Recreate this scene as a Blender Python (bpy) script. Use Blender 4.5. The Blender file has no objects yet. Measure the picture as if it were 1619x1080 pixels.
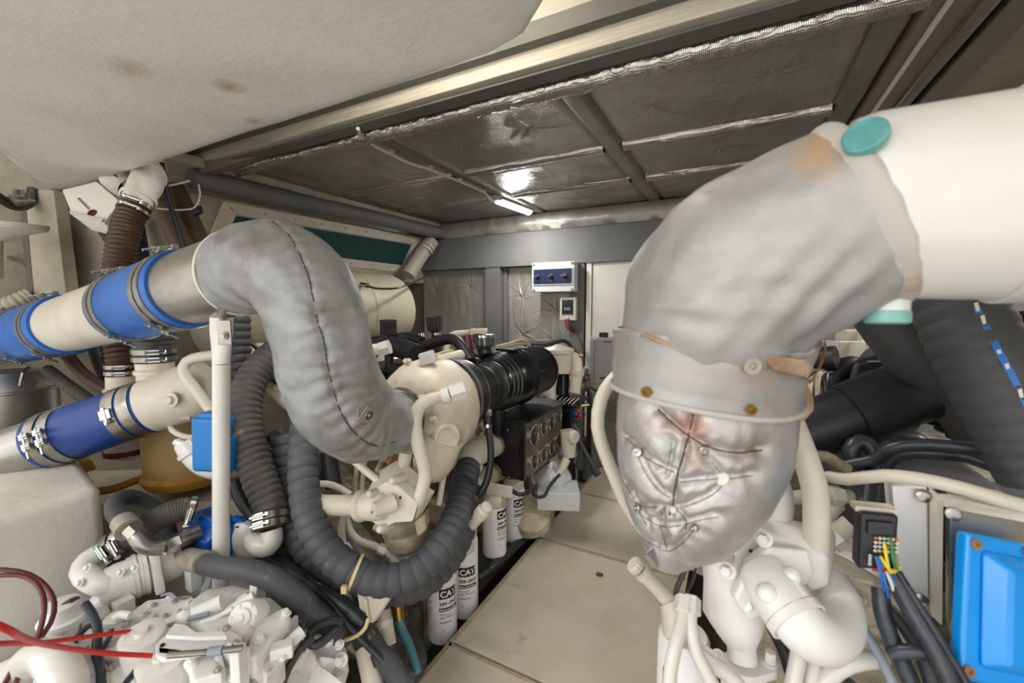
import bpy, bmesh, math, random
from mathutils import Vector, Matrix, noise
random.seed(7)
SC = bpy.context.scene
COL = SC.collection
PI = math.pi

# ------------------------------------------------------------------ camera
CAM_Z, YAW, PITCH, FPX = 1.15, math.radians(28.0), math.radians(4.95), 669.0
cam = bpy.data.cameras.new('camera')
cam.sensor_width = 36.0
cam.lens = 36.0 * FPX / 1619.0
cam.clip_start = 0.02
cam.dof.use_dof = True
cam.dof.focus_distance = 1.9
cam.dof.aperture_fstop = 4.0
cam_ob = bpy.data.objects.new('camera', cam)
COL.objects.link(cam_ob)
cam_ob.location = (0, 0, CAM_Z)
cam_ob.rotation_euler = (math.radians(90) - PITCH, 0, YAW)
SC.camera = cam_ob

# ------------------------------------------------------------------ world, lights, exposure
w = bpy.data.worlds.new('world'); SC.world = w; w.use_nodes = True
bg = w.node_tree.nodes['Background']
bg.inputs[0].default_value = (1.0, 0.98, 0.95, 1); bg.inputs[1].default_value = 1.1

def area(name, loc, rot, sx, sy, power, col=(1, 1, 1)):
    l = bpy.data.lights.new(name, 'AREA'); l.shape = 'RECTANGLE'; l.size = sx; l.size_y = sy
    l.energy = power; l.color = col
    o = bpy.data.objects.new(name, l); COL.objects.link(o); o.location = loc; o.rotation_euler = rot
    return o
area('aft_fill_light', (-1.2, -1.6, 2.0), (math.radians(57), 0, math.radians(-4)), 2.2, 1.4, 23, (1.0, 0.985, 0.96))  # soft fill added behind the camera; no companionway is built
area('starboard_fill_light', (1.35, 2.3, 1.93), (0, 0, 0), 0.6, 0.1, 20, (1.0, 0.98, 0.95))  # unseen light added out of frame to brighten the starboard side
area('hidden_beam_fill', (-0.85, 0.99, 2.14), (math.radians(-30), 0, 0), 0.7, 0.12, 9, (1.0, 0.98, 0.95))  # added light hidden behind the moulding, brightens engine and walkway from above
SC.view_settings.view_transform = 'Standard'
SC.view_settings.look = 'None'
SC.view_settings.gamma = 1.0
SC.view_settings.use_curve_mapping = False
SC.view_settings.exposure = 0.6

# ------------------------------------------------------------------ measuring: a sighting (pixel, distance) to a place in the room
_F = Vector((-math.sin(YAW), math.cos(YAW), 0)); _R = Vector((math.cos(YAW), math.sin(YAW), 0)); _Z = Vector((0, 0, 1))
_FW = _F * math.cos(PITCH) - _Z * math.sin(PITCH); _UP = _F * math.sin(PITCH) + _Z * math.cos(PITCH)
_C = Vector((0, 0, CAM_Z))
def _ray(x, y): return _FW + _R * ((x - 809.5) / FPX) - _UP * ((y - 540.0) / FPX)
def A(x, y, d): return _C + _ray(x, y) * d
def onX(x, y, v): r = _ray(x, y); return _C + r * (v / r.x)
def onY(x, y, v): r = _ray(x, y); return _C + r * (v / r.y)
def onZ(x, y, v): r = _ray(x, y); return _C + r * ((v - CAM_Z) / r.z)
def pl(ps, *d):
    """list of (x, y, d) -> points"""
    return [A(*p) for p in ps]

# ------------------------------------------------------------------ materials
def lin(h):
    h = h.lstrip('#'); c = [int(h[i:i + 2], 16) / 255 for i in (0, 2, 4)]
    return tuple((x / 12.92 if x <= 0.04045 else ((x + 0.055) / 1.055) ** 2.4) for x in c) + (1,)
MATS = {}
def mat(name, col, rough=0.5, metal=0.0, col2=None, vs=6.0, vr=(0.4, 0.65), bump=None, col3=None, vs3=2.5, vr3=(0.6, 0.7), emit=None, coat=0, spec=0.5, alpha=None, rvar=0.0, stretch=None):
    m = bpy.data.materials.new(name); m.use_nodes = True; nt = m.node_tree; N = nt.nodes; L = nt.links
    b = N['Principled BSDF']
    b.inputs['Base Color'].default_value = lin(col); b.inputs['Roughness'].default_value = rough
    b.inputs['Metallic'].default_value = metal; b.inputs['Specular IOR Level'].default_value = spec
    if coat: b.inputs['Coat Weight'].default_value = coat; b.inputs['Coat Roughness'].default_value = 0.15
    g = N.new('ShaderNodeNewGeometry'); src = g.outputs['Position']
    if stretch:
        mp = N.new('ShaderNodeMapping'); mp.inputs['Scale'].default_value = stretch
        L.new(src, mp.inputs['Vector']); src = mp.outputs[0]
    def nz(scale, detail=5):
        n = N.new('ShaderNodeTexNoise'); n.inputs['Scale'].default_value = scale; n.inputs['Detail'].default_value = detail
        n.inputs['Roughness'].default_value = 0.65
        L.new(src, n.inputs['Vector']); return n.outputs[0]
    def ramp(o, lo, hi):
        r = N.new('ShaderNodeMapRange'); r.inputs[1].default_value = lo; r.inputs[2].default_value = hi; L.new(o, r.inputs[0]); return r.outputs[0]
    cur = None
    for c2, s, vrr in ((col2, vs, vr), (col3, vs3, vr3)):
        if c2:
            mx = N.new('ShaderNodeMix'); mx.data_type = 'RGBA'
            if cur is None: mx.inputs[6].default_value = lin(col)
            else: L.new(cur, mx.inputs[6])
            mx.inputs[7].default_value = lin(c2); L.new(ramp(nz(s, 8), *vrr), mx.inputs[0]); cur = mx.outputs[2]
    if cur is not None: L.new(cur, b.inputs['Base Color'])
    if rvar:
        r = N.new('ShaderNodeMapRange'); r.inputs[3].default_value = rough - rvar; r.inputs[4].default_value = rough + rvar
        L.new(nz(14), r.inputs[0]); L.new(r.outputs[0], b.inputs['Roughness'])
    if bump:
        prev = None
        for s, st, dist in ([bump] if not isinstance(bump, list) else bump):
            bn = N.new('ShaderNodeBump'); bn.inputs['Strength'].default_value = st; bn.inputs['Distance'].default_value = dist
            L.new(nz(s), bn.inputs['Height'])
            if prev is not None: L.new(prev, bn.inputs['Normal'])
            prev = bn.outputs[0]
        L.new(prev, b.inputs['Normal'])
    if emit:
        b.inputs['Emission Color'].default_value = lin(emit[0]); b.inputs['Emission Strength'].default_value = emit[1]
    if alpha is not None: b.inputs['Alpha'].default_value = alpha
    MATS[name] = m
    return m

def foil_mat(name, base, rough, axes, pitch=0.006, tint=None, wrinkle=0.35, metal=0.85):
    """reinforced foil: metal with a fine scrim grid and soft wrinkles"""
    m = mat(name, base, rough, metal, col2=tint, vs=3.0, vr=(0.45, 0.7))
    nt = m.node_tree; N = nt.nodes; L = nt.links; b = N['Principled BSDF']
    g = N.new('ShaderNodeNewGeometry'); sp = N.new('ShaderNodeSeparateXYZ'); L.new(g.outputs['Position'], sp.inputs[0])
    hs = []
    for ax in axes:
        mu = N.new('ShaderNodeMath'); mu.operation = 'MULTIPLY'; mu.inputs[1].default_value = 2 * PI / pitch; L.new(sp.outputs['XYZ'.index(ax)], mu.inputs[0])
        s = N.new('ShaderNodeMath'); s.operation = 'SINE'; L.new(mu.outputs[0], s.inputs[0])
        p = N.new('ShaderNodeMath'); p.operation = 'POWER'; p.inputs[1].default_value = 4; L.new(s.outputs[0], p.inputs[0]); hs.append(p.outputs[0])
    mx = N.new('ShaderNodeMath'); mx.operation = 'MAXIMUM'; L.new(hs[0], mx.inputs[0]); L.new(hs[1], mx.inputs[1])
    b1 = N.new('ShaderNodeBump'); b1.inputs['Strength'].default_value = 0.5; b1.inputs['Distance'].default_value = 0.0015; L.new(mx.outputs[0], b1.inputs['Height'])
    old = b.inputs['Base Color'].links[0].from_socket if b.inputs['Base Color'].links else None
    gm = N.new('ShaderNodeMix'); gm.data_type = 'RGBA'; gm.blend_type = 'MULTIPLY'; gm.inputs[7].default_value = (0.34, 0.33, 0.31, 1)
    if old: L.new(old, gm.inputs[6])
    sc_ = N.new('ShaderNodeMath'); sc_.operation = 'MULTIPLY'; sc_.inputs[1].default_value = 0.75; L.new(mx.outputs[0], sc_.inputs[0]); L.new(sc_.outputs[0], gm.inputs[0]); L.new(gm.outputs[2], b.inputs['Base Color'])
    n = N.new('ShaderNodeTexNoise'); n.inputs['Scale'].default_value = 9; n.inputs['Detail'].default_value = 6; n.inputs['Distortion'].default_value = 0.6
    L.new(g.outputs['Position'], n.inputs['Vector'])
    b2 = N.new('ShaderNodeBump'); b2.inputs['Strength'].default_value = wrinkle; b2.inputs['Distance'].default_value = 0.02
    L.new(n.outputs[0], b2.inputs['Height']); L.new(b1.outputs[0], b2.inputs['Normal']); L.new(b2.outputs[0], b.inputs['Normal'])
    return m

def cloth_stain(name, base, c2, c3, rough=0.55, vs=3.5, vr=(0.45, 0.75), vr3=(0.62, 0.75), vs3=5.0):
    return mat(name, base, rough, 0.25, col2=c2, vs=vs, vr=vr, col3=c3, vs3=vs3, vr3=vr3, bump=[(220, 0.15, 0.001), (14, 0.35, 0.012)])

mat('gelcoat', '#e3dfd6', 0.5, col2='#dad4c8', vs=3, bump=[(9, 0.25, 0.012), (45, 0.3, 0.005)], col3='#b39a74', vs3=3.2, vr3=(0.7, 0.8))
mat('hull', '#b4ac9a', 0.6, col2='#9c937f', vs=4, bump=[(35, 0.4, 0.01)])
mat('tankcream', '#b9b199', 0.5, col2='#aea58c', vs=3)
mat('beam', '#b9b3a4', 0.55, col2='#a39c8c', vs=5, stretch=(1, 30, 30), bump=[(6, 0.25, 0.004)])
mat('beam_taupe', '#887e70', 0.45, 0.2, col2='#7b7163', vs=5)
mat('beam_brown', '#94887a', 0.55, col2='#7f705f', vs=5)
mat('greypaint', '#6a6a68', 0.62, col2='#747470', vs=4)
mat('greydark', '#5c5a55', 0.5, col2='#6a675f', vs=6)
mat('walkway', '#cac0af', 0.36, col2='#beb29f', vs=4, col3='#a08f78', vs3=7, vr3=(0.62, 0.75), bump=[(300, 0.12, 0.001)])
mat('walk_edge', '#b0a28b', 0.5, col2='#9a8a72', vs=12)
mat('bilge', '#6e6556', 0.7, col2='#4f483d', vs=5)
mat('doorwhite', '#d9d8cf', 0.45, col2='#cfcdc2', vs=3)
foil_mat('foil_ceiling', '#cfcbc2', 0.2, 'XY', 0.012, '#b9b4a9', 0.45, 0.68)
foil_mat('foil_wall', '#cfccc3', 0.3, 'XZ', 0.016, '#bcb7ab', 0.1, 0.5)
foil_mat('foil_bright', '#e2dfd8', 0.13, 'XY', 0.011, '#cfcbc2', 0.5, 0.9)
foil_mat('foil_tape', '#bbb6aa', 0.32, 'XY', 0.011, '#a39d8f', 0.2)
mat('cream', '#ccc5b7', 0.42, col2='#beb5a4', vs=7, bump=[(60, 0.12, 0.002)], col3='#b49a77', vs3=9, vr3=(0.7, 0.82))
mat('turbocream', '#cbc2b1', 0.42, col2='#ada08a', vs=6, vr=(0.42, 0.7), col3='#8d775a', vs3=12, vr3=(0.62, 0.78), bump=[(50, 0.15, 0.003)])
mat('creamdirty', '#bcb199', 0.55, col2='#7d715b', vs=9, bump=[(60, 0.3, 0.004)], col3='#6d5a43', vs3=15, vr3=(0.55, 0.7))
mat('block', '#7f7664', 0.6, col2='#4c453a', vs=10, bump=[(40, 0.4, 0.006)], col3='#a39a86', vs3=18, vr3=(0.55, 0.7))
mat('castwhite', '#e4e3e0', 0.38, col2='#d9d7d2', vs=8, bump=[(50, 0.15, 0.002)], col3='#b3aa9b', vs3=14, vr3=(0.7, 0.8))
mat('gearwhite', '#e6e6e4', 0.38, col2='#d9d8d4', vs=8, bump=[(45, 0.25, 0.004)], col3='#a89f8e', vs3=16, vr3=(0.66, 0.76))
mat('gearworn', '#dedddA', 0.45, col2='#c6c2ba', vs=14, bump=[(60, 0.5, 0.005)], col3='#81786b', vs3=24, vr3=(0.62, 0.72))
mat('whitepaint', '#d6d4cd', 0.3, col2='#cdcac2', vs=5, coat=0.2)
mat('whiteplastic', '#dedcd4', 0.4)
mat('steel', '#a7a39b', 0.3, 0.95, col2='#7f786d', vs=6, vr=(0.45, 0.7), rvar=0.1)
mat('brushed', '#b9b7b2', 0.34, 0.9, col2='#9b9891', vs=5, rvar=0.08)
mat('chrome', '#d0cfca', 0.15, 1.0)
mat('clampband', '#a9a59b', 0.3, 0.9, col2='#8b8475', vs=25)
mat('blue_hose', '#1861b0', 0.42, col2='#14529a', vs=6, col3='#4a83c0', vs3=22, vr3=(0.62, 0.75), stretch=(1, 1, 1))
mat('navy_hose', '#193f86', 0.36, col2='#143372', vs=5, col3='#3d62a8', vs3=18, vr3=(0.66, 0.78))
mat('blue_paint', '#0f5bb4', 0.25, col2='#0d4c9c', vs=8, coat=0.4)
mat('ecu_blue', '#008fe2', 0.3, col2='#0084d4', vs=4, coat=0.3)
mat('box_blue', '#0f74c0', 0.4, col2='#0d68b0', vs=6)
mat('rubber', '#3a3a3c', 0.6, col2='#4c4b4b', vs=8, bump=[(120, 0.2, 0.001)], col3='#6c6962', vs3=20, vr3=(0.62, 0.78))
mat('rubber_grey', '#424246', 0.6, col2='#4f5053', vs=6, bump=[(150, 0.2, 0.001)], col3='#7d7c79', vs3=16, vr3=(0.62, 0.78))
mat('rubber_dust', '#3e3b37', 0.65, col2='#4c4740', vs=8, bump=[(120, 0.25, 0.001)], col3='#7a705f', vs3=18, vr3=(0.58, 0.75))
mat('rubber_black', '#1d1d1e', 0.45, col2='#2a2a2a', vs=8)
mat('black_gloss', '#101011', 0.22, col2='#17171a', vs=6)
mat('black_panel', '#17171a', 0.42, col2='#202023', vs=9)
mat('black_void', '#0c0b0a', 0.8)
mat('brown_hose', '#4a3222', 0.5, col2='#38261a', vs=8, col3='#6d5236', vs3=12, vr3=(0.6, 0.75))
mat('brown_pipe', '#6a5c48', 0.5, 0.3, col2='#4d4232', vs=7)
mat('tan', '#a58a57', 0.5, col2='#9a7f4e', vs=4)
mat('yellow_hose', '#b5832a', 0.5, col2='#8f6522', vs=9)
mat('jacket', '#979897', 0.5, 0.3, col2='#787672', vs=7, vr=(0.42, 0.68), col3='#6b6157', vs3=9, vr3=(0.54, 0.74), bump=[(260, 0.12, 0.001), (16, 0.3, 0.01)])
mat('jacket_near', '#a5a3a0', 0.5, 0.3, col2='#908d88', vs=5, vr=(0.45, 0.7), col3='#94806c', vs3=4.5, vr3=(0.66, 0.8), bump=[(320, 0.12, 0.001), (18, 0.3, 0.008)])
mat('jacket_quilt', '#b0aeab', 0.36, 0.4, col2='#9a958f', vs=8, vr=(0.45, 0.7), col3='#9a7258', vs3=7, vr3=(0.62, 0.75), bump=[(320, 0.12, 0.001), (30, 0.4, 0.006)])
mat('stitch_crease_shade', '#45403c', 0.8)
mat('rim', '#b3aea6', 0.65, col2='#a98a68', vs=9, vr=(0.55, 0.75), bump=[(60, 0.5, 0.004)])
mat('scorched', '#b39a80', 0.7, col2='#86603f', vs=14, vr=(0.4, 0.65), bump=[(60, 0.5, 0.004)])
mat('crimp', '#a29b90', 0.5, 0.3, col2='#8b7862', vs=22, vr=(0.5, 0.7), bump=[(90, 0.5, 0.003)])
mat('rust', '#9c6f45', 0.75, col2='#7a5433', vs=30, bump=[(90, 0.6, 0.003)])
mat('turquoise', '#3f8583', 0.35, col2='#62a19c', vs=12)
mat('mint', '#86b8b0', 0.4, col2='#6fa59d', vs=12)
mat('red_cable', '#c4231f', 0.38)
mat('maroon', '#5a2024', 0.42)
mat('wire_black', '#1b1c1f', 0.42, col2='#2e3034', vs=20)
mat('tape', '#20242a', 0.35, col2='#39404a', vs=30)
mat('wire_white', '#d6d2c6', 0.45)
mat('wire_teal', '#4f7f88', 0.5)
mat('wire_red', '#a5272a', 0.45)
mat('wire_yellow', '#d8c22e', 0.45)
mat('wire_green', '#2f7d4a', 0.45)
mat('wire_blue', '#2b6bb8', 0.45)
mat('grey_tube', '#8b949c', 0.45)
mat('tie', '#c9b98c', 0.5)
mat('brass', '#a8843f', 0.35, 0.9)
mat('filterwhite', '#dcdcda', 0.3, coat=0.2)
mat('ink', '#1b1b1b', 0.5)
mat('inkwhite', '#e8e8e6', 0.5)
mat('inkgrey', '#77777a', 0.5)
mat('vent_green', '#16433f', 0.7, col2='#10332f', vs=60, bump=[(300, 0.4, 0.002)])
mat('gauge_plate', '#8a8474', 0.35, 0.7, col2='#78725f', vs=8)
mat('gauge_face', '#1c1a18', 0.3)
mat('gauge_needle', '#d0602c', 0.4)
mat('jug', '#918f8e', 0.4, col2='#878584', vs=4)
mat('boxgrey', '#c9cbcc', 0.4)
mat('navy_panel', '#1c2748', 0.35)
mat('glass_dark', '#2a2b2a', 0.12)
mat('lamp_lens', '#ffffff', 0.3, emit=('#ffffff', 22.0))
mat('lamp_housing', '#b8b6ae', 0.4, 0.2)
mat('bolt', '#bab5a8', 0.4, 0.3, col2='#98907f', vs=40)
mat('plug_red', '#c22c22', 0.4)
mat('plug_orange', '#c97a20', 0.4)
mat('plug_blue', '#2a5f9c', 0.4)
mat('wood', '#5b4733', 0.6, col2='#47372a', vs=6)
mat('clear', '#6f7476', 0.08, 0.6)
M = MATS
def add_stains(name, spots):
    """stains of a material at fixed places: (centre, (rx, ry, rz), colour, strength)"""
    m = MATS[name]; N = m.node_tree.nodes; L = m.node_tree.links; b = N['Principled BSDF']
    g = N.new('ShaderNodeNewGeometry'); n = N.new('ShaderNodeTexNoise'); n.inputs['Scale'].default_value = 22; n.inputs['Detail'].default_value = 7; L.new(g.outputs['Position'], n.inputs['Vector'])
    for c, r, col, st in spots:
        sb = N.new('ShaderNodeVectorMath'); sb.operation = 'SUBTRACT'; sb.inputs[1].default_value = tuple(c); L.new(g.outputs['Position'], sb.inputs[0])
        dv = N.new('ShaderNodeVectorMath'); dv.operation = 'DIVIDE'; dv.inputs[1].default_value = tuple(r); L.new(sb.outputs[0], dv.inputs[0])
        ln = N.new('ShaderNodeVectorMath'); ln.operation = 'LENGTH'; L.new(dv.outputs[0], ln.inputs[0])
        ad = N.new('ShaderNodeMath'); ad.operation = 'ADD'; L.new(ln.outputs['Value'], ad.inputs[0]); L.new(n.outputs[0], ad.inputs[1])
        mr = N.new('ShaderNodeMapRange'); mr.inputs[1].default_value = 1.6; mr.inputs[2].default_value = 0.6; mr.inputs[3].default_value = 0; mr.inputs[4].default_value = st; L.new(ad.outputs[0], mr.inputs[0])
        mx = N.new('ShaderNodeMix'); mx.data_type = 'RGBA'; mx.inputs[7].default_value = lin(col); L.new(mr.outputs[0], mx.inputs[0])
        if b.inputs['Base Color'].links: L.new(b.inputs['Base Color'].links[0].from_socket, mx.inputs[6])
        else: mx.inputs[6].default_value = b.inputs['Base Color'].default_value
        L.new(mx.outputs[2], b.inputs['Base Color'])

# ------------------------------------------------------------------ mesh building
def basis(ax):
    ax = Vector(ax).normalized()
    t = Vector((0, 0, 1)) if abs(ax.z) < 0.9 else Vector((1, 0, 0))
    u = t.cross(ax).normalized(); return u, ax.cross(u).normalized(), ax

def smooth_path(pts, step):
    """Catmull-Rom through pts (Vector or (Vector, r)); returns [(pos, r)]"""
    P = [p[0] for p in pts]; Rr = [p[1] for p in pts]
    if len(P) == 2:
        n = max(1, int((P[1] - P[0]).length / step))
        return [(P[0].lerp(P[1], i / n), Rr[0] + (Rr[1] - Rr[0]) * i / n) for i in range(n + 1)]
    out = []
    for i in range(len(P) - 1):
        p0 = P[i - 1] if i else P[0] * 2 - P[1]; p1 = P[i]; p2 = P[i + 1]; p3 = P[i + 2] if i + 2 < len(P) else P[-1] * 2 - P[-2]
        t0 = 0; t1 = t0 + max(1e-5, (p1 - p0).length) ** 0.5; t2 = t1 + max(1e-5, (p2 - p1).length) ** 0.5; t3 = t2 + max(1e-5, (p3 - p2).length) ** 0.5
        n = max(2, int((p2 - p1).length / step))
        for k in range(n):
            t = t1 + (t2 - t1) * k / n
            a1 = p0 * ((t1 - t) / (t1 - t0)) + p1 * ((t - t0) / (t1 - t0))
            a2 = p1 * ((t2 - t) / (t2 - t1)) + p2 * ((t - t1) / (t2 - t1))
            a3 = p2 * ((t3 - t) / (t3 - t2)) + p3 * ((t - t2) / (t3 - t2))
            b1 = a1 * ((t2 - t) / (t2 - t0)) + a2 * ((t - t0) / (t2 - t0))
            b2 = a2 * ((t3 - t) / (t3 - t1)) + a3 * ((t - t1) / (t3 - t1))
            out.append((b1 * ((t2 - t) / (t2 - t1)) + b2 * ((t - t1) / (t2 - t1)), Rr[i] + (Rr[i + 1] - Rr[i]) * k / n))
    out.append((P[-1], Rr[-1]))
    return out

class MB:
    def __init__(s): s.v = []; s.f = []
    def add(s, v, f):
        o = len(s.v); s.v += [Vector(x) for x in v]; s.f += [tuple(i + o for i in q) for q in f]; return s
    def rings(s, rings, cap0=True, cap1=True, closed=True):
        n = len(rings[0]); o = len(s.v)
        for r in rings: s.v += r
        for i in range(len(rings) - 1):
            for k in range(n if closed else n - 1):
                a = o + i * n + k; b = o + i * n + (k + 1) % n
                s.f.append((a, b, b + n, a + n))
        if cap0: s.f.append(tuple(o + k for k in reversed(range(n))))
        if cap1: s.f.append(tuple(o + (len(rings) - 1) * n + k for k in range(n)))
        return s
    def tube(s, pts, r, seg=14, step=0.02, rib=None, caps=True, flat=None, smooth=True):
        """rib=(pitch, depth): corrugation; flat=(sx) squash of one axis"""
        if isinstance(r, (int, float)): r = [r] * len(pts)
        q = [(Vector(p), rr) for p, rr in zip(pts, r)]
        if rib: step = min(step, rib[0] / 6)
        path = smooth_path(q, step) if smooth else q
        ts = []
        for i in range(len(path)):
            a = path[max(0, i - 1)][0]; b = path[min(len(path) - 1, i + 1)][0]
            d = b - a; ts.append(d.normalized() if d.length > 1e-9 else (ts[-1] if ts else Vector((0, 0, 1))))
        u, v, _ = basis(ts[0]); L = 0; R = []
        for i, (p, rr) in enumerate(path):
            if i:
                ax = ts[i - 1].cross(ts[i])
                if ax.length > 1e-7:
                    rot = Matrix.Rotation(ts[i - 1].angle(ts[i]), 3, ax.normalized()); u = rot @ u; v = rot @ v
                L += (p - path[i - 1][0]).length
            if rib:
                ph = (L / rib[0]) % 1.0
                rr = rr - rib[1] * (0.5 + 0.5 * math.cos(2 * PI * ph)) ** (rib[2] if len(rib) > 2 else 3)
            R.append([p + u * (rr * math.cos(2 * PI * k / seg)) + v * (rr * (flat or 1) * math.sin(2 * PI * k / seg)) for k in range(seg)])
        return s.rings(R, caps, caps)
    def lathe(s, prof, o, ax, seg=24, caps=True):
        """prof: [(distance along axis, radius)]"""
        u, v, a = basis(ax); o = Vector(o)
        R = [[o + a * t + u * (r * math.cos(2 * PI * k / seg)) + v * (r * math.sin(2 * PI * k / seg)) for k in range(seg)] for t, r in prof]
        return s.rings(R, caps, caps)
    def cyl(s, o, ax, r, h, seg=20): return s.lathe([(0, r), (h, r)], o, ax, seg)
    def box(s, c, size, X=(1, 0, 0), Y=(0, 1, 0), Zv=None):
        X = Vector(X).normalized(); Y = Vector(Y); Y = (Y - X * Y.dot(X)).normalized(); Zv = X.cross(Y); c = Vector(c)
        a, b, d = [k / 2 for k in size]
        v = [c + X * (a * i) + Y * (b * j) + Zv * (d * k) for k in (-1, 1) for j in (-1, 1) for i in (-1, 1)]
        return s.add(v, [(0, 2, 3, 1), (4, 5, 7, 6), (0, 1, 5, 4), (2, 6, 7, 3), (0, 4, 6, 2), (1, 3, 7, 5)])
    def hull8(s, p):
        """eight corners: bottom quad then top quad"""
        return s.add(p, [(3, 2, 1, 0), (4, 5, 6, 7), (0, 1, 5, 4), (1, 2, 6, 5), (2, 3, 7, 6), (3, 0, 4, 7)])
    def slab(s, quad, t):
        """outline of world points (planar), given thickness vector"""
        n = len(quad); t = Vector(t); v = [Vector(q) for q in quad] + [Vector(q) + t for q in quad]
        f = [tuple(reversed(range(n))), tuple(range(n, 2 * n))] + [(i, (i + 1) % n, n + (i + 1) % n, n + i) for i in range(n)]
        return s.add(v, f)
    def prism(s, poly, o, u, v, t):
        o = Vector(o); u = Vector(u); v = Vector(v); return s.slab([o + u * a + v * b for a, b in poly], t)
    def ball(s, c, r, seg=14, ax=(0, 0, 1), sc=1.0):
        n = seg // 2; prof = [(-r * sc * math.cos(PI * i / n), max(1e-4, r * math.sin(PI * i / n))) for i in range(n + 1)]
        return s.lathe(prof, c, ax, seg, False)
    def hexa(s, o, ax, r, h, seg=6): return s.lathe([(0, r), (h * 0.85, r), (h, r * 0.88)], o, ax, seg)
    def bolt(s, o, ax, r, h=None):
        h = h or r * 1.1; ax = Vector(ax).normalized()
        s.lathe([(0, r * 1.5), (r * 0.25, r * 1.5)], o, ax, 12); return s.hexa(Vector(o) + ax * r * 0.25, ax, r, h)
    def band(s, c, ax, r, w, th=0.0025, seg=32):
        """hollow strap round an axis"""
        u, v, a = basis(ax); c = Vector(c)
        pr = [(-w / 2, r), (-w / 2, r + th), (w / 2, r + th), (w / 2, r), (-w / 2, r)]
        R = [[c + a * t + u * (q * math.cos(2 * PI * k / seg)) + v * (q * math.sin(2 * PI * k / seg)) for k in range(seg)] for t, q in pr]
        return s.rings(R, False, False)
    def build(s, name, m, parent=None, bev=0, seg=2, ang=35, disp=None, sub=0):
        if not s.v: return None
        c = sum(s.v, Vector()) / len(s.v)
        me = bpy.data.meshes.new(name); me.from_pydata([v - c for v in s.v], [], s.f); me.update()
        bm = bmesh.new(); bm.from_mesh(me)
        bmesh.ops.recalc_face_normals(bm, faces=bm.faces)
        if bev:
            ed = [e for e in bm.edges if len(e.link_faces) == 2 and e.calc_face_angle(0) > math.radians(28)]
            bmesh.ops.bevel(bm, geom=ed, offset=bev, segments=seg, profile=0.5, affect='EDGES', clamp_overlap=True)
        if sub:
            bmesh.ops.subdivide_edges(bm, edges=bm.edges, cuts=sub, use_grid_fill=True)
        if disp:
            bm.normal_update(); off = []
            for v in bm.verts:
                if callable(disp): off.append(v.normal * disp(v.co + c, v.normal)); continue
                q = (v.co + c) * disp[1]; off.append(v.normal * (disp[0] * (noise.noise(q) + 0.5 * noise.noise(q * 2.3))))
            for v, d in zip(bm.verts, off): v.co += d
        bm.to_mesh(me); bm.free()
        for p in me.polygons: p.use_smooth = True
        me.set_sharp_from_angle(angle=math.radians(ang))
        me.materials.append(M[m] if isinstance(m, str) else m)
        o = bpy.data.objects.new(name, me); COL.objects.link(o); o.location = c
        if bev and not disp:
            wn = o.modifiers.new('weighted_normals', 'WEIGHTED_NORMAL'); wn.keep_sharp = True; wn.weight = 100
        if parent is not None: o.parent = parent; o.location = c - wloc(parent)
        return o
def wloc(o):
    l = Vector(o.location)
    while o.parent: o = o.parent; l += o.location
    return l
ROOTS = []
def T(name, label, cat, group=None):
    o = bpy.data.objects.new(name, None); COL.objects.link(o); o.empty_display_size = 0.05
    o['label'] = label; o['category'] = cat
    if group: o['group'] = group
    ROOTS.append(o); return o
def tag(o, label, cat, group=None):
    o['label'] = label; o['category'] = cat
    if group: o['group'] = group
    return o
def S(o, label=None):
    o['kind'] = 'structure'
    if label: o['label'] = label
    return o
def Sroot(name, label):
    o = bpy.data.objects.new(name, None); COL.objects.link(o); o.empty_display_size = 0.05; o['kind'] = 'structure'; o['label'] = label; ROOTS.append(o); return o
def copy_tree(o, shift, parent=None):
    c = o.copy(); COL.objects.link(c); c.parent = parent
    if parent is None: c.location = Vector(o.location) + Vector(shift)
    for ch in list(o.children): copy_tree(ch, shift, c)
    if parent is None and o.type == 'EMPTY': ROOTS.append(c)
    return c

def hose_clamp(parent, c, ax, r, w=0.016, screw=(0, -1, 0.3), m='clampband', bolt=True):
    """steel band clamp with its tightening screw"""
    b = MB().band(c, ax, r, w, 0.003).build('hose_clamp', m, parent)
    if bolt:
        a = Vector(ax).normalized(); s = Vector(screw); s = (s - a * s.dot(a)).normalized(); t = a.cross(s)
        q = Vector(c) + s * (r + 0.007)
        mb = MB(); mb.box(q, (w * 0.9, 0.03, 0.011), a, t)
        mb.cyl(q - t * 0.022 + s * 0.003, t, 0.0055, 0.052, 10); mb.hexa(q + t * 0.026 + s * 0.003, t, 0.008, 0.008)
        mb.build('clamp_screw', 'chrome', b)
    return b
def tbolt_clamp(parent, c, ax, r, w=0.022, screw=(0, -1, 0.3)):
    """wide band clamp with a long T-bolt and nut"""
    b = MB().band(c, ax, r, w, 0.003).build('hose_clamp', 'clampband', parent)
    a = Vector(ax).normalized(); s = Vector(screw); s = (s - a * s.dot(a)).normalized(); t = a.cross(s)
    q = Vector(c) + s * (r + 0.012)
    mb = MB(); mb.cyl(q - t * 0.016, a * 1.0, 0.006, w * 0.5, 10).cyl(q + t * 0.016, a, 0.006, w * 0.5, 10)
    mb.cyl(q - t * 0.03, t, 0.0035, 0.085, 8); mb.hexa(q + t * 0.024, t, 0.007, 0.009)
    mb.box(q - t * 0.016 - s * 0.004, (w * 0.8, 0.018, 0.01), a, t).box(q + t * 0.016 - s * 0.004, (w * 0.8, 0.018, 0.01), a, t)
    mb.build('clamp_bolt', 'chrome', b)
    return b
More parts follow.
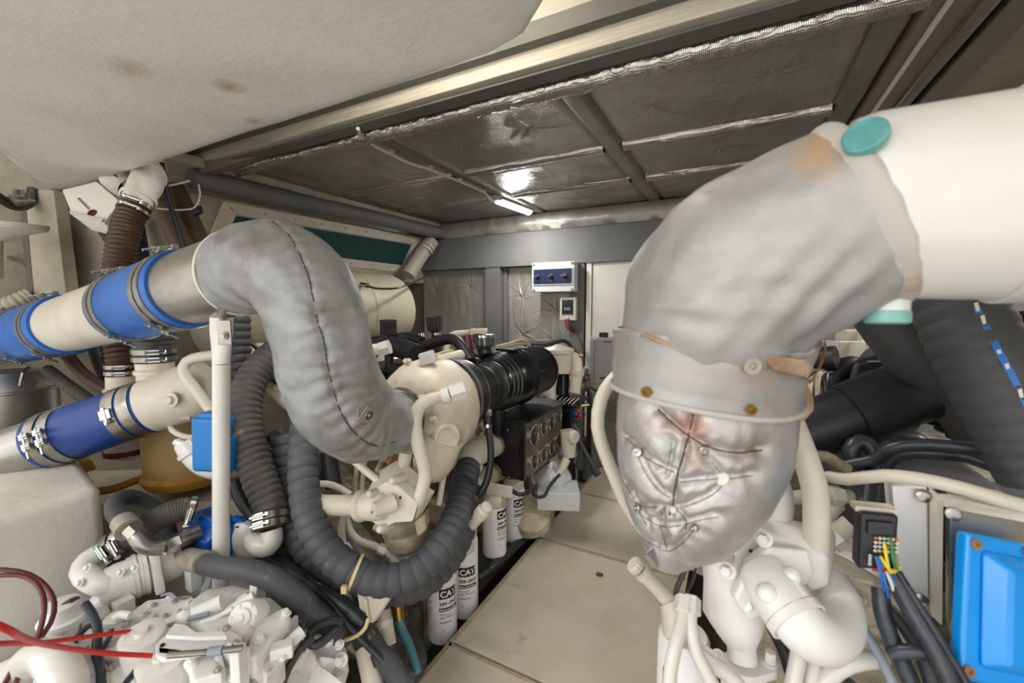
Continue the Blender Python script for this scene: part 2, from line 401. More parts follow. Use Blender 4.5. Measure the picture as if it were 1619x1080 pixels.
def text_mesh(body, size, bold=False):
    cu = bpy.data.curves.new('lettering', 'FONT'); cu.body = body; cu.size = size; cu.align_x = 'LEFT'
    if bold: cu.offset = size * 0.025
    o = bpy.data.objects.new('lettering', cu); COL.objects.link(o)
    dg = bpy.context.evaluated_depsgraph_get(); me = o.evaluated_get(dg).to_mesh()
    v = [Vector(x.co) for x in me.vertices]; f = [tuple(p.vertices) for p in me.polygons]
    o.evaluated_get(dg).to_mesh_clear(); bpy.data.objects.remove(o); bpy.data.curves.remove(cu)
    return v, f
def lettering(parent, body, size, o, u, v, m='ink', bold=False, name='lettering'):
    """flat lettering on a plane: origin, writing direction, up direction"""
    vv, f = text_mesh(body, size, bold); o = Vector(o); u = Vector(u).normalized(); v = Vector(v).normalized()
    return MB().add([o + u * p.x + v * p.y for p in vv], f).build(name, m, parent)
def finish():
    bpy.context.view_layer.update()
    for r in ROOTS:
        pts = []
        def walk(o, base):
            for ch in o.children:
                b = base + ch.location
                if ch.type == 'MESH': pts.extend([b + Vector(k) for k in ch.bound_box])
                walk(ch, b)
        walk(r, Vector(r.location))
        if not pts: continue
        lo = [min(p[i] for p in pts) for i in range(3)]; hi = [max(p[i] for p in pts) for i in range(3)]
        n = Vector(((lo[0] + hi[0]) / 2, (lo[1] + hi[1]) / 2, lo[2])); sh = n - Vector(r.location)
        r.location = n
        for ch in r.children: ch.location = Vector(ch.location) - sh

# ================================================================== SETTING
ZC, YB = 1.965, 3.55           # foil ceiling height, forward bulkhead
# --- floor: bilge sole and the raised walkway of loose panels
S(MB().box((-0.9, 1.5, -0.47), (5.6, 4.6, 0.1)).build('floor', 'bilge'), 'dark bilge sole below the engines')
wk = Sroot('floor_walkway', 'raised beige walkway of loose panels between the engines')
WX0, WX1 = -0.83, -0.14
ys = [0.2, 1.10, 1.84, 2.42, 3.2]
for i in range(4):
    a, b = ys[i] + 0.004, ys[i + 1] - 0.004
    MB().box(((WX0 + WX1) / 2, (a + b) / 2, -0.012), (WX1 - WX0, b - a, 0.024)).build('panel', 'walkway', wk, bev=0.003)
    e = MB(); e.box((WX0 + 0.012, (a + b) / 2, 0.0015), (0.016, b - a - 0.01, 0.003)); e.box(((WX0 + WX1) / 2, b - 0.01, 0.0015), (WX1 - WX0 - 0.02, 0.012, 0.003))
    e.build('edge_strip', 'walk_edge', wk)
for px in ((948, 909),):
    q = onZ(*px, 0.0); r = MB(); r.lathe([(0, 0.016), (0.002, 0.016), (0.002, 0.012), (-0.002, 0.011), (-0.002, 0.001)], q, (0, 0, 1), 20); r.build('lift_ring', 'steel', wk)
MB().box(((WX0 + WX1) / 2, 1.7, -0.06), (WX1 - WX0 - 0.08, 3.0, 0.05)).build('bearer', 'wood', wk)

# --- forward bulkhead
wb = Sroot('wall_back', 'forward bulkhead of grey frames and foil insulation')
def ybox(name, x0, x1, z0, z1, y0, y1, m, par, bev=0.004): return MB().box(((x0 + x1) / 2, (y0 + y1) / 2, (z0 + z1) / 2), (abs(x1 - x0), abs(y1 - y0), abs(z1 - z0))).build(name, m, par, bev=bev)
ybox('board', -3.3, 2.2, -0.45, 2.1, YB + 0.02, YB + 0.06, 'greydark', wb)
ybox('frame_beam', -2.95, 0.9, 1.50, 1.80, YB - 0.10, YB + 0.02, 'greypaint', wb)
ybox('frame_post', -2.13, -1.97, -0.3, 1.50, YB - 0.09, YB + 0.02, 'greypaint', wb)
ybox('frame_post', -1.28, -1.15, -0.3, 1.52, YB - 0.09, YB + 0.02, 'greypaint', wb)
ybox('frame_strip', -1.965, -1.925, 0.3, 1.50, YB - 0.03, YB + 0.02, 'greypaint', wb)
ybox('wall_panel', -1.15, 1.9, -0.4, 1.52, YB - 0.05, YB + 0.02, 'greypaint', wb)

def foil_panel(name, o, u, v, nu, nv, pins, m, parent, bulge=0.012, dent=0.016, seed=0, nrm=None, edge=0.03, wr=1.0):
    """pillowy foil-faced insulation sheet pulled in at its fixing pins; o corner, u and v sides"""
    o = Vector(o); u = Vector(u); v = Vector(v); n = Vector(nrm); lu, lv = u.length, v.length
    rq = random.Random(seed + 1); rays = []
    for _ in pins: rays.append([(math.cos(t), math.sin(t), rq.uniform(0.1, 0.3), rq.uniform(0.003, 0.006)) for t in [rq.uniform(0, 6.28) for _ in range(7)] + [rq.uniform(1.4, 1.75), rq.uniform(-1.75, -1.4)]])
    mb = MB(); P = []
    for j in range(nv + 1):
        for i in range(nu + 1):
            a, b = i / nu, j / nv; p = o + u * a + v * b
            e = min(a * lu, (1 - a) * lu, b * lv, (1 - b) * lv); k = min(1, e / edge); h = bulge * (1 - (1 - k) ** 2)
            h += 0.006 * wr * noise.noise(Vector((p.x * 5 + seed, p.y * 5, p.z * 5))) * k
            # tension creases across the sheet
            h += 0.0022 * wr * k * math.sin((a * lu * 60 + 8 * b * lv + 6 * noise.noise(Vector((p.x * 3, p.y * 3, p.z * 3 + seed)))))* max(0, noise.noise(Vector((p.x * 2.5 + 9, p.y * 2.5, p.z * 2.5))) + 0.25)
            for ip, (pa, pb) in enumerate(pins):
                dx, dy = (a - pa) * lu, (b - pb) * lv; r = math.hypot(dx, dy)
                if r > 0.34: continue
                h -= dent * math.exp(-(r / 0.04) ** 1.2)
                for (ca, sa, ln, hh) in rays[ip]:
                    al = dx * ca + dy * sa
                    if 0 < al < ln:
                        ac = abs(-dx * sa + dy * ca + 0.012 * math.sin(al * 22 + sa * 9)); h += hh * wr * math.exp(-(ac / 0.0055) ** 2) * min(1, al / 0.02) * (1 - al / ln) ** 0.5
            P.append(p + n * h)
    mb.v = P; w1 = nu + 1
    mb.f = [(j * w1 + i, j * w1 + i + 1, (j + 1) * w1 + i + 1, (j + 1) * w1 + i) for j in range(nv) for i in range(nu)]
    ob = mb.build(name, m, parent, ang=70)
    for (pa, pb) in pins:
        q = o + u * pa + v * pb + n * (bulge - dent + 0.001)
        MB().lathe([(0, 0.013), (0.002, 0.012), (0.003, 0.004), (0.008, 0.003), (0.009, 0.001)], q, n, 12).build('fixing_pin', 'steel', ob)
    return ob
NB = (0, -1, 0)
foil_panel('foil_panel', (-2.95, YB, 0.3), (0.82, 0, 0), (0, 0, 1.22), 110, 160, [(0.22, 0.83), (0.72, 0.84), (0.35, 0.42), (0.75, 0.4)], 'foil_wall', wb, nrm=NB, seed=3)
foil_panel('foil_panel', (-1.93, YB, 0.3), (0.66, 0, 0), (0, 0, 1.22), 110, 160, [(0.22, 0.76), (0.24, 0.47), (0.72, 0.66), (0.72, 0.42), (0.5, 0.15)], 'foil_wall', wb, nrm=NB, seed=11, wr=1.3)

# --- door in the forward bulkhead
d1 = Sroot('door_1', 'cream door with pale frame in the forward bulkhead')
q0 = onY(929, 408, YB - 0.06); q1 = onY(1052, 400, YB - 0.06); DX0, DX1, DZ = q0.x, q0.x + 0.72, 1.55
ybox('door_frame', DX0, DX0 + 0.045, 0.0, DZ, YB - 0.085, YB - 0.04, 'doorwhite', d1)
ybox('door_frame', DX1 - 0.045, DX1, 0.0, DZ, YB - 0.085, YB - 0.04, 'doorwhite', d1)
ybox('door_frame', DX0 + 0.045, DX1 - 0.045, DZ - 0.045, DZ, YB - 0.085, YB - 0.04, 'doorwhite', d1)
ybox('door_leaf', DX0 + 0.05, DX1 - 0.05, 0.02, DZ - 0.05, YB - 0.072, YB - 0.045, 'doorwhite', d1)
ybox('frame_sill', DX0, DX1, -0.02, 0.018, YB - 0.085, YB - 0.04, 'greypaint', d1)

# --- foil ceiling: panels between taped battens
ce = Sroot('ceiling', 'foil-insulated ceiling of sheets between taped battens')
MB().box((-1.2, 2.45, ZC + 0.06), (4.2, 2.3, 0.06)).build('deck', 'greydark', ce)
XS = [-2.62, -1.56, -0.60, 0.36]; YS = [1.46, 2.25, 2.86, YB - 0.02]
k = 0
for i in range(3):
    for j in range(3):
        x0, x1, y0, y1 = XS[i] + 0.045, XS[i + 1] - 0.045, YS[j] + 0.03, YS[j + 1] - 0.03
        pins = [(0.25, 0.55), (0.72, 0.45)] if j == 0 else [(0.5, 0.5)]
        foil_panel('foil_panel', (x0, y0, ZC + 0.012), (x1 - x0, 0, 0), (0, y1 - y0, 0), 110, 80, pins, 'foil_ceiling', ce, nrm=(0, 0, -1), bulge=0.022, dent=0.013, seed=k * 5, edge=0.05)
        k += 1
def batten(x0, x1, y0, y1, m='foil_tape', drop=0.016):
    """a strip of insulation wrapped over a deck beam, edges rounded and lumpy"""
    lx, ly = x1 - x0, y1 - y0; alongx = lx > ly; L = max(lx, ly); Wd = min(lx, ly); n = int(L / 0.03) + 2; mb = MB(); R = []
    for i in range(n + 1):
        t = i / n; ring = []
        for kk in range(9):
            s = kk / 8; h = drop * min(1, min(s, 1 - s) / 0.22) ** 0.6 + 0.003 * noise.noise(Vector((t * L * 12, s * 5, x0 * 7 + y0)))
            off = (s - 0.5) * Wd + 0.004 * noise.noise(Vector((t * L * 6, y0, x0)))
            ring.append(Vector((x0 + t * lx if alongx else (x0 + x1) / 2 + off, (y0 + y1) / 2 + off if alongx else y0 + t * ly, ZC + 0.012 - h)))
        R.append(ring)
    mb.rings(R, False, False, closed=False)
    return mb.build('foil_batten', m, ce, ang=60)
for x in XS[1:3]: batten(x - 0.055, x + 0.055, 1.42, YB, drop=0.03)
batten(XS[0] - 0.1, XS[0] + 0.05, 1.42, YB, drop=0.03)
batten(XS[3] - 0.05, XS[3] + 0.05, 1.42, YB, drop=0.03)
for y in YS[1:3]:
    for i in range(3): batten(XS[i] + 0.05, XS[i + 1] - 0.05, y - 0.034, y + 0.034, 'foil_bright', drop=0.036)
# rolled foil edge under the aft beam, and lagging along the forward beam
rl = MB(); rl.tube([Vector((x, 1.505 + 0.006 * math.sin(x * 9), ZC - 0.022 + 0.006 * noise.noise(Vector((x * 8, 1, 2))))) for x in [-2.7 + 0.1 * i for i in range(32)]], 0.04, 20, step=0.012)
rl.build('foil_roll', 'foil_bright', ce, disp=(0.005, 34))
fl = MB()
n = 90; R = []
for i in range(n + 1):
    x = -2.6 + 3.0 * i / n; b = 0.012 * noise.noise(Vector((x * 9, 0, 0))) + 0.004 * math.sin(x * 120)
    R.append([Vector((x, YB - 0.04, ZC)), Vector((x, YB - 0.11 - b, ZC - 0.02)), Vector((x, YB - 0.13 - b, ZC - 0.07)), Vector((x, YB - 0.13 - b, ZC - 0.12)), Vector((x, YB - 0.11, ZC - 0.165)), Vector((x, YB - 0.04, ZC - 0.17))])
fl.rings(R, False, False, closed=False); fl.build('foil_skirt', 'foil_wall', ce, ang=60)
# starboard side of the ceiling: painted strips and a brown deck panel
rp = Sroot('ceiling_starboard', 'brownish painted deckhead to the right of the foil')
MB().box((1.35, 2.4, ZC + 0.02), (1.55, 2.4, 0.04)).build('deck_panel', 'beam_brown', rp)
MB().box((0.49, 2.5, ZC - 0.005), (0.16, 2.2, 0.05)).build('carlin', 'beam_taupe', rp, bev=0.01)
MB().tube([Vector((0.45, 1.42, ZC - 0.035)), Vector((0.455, 2.5, ZC - 0.035)), Vector((0.45, YB - 0.1, ZC - 0.035))], 0.008, 10).build('cord', 'wire_white', rp)
MB().tube([Vector((0.54, 1.42, ZC - 0.035)), Vector((0.535, 2.5, ZC - 0.035)), Vector((0.54, YB - 0.1, ZC - 0.035))], 0.022, 10).build('cord', 'foil_tape', rp)
MB().box((0.62, 2.5, ZC - 0.02), (0.09, 2.2, 0.07)).build('carlin', 'foil_tape', rp, bev=0.01)

# --- aft deck beam, deckhead above it, low moulded ceiling nearest the camera
tb = Sroot('trim_1', 'pale deck beam across the ceiling')
MB().box((-0.9, 1.39, 2.095), (4.24, 0.1, 0.31)).build('beam', 'beam', tb, bev=0.012)
MB().box((-0.9, 1.405, 1.936), (4.2, 0.07, 0.014)).build('beam_lip', 'greydark', tb)
MB().slab([A(268, 248, 2.45), A(292, 284, 2.4), A(560, 196, 2.02), A(545, 170, 2.02)], (0, 0.09, 0.02)).build('end_cover', 'beam_brown', tb, bev=0.01)
S(MB().box((-0.8, 0.6, 2.2), (4.6, 1.75, 0.06)).build('ceiling_deckhead', 'gelcoat'), 'shaded deckhead above the pale beam')
# moulded low ceiling: rounded outline, crowned skin, 0.3 deep
out = [(-0.28, -0.9), (-0.30, 0.60), (-0.31, 0.72), (-0.35, 0.80), (-0.42, 0.862), (-0.52, 0.888), (-0.8, 0.895), (-1.8, 0.895), (-2.8, 0.89), (-2.98, 0.878), (-3.05, 0.85), (-3.02, 0.80), (-2.5, 0.555), (-2.35, 0.2), (-2.3, -0.9)]
lc = MB(); cx_, cy_ = -1.4, 0.1
rr_ = [(1.0, 2.17), (1.0, 1.78), (0.998, 1.745), (0.992, 1.728), (0.98, 1.722)] + [(q, 1.718 + 0.004 * (1 - q)) for q in (0.95, 0.9, 0.8, 0.7, 0.6, 0.45, 0.3, 0.15, 0.02)]
dense = []
for i in range(len(out)):
    a = Vector(out[i]).to_3d(); b = Vector(out[(i + 1) % len(out)]).to_3d(); m_ = max(1, int((b - a).length / 0.05))
    dense += [a.lerp(b, t / m_) for t in range(m_)]
lc.rings([[Vector((cx_ + (p.x - cx_) * s, cy_ + (p.y - cy_) * s, z + (0.004 * noise.noise(Vector((p.x * s * 4, p.y * s * 4, 0))) if z < 1.73 else 0))) for p in dense] for s, z in rr_], True, True)
S(lc.build('ceiling_moulding', 'gelcoat', ang=60), 'low off-white moulded fibreglass ceiling with rust stains')

# --- port side: hull skin, frames, inboard grey beam
wl = Sroot('wall_left', 'cream hull side with frames on the port side')
MB().slab([(-3.55, -0.6, -0.5), (-3.55, 3.7, -0.5), (-3.5, 3.7, 2.2), (-3.5, -0.6, 2.2)], (-0.05, 0, 0)).build('hull_skin', 'hull', wl)
# side deck beam (grey, rounded) and its underside panel
MB().tube([Vector((-2.72, 1.3, 1.855)), Vector((-2.66, 2.4, 1.86)), Vector((-2.6, YB - 0.02, 1.85))], 0.062, 16, flat=0.9).build('side_beam', 'greypaint', wl)
MB().box((-3.08, 2.3, 1.93), (0.88, 2.5, 0.05)).build('side_deck', 'hull', wl)
S(MB().box((1.95, 1.6, 0.8), (0.08, 4.4, 3.0)).build('wall_right', 'hull'), 'cream hull side on the starboard side')

add_stains('gelcoat', [(onZ(362, 138, 1.72), (0.05, 0.035, 0.05), '#a9814c', 0.75), (onZ(400, 190, 1.72), (0.04, 0.03, 0.05), '#b08d5c', 0.6), (onZ(205, 108, 1.72), (0.07, 0.05, 0.05), '#b49b74', 0.6), (onZ(225, 270, 1.72), (0.05, 0.03, 0.05), '#a98552', 0.6), (A(82, 830, 1.1), (0.012, 0.06, 0.2), '#a67b45', 0.8), (A(60, 775, 1.2), (0.3, 0.3, 0.012), '#a1875c', 0.5)])

# ================================================================== helpers for sticking small things on a surface
from mathutils.bvhtree import BVHTree
from mathutils.kdtree import KDTree
def bvh(o):
    l = wloc(o); me = o.data
    return BVHTree.FromPolygons([v.co + l for v in me.vertices], [tuple(p.vertices) for p in me.polygons])
def stick(tree, x, y, lift=0.0):
    r = _ray(x, y).normalized(); h, n, i, d = tree.ray_cast(_C, r)
    if h is None: h, n, i, d = tree.find_nearest(_C + r * 1.2)
    if n.dot(r) > 0: n = -n
    return h + n * lift, n
def jacket_tube(name, m, pts, r, parent, disp=(0.006, 12), seg=44, step=0.012): return MB().tube(pts, r, seg, step=step).build(name, m, parent, disp=disp, ang=60)
def hose(name, label, cat, pts, r, m, group=None, rib=None, seg=16, step=0.015, caps=True):
    """a plain hose or cable that is one mesh"""
    return tag(MB().tube([A(*p) for p in pts], r, seg, step=step, rib=rib, caps=caps).build(name, m), label, cat, group)
def end_frame(pts, i0, i1):
    a = Vector(pts[i0]); b = Vector(pts[i1]); return a, (b - a).normalized()
def along(pts, t):
    """point and direction at fraction t of a polyline"""
    P = [Vector(p) for p in pts]; L = [(P[i + 1] - P[i]).length for i in range(len(P) - 1)]; s = t * sum(L)
    for i, l in enumerate(L):
        if s <= l or i == len(L) - 1: return P[i].lerp(P[i + 1], s / l), (P[i + 1] - P[i]).normalized()
        s -= l

# ================================================================== PORT EXHAUST (upper)
def EX(x):
    tb_ = [(-3.6, 0.92), (-3.3, 0.955), (-3.06, 0.98), (-2.25, 1.072), (-1.69, 1.145), (-1.33, 1.196), (-1.0, 1.238)]
    for (a, za), (b, zb) in zip(tb_, tb_[1:]):
        if x <= b: return Vector((x, 0.62, za + (zb - za) * (x - a) / (b - a)))
    return Vector((x, 0.62, 1.238))
EXD = (EX(-1.33) - EX(-1.69)).normalized()
JP = [(640, 662, 1.26), (612, 668, 1.20), (575, 664, 1.12), (541, 634, 1.06), (519, 580, 1.02), (505, 520, 1.0), (484, 462, 0.99), (445, 425, 1.0), (405, 424, 1.03), (378, 432, 1.065)]
ex = T('lagged_exhaust_elbow', 'grey cloth-lagged exhaust pipe bending down to the left engine turbocharger', 'exhaust pipe')
jp = [A(*p) for p in JP]
SEAM = [(430, 350), (456, 371), (476, 408), (487, 436), (494, 467), (501, 504), (512, 540), (519, 584), (529, 623), (538, 650), (553, 676), (577, 698), (595, 705), (624, 699)]
jm = MB().tube(jp, [0.078, 0.093, 0.11, 0.116, 0.112, 0.110, 0.110, 0.110, 0.108, 0.102], 110, step=0.006)
def mb_tree(mb): return BVHTree.FromPolygons(mb.v, mb.f)
def crease_field(lines, tree, gap=0.003):
    pts = []
    for ln in lines:
        q = [stick(tree, *p)[0] for p in ln]
        pts += [a for a, _ in smooth_path([(x, 0) for x in q], gap)]
    kd = KDTree(len(pts))
    for i, p in enumerate(pts): kd.insert(p, i)
    kd.balance(); return kd, pts
skd, spts = crease_field([SEAM], mb_tree(jm))
bend = A(440, 470, 1.0)          # inner side of the top bend, where the cloth bunches up
def jdisp(p, n):
    q = p * 12; h = 0.006 * (noise.noise(q) + 0.5 * noise.noise(q * 2.3))
    co, i, d = skd.find(p)
    h += -0.004 * math.exp(-(d / 0.006) ** 2)
    h += 0.0045 * math.exp(-d / 0.03) * math.sin(i * 0.55 + 3 * noise.noise(p * 14)) * min(1, d / 0.006)
    db = (p - bend).length
    h += 0.007 * math.exp(-(db / 0.09) ** 2) * math.sin(p.z * 90 + 70 * p.x)
    return h
jk = jm.build('insulation_jacket', 'jacket', ex, disp=jdisp, ang=80)
tr = bvh(jk); sp_ = [stick(tr, *p, 0.0002)[0] for p in SEAM]
MB().tube(sp_, 0.002, 6, step=0.006, rib=(0.012, 0.001)).build('stitched_seam', 'stitch_crease_shade', ex)
MB().tube([jp[-1] + (Vector((0, math.cos(a), math.sin(a))) * 0.104) + Vector((0.006, 0, 0)) for a in [2 * PI * k / 24 for k in range(25)]], 0.0035, 6).build('cuff_hem', 'wire_white', ex)
pp, pn = stick(tr, 582, 656, 0.001); u = _R * 0.8 + _Z * 0.45; u = (u - pn * u.dot(pn)).normalized()
pc = MB().box(pp, (0.036, 0.042, 0.003), u, pn.cross(u)).build('sewn_patch', 'jacket', ex, bev=0.001)
MB().lathe([(0, 0.011), (0.003, 0.01), (0.003, 0.005), (0.006, 0.004), (0.007, 0.001)], pp + pn * 0.001, pn, 16).build('grommet', 'steel', pc)
MB().tube([stick(tr, *p, 0.0005)[0] for p in ((566, 645), (567, 670), (580, 672), (592, 655), (592, 640))], 0.0018, 6).build('patch_edge', 'tan', pc)
st = MB().tube([jp[-1] + Vector((0.03, 0, 0.002)), EX(-1.30), EX(-1.42)], 0.1, 40).build('stainless_pipe', 'steel', ex)
# V-band at the turbine outlet
vb = MB().band(A(632, 660, 1.245), jp[0] - jp[1], 0.083, 0.018, 0.006); vb.build('v_band', 'steel', ex)

def sleeve(label, x0, x1, r, clamps, m='blue_hose', steel_to=None):
    t = T('exhaust_coupling', label, 'hose coupling', 'blue rubber couplings of the upper left exhaust pipe')
    p0, p1 = EX(x0), EX(x1); b = MB(); d = (p1 - p0); L = d.length; d.normalize()
    b.lathe([(0, r - 0.008), (0, r - 0.002), (0.004, r), (L - 0.004, r), (L, r - 0.002), (L, r - 0.008)], p0, d, 48); b.build('rubber_sleeve', m, t)
    for cx, scr in clamps: tbolt_clamp(t, EX(cx), d, r, 0.024, scr)
    return t
UPS, DNS = (0, -0.25, 1), (0, -0.6, -1)
sleeve('bright blue rubber coupling with four clamps next to the stainless pipe end', -1.72, -1.325, 0.108, [(-1.365, UPS), (-1.398, DNS), (-1.655, DNS), (-1.69, UPS)])
sleeve('bright blue rubber coupling with steel clamps at the left edge of the photo', -2.82, -2.20, 0.113, [(-2.26, UPS), (-2.30, DNS), (-2.62, DNS), (-2.74, UPS)])
tag(MB().tube([EX(-1.68), EX(-2.24)], 0.1015, 40, smooth=False).build('exhaust_pipe', 'cream'), 'cream painted exhaust pipe between the two bright blue couplings', 'exhaust pipe')
tag(MB().tube([EX(-2.76), EX(-3.48)], 0.1, 32, smooth=False).build('exhaust_outlet', 'steel'), 'steel exhaust outlet passing through the hull at far left', 'exhaust pipe')

# ================================================================== PORT lower wet pipe
lp = [A(-420, 850, 1.38), A(0, 722, 1.39), A(72, 698, 1.41), A(240, 641, 1.45), A(310, 617, 1.47)]
ld = (lp[3] - lp[2]).normalized()
ss = T('stainless_outlet_pipe', 'bare stainless pipe entering the lower dark blue hose', 'pipe')
MB().tube([lp[0], lp[1], lp[2] + ld * 0.05], 0.0825, 36).build('pipe_body', 'brushed', ss)
MB().band(lp[1] + (lp[2] - lp[1]) * 0.08, lp[2] - lp[1], 0.0825, 0.004, 0.002).build('weld_bead', 'steel', ss)
MB().band(lp[1] + (lp[2] - lp[1]) * 0.14, lp[2] - lp[1], 0.0825, 0.002, 0.001).build('weld_bead', 'steel', ss)
nh = T('navy_hose', 'dark blue rubber hose clamped between stainless pipe and cream tee', 'hose')
MB().lathe([(0, 0.084), (0, 0.090), (0.003, 0.0915), ((lp[3] - lp[2]).length - 0.003, 0.0915), ((lp[3] - lp[2]).length, 0.089)], lp[2], ld, 44).build('rubber_sleeve', 'navy_hose', nh)
LL = (lp[3] - lp[2]).length
FACE = (0.35, -1, 0.1)
for s_ in (0.035, 0.075): tbolt_clamp(nh, lp[2] + ld * s_, ld, 0.092, 0.03, FACE)
for s_ in (LL - 0.07, LL - 0.025): hose_clamp(nh, lp[2] + ld * s_, ld, 0.092, 0.036, FACE, bolt=s_ < LL - 0.05)
te = T('coolant_tee', 'cream painted tee casting with hex plug at the dark blue hose end', 'pipe fitting')
MB().lathe([(-0.05, 0.08), (0.0, 0.08), (0.004, 0.094), (0.10, 0.098), (0.15, 0.098), (0.185, 0.092), (0.205, 0.07), (0.212, 0.03)], lp[3], ld, 40).build('tee_body', 'cream', te)
tv = A(247, 600, 1.47); MB().lathe([(0, 0.055), (0.06, 0.053), (0.062, 0.06), (0.075, 0.06), (0.077, 0.054), (0.11, 0.054)], tv - _Z * 0.04, _Z, 32).build('branch', 'cream', te)
bp = A(273, 632, 1.36); bn = Vector((0.35, -0.93, 0.05))
pb = MB().lathe([(0, 0.024), (0.006, 0.024), (0.008, 0.02)], bp, bn, 24).build('plug_boss', 'cream', te)
MB().hexa(bp + bn * 0.006, bn, 0.014, 0.012).build('hex_plug', 'cream', pb)
for p in ((303, 620, 1.4), (300, 660, 1.42)):
    MB().bolt(A(*p), (-0.4, -0.8, 0.2), 0.008, 0.02).build('bolt', 'cream', te)
th_ = T('tee_riser_hose', 'short black ribbed hose rising from the cream tee behind the exhaust', 'hose')
MB().tube([tv + _Z * 0.06, tv + _Z * 0.14, tv + Vector((0.01, 0.03, 0.26)), tv + Vector((0.03, 0.1, 0.4))], 0.058, 24, rib=(0.02, 0.004)).build('rubber_hose', 'rubber', th_)
for dz in (0.075, 0.1): hose_clamp(th_, tv + _Z * dz, _Z, 0.06, 0.016, (0.9, -0.4, 0))

# ================================================================== stanchion under the exhaust
po = T('pipe_stanchion', 'white painted steel post carrying the exhaust pipe', 'post')
pb0, pb1 = A(349, 1000, 1.20), A(350, 575, 1.10)
MB().tube([pb0, pb1], 0.0205, 24).build('post_tube', 'whitepaint', po)
dz_ = (pb1 - pb0).normalized(); top = A(350, 502, 1.09)
fp = MB(); R_ = []
for t, sx, sy in ((0, 0.0205, 0.0205), (0.25, 0.023, 0.018), (0.5, 0.028, 0.010), (0.7, 0.031, 0.006), (1.0, 0.031, 0.006)):
    c = pb1.lerp(top, t); R_.append([c + _R * (sx * math.cos(a)) + _F * (sy * math.sin(a)) for a in [2 * PI * k / 20 for k in range(20)]])
fp.rings(R_); fp.build('flattened_end', 'whitepaint', po)
br = MB().box(A(355, 526, 1.07), (0.036, 0.006, 0.062), _R, _F).build('bracket_plate', 'steel', po, bev=0.003)
MB().lathe([(0, 0.011), (0.003, 0.011), (0.003, 0.007), (0.008, 0.007)], A(354, 531, 1.066), -_F, 16).build('bolt', 'steel', br)
MB().tube([A(352, 500, 1.08), A(352, 485, 1.02)], 0.012, 12).build('saddle', 'steel', po)
MB().box(pb0, (0.1, 0.1, 0.008)).build('foot_plate', 'whitepaint', po)

# ================================================================== hull-side things behind the exhaust
# vent grille in the side
win = Sroot('window_1', 'cream framed vent with dark green filter in the hull side')
va, vb_, vc, vd = onX(351, 321, -2.78), onX(666, 378, -2.78), onX(640, 433, -2.92), onX(318, 400, -2.92)
vn = Vector((1, 0, 0.45)).normalized()
def quadpt(a, b): return va.lerp(vb_, a).lerp(vd.lerp(vc, a), b)
def frame_bar(a0, b0, a1, b1, a2, b2, a3, b3):
    MB().slab([quadpt(a0, b0), quadpt(a1, b1), quadpt(a2, b2), quadpt(a3, b3)], vn * 0.02).build('window_frame', 'cream', win, bev=0.003)
fx, fy = 0.055, 0.2
frame_bar(0, 0, 1, 0, 1 - fx, fy, fx, fy); frame_bar(0, 1, fx, 1 - fy, 1 - fx, 1 - fy, 1, 1)
frame_bar(0, 0, fx, fy, fx, 1 - fy, 0, 1); frame_bar(1, 0, 1, 1, 1 - fx, 1 - fy, 1 - fx, fy)
MB().slab([quadpt(fx, fy), quadpt(1 - fx, fy), quadpt(1 - fx, 1 - fy), quadpt(fx, 1 - fy)], vn * -0.02).build('filter_pad', 'vent_green', win)
for i in range(9):
    MB().ball(quadpt(0.03 + 0.94 * i / 8, 0.1) + vn * 0.02, 0.007, 8).build('screw', 'steel', win)
for i in range(9):
    MB().ball(quadpt(0.03 + 0.94 * i / 8, 0.9) + vn * 0.02, 0.007, 8).build('screw', 'steel', win)
MB().slab([va + Vector((-0.02, -0.15, 0.03)), vb_ + Vector((-0.02, 0.3, 0.03)), vc + Vector((-0.02, 0.3, -0.08)), vd + Vector((-0.02, -0.15, -0.1))], (-0.02, 0, 0)).build('side_board', 'hull', win)
dp = T('drain_tube', 'pale angled tube beside the green vent in the far corner', 'tube')
MB().tube([A(684, 380, 4.15), A(668, 400, 4.1), A(645, 435, 4.0)], 0.07, 18).build('tube_body', 'beam', dp)
for q in (0.2, 0.28): c_, d_ = along([A(684, 380, 4.15), A(645, 435, 4.0)], q); MB().band(c_, d_, 0.071, 0.02, 0.003).build('band', 'cream', dp)
# big cream cylinder (silencer) under the vent
sl = T('exhaust_silencer', 'large cream cylindrical tank lying below the green vent', 'tank')
s0, s1 = Vector((-2.62, 1.3, 1.10)), Vector((-2.62, 2.72, 1.10)); LS = (s1 - s0).length
MB().lathe([(-0.05, 0.04), (-0.03, 0.16), (0.0, 0.24), (0.06, 0.3), (LS - 0.08, 0.305), (LS - 0.02, 0.29), (LS + 0.02, 0.24), (LS + 0.04, 0.1)], s0, (0, 1, 0), 56).build('tank_shell', 'tankcream', sl)
for t in (0.25, 0.7): MB().band(s0.lerp(s1, t), (0, 1, 0), 0.303, 0.05, 0.004, 56).build('strap', 'tankcream', sl)
gc = T('gland_cable', 'thin black cable with gland curving across the far bulkhead', 'cable')
gp = [(579, 452, 2.98), (595, 456, 2.95), (625, 456, 3.0), (650, 448, 3.2), (672, 438, 3.7), (690, 431, 4.1)]
MB().tube([A(*p) for p in gp], 0.0075, 8).build('cable_run', 'wire_black', gc)
MB().tube([A(571, 450, 3.0), A(581, 452, 2.98)], 0.018, 12, smooth=False).build('gland', 'chrome', gc)

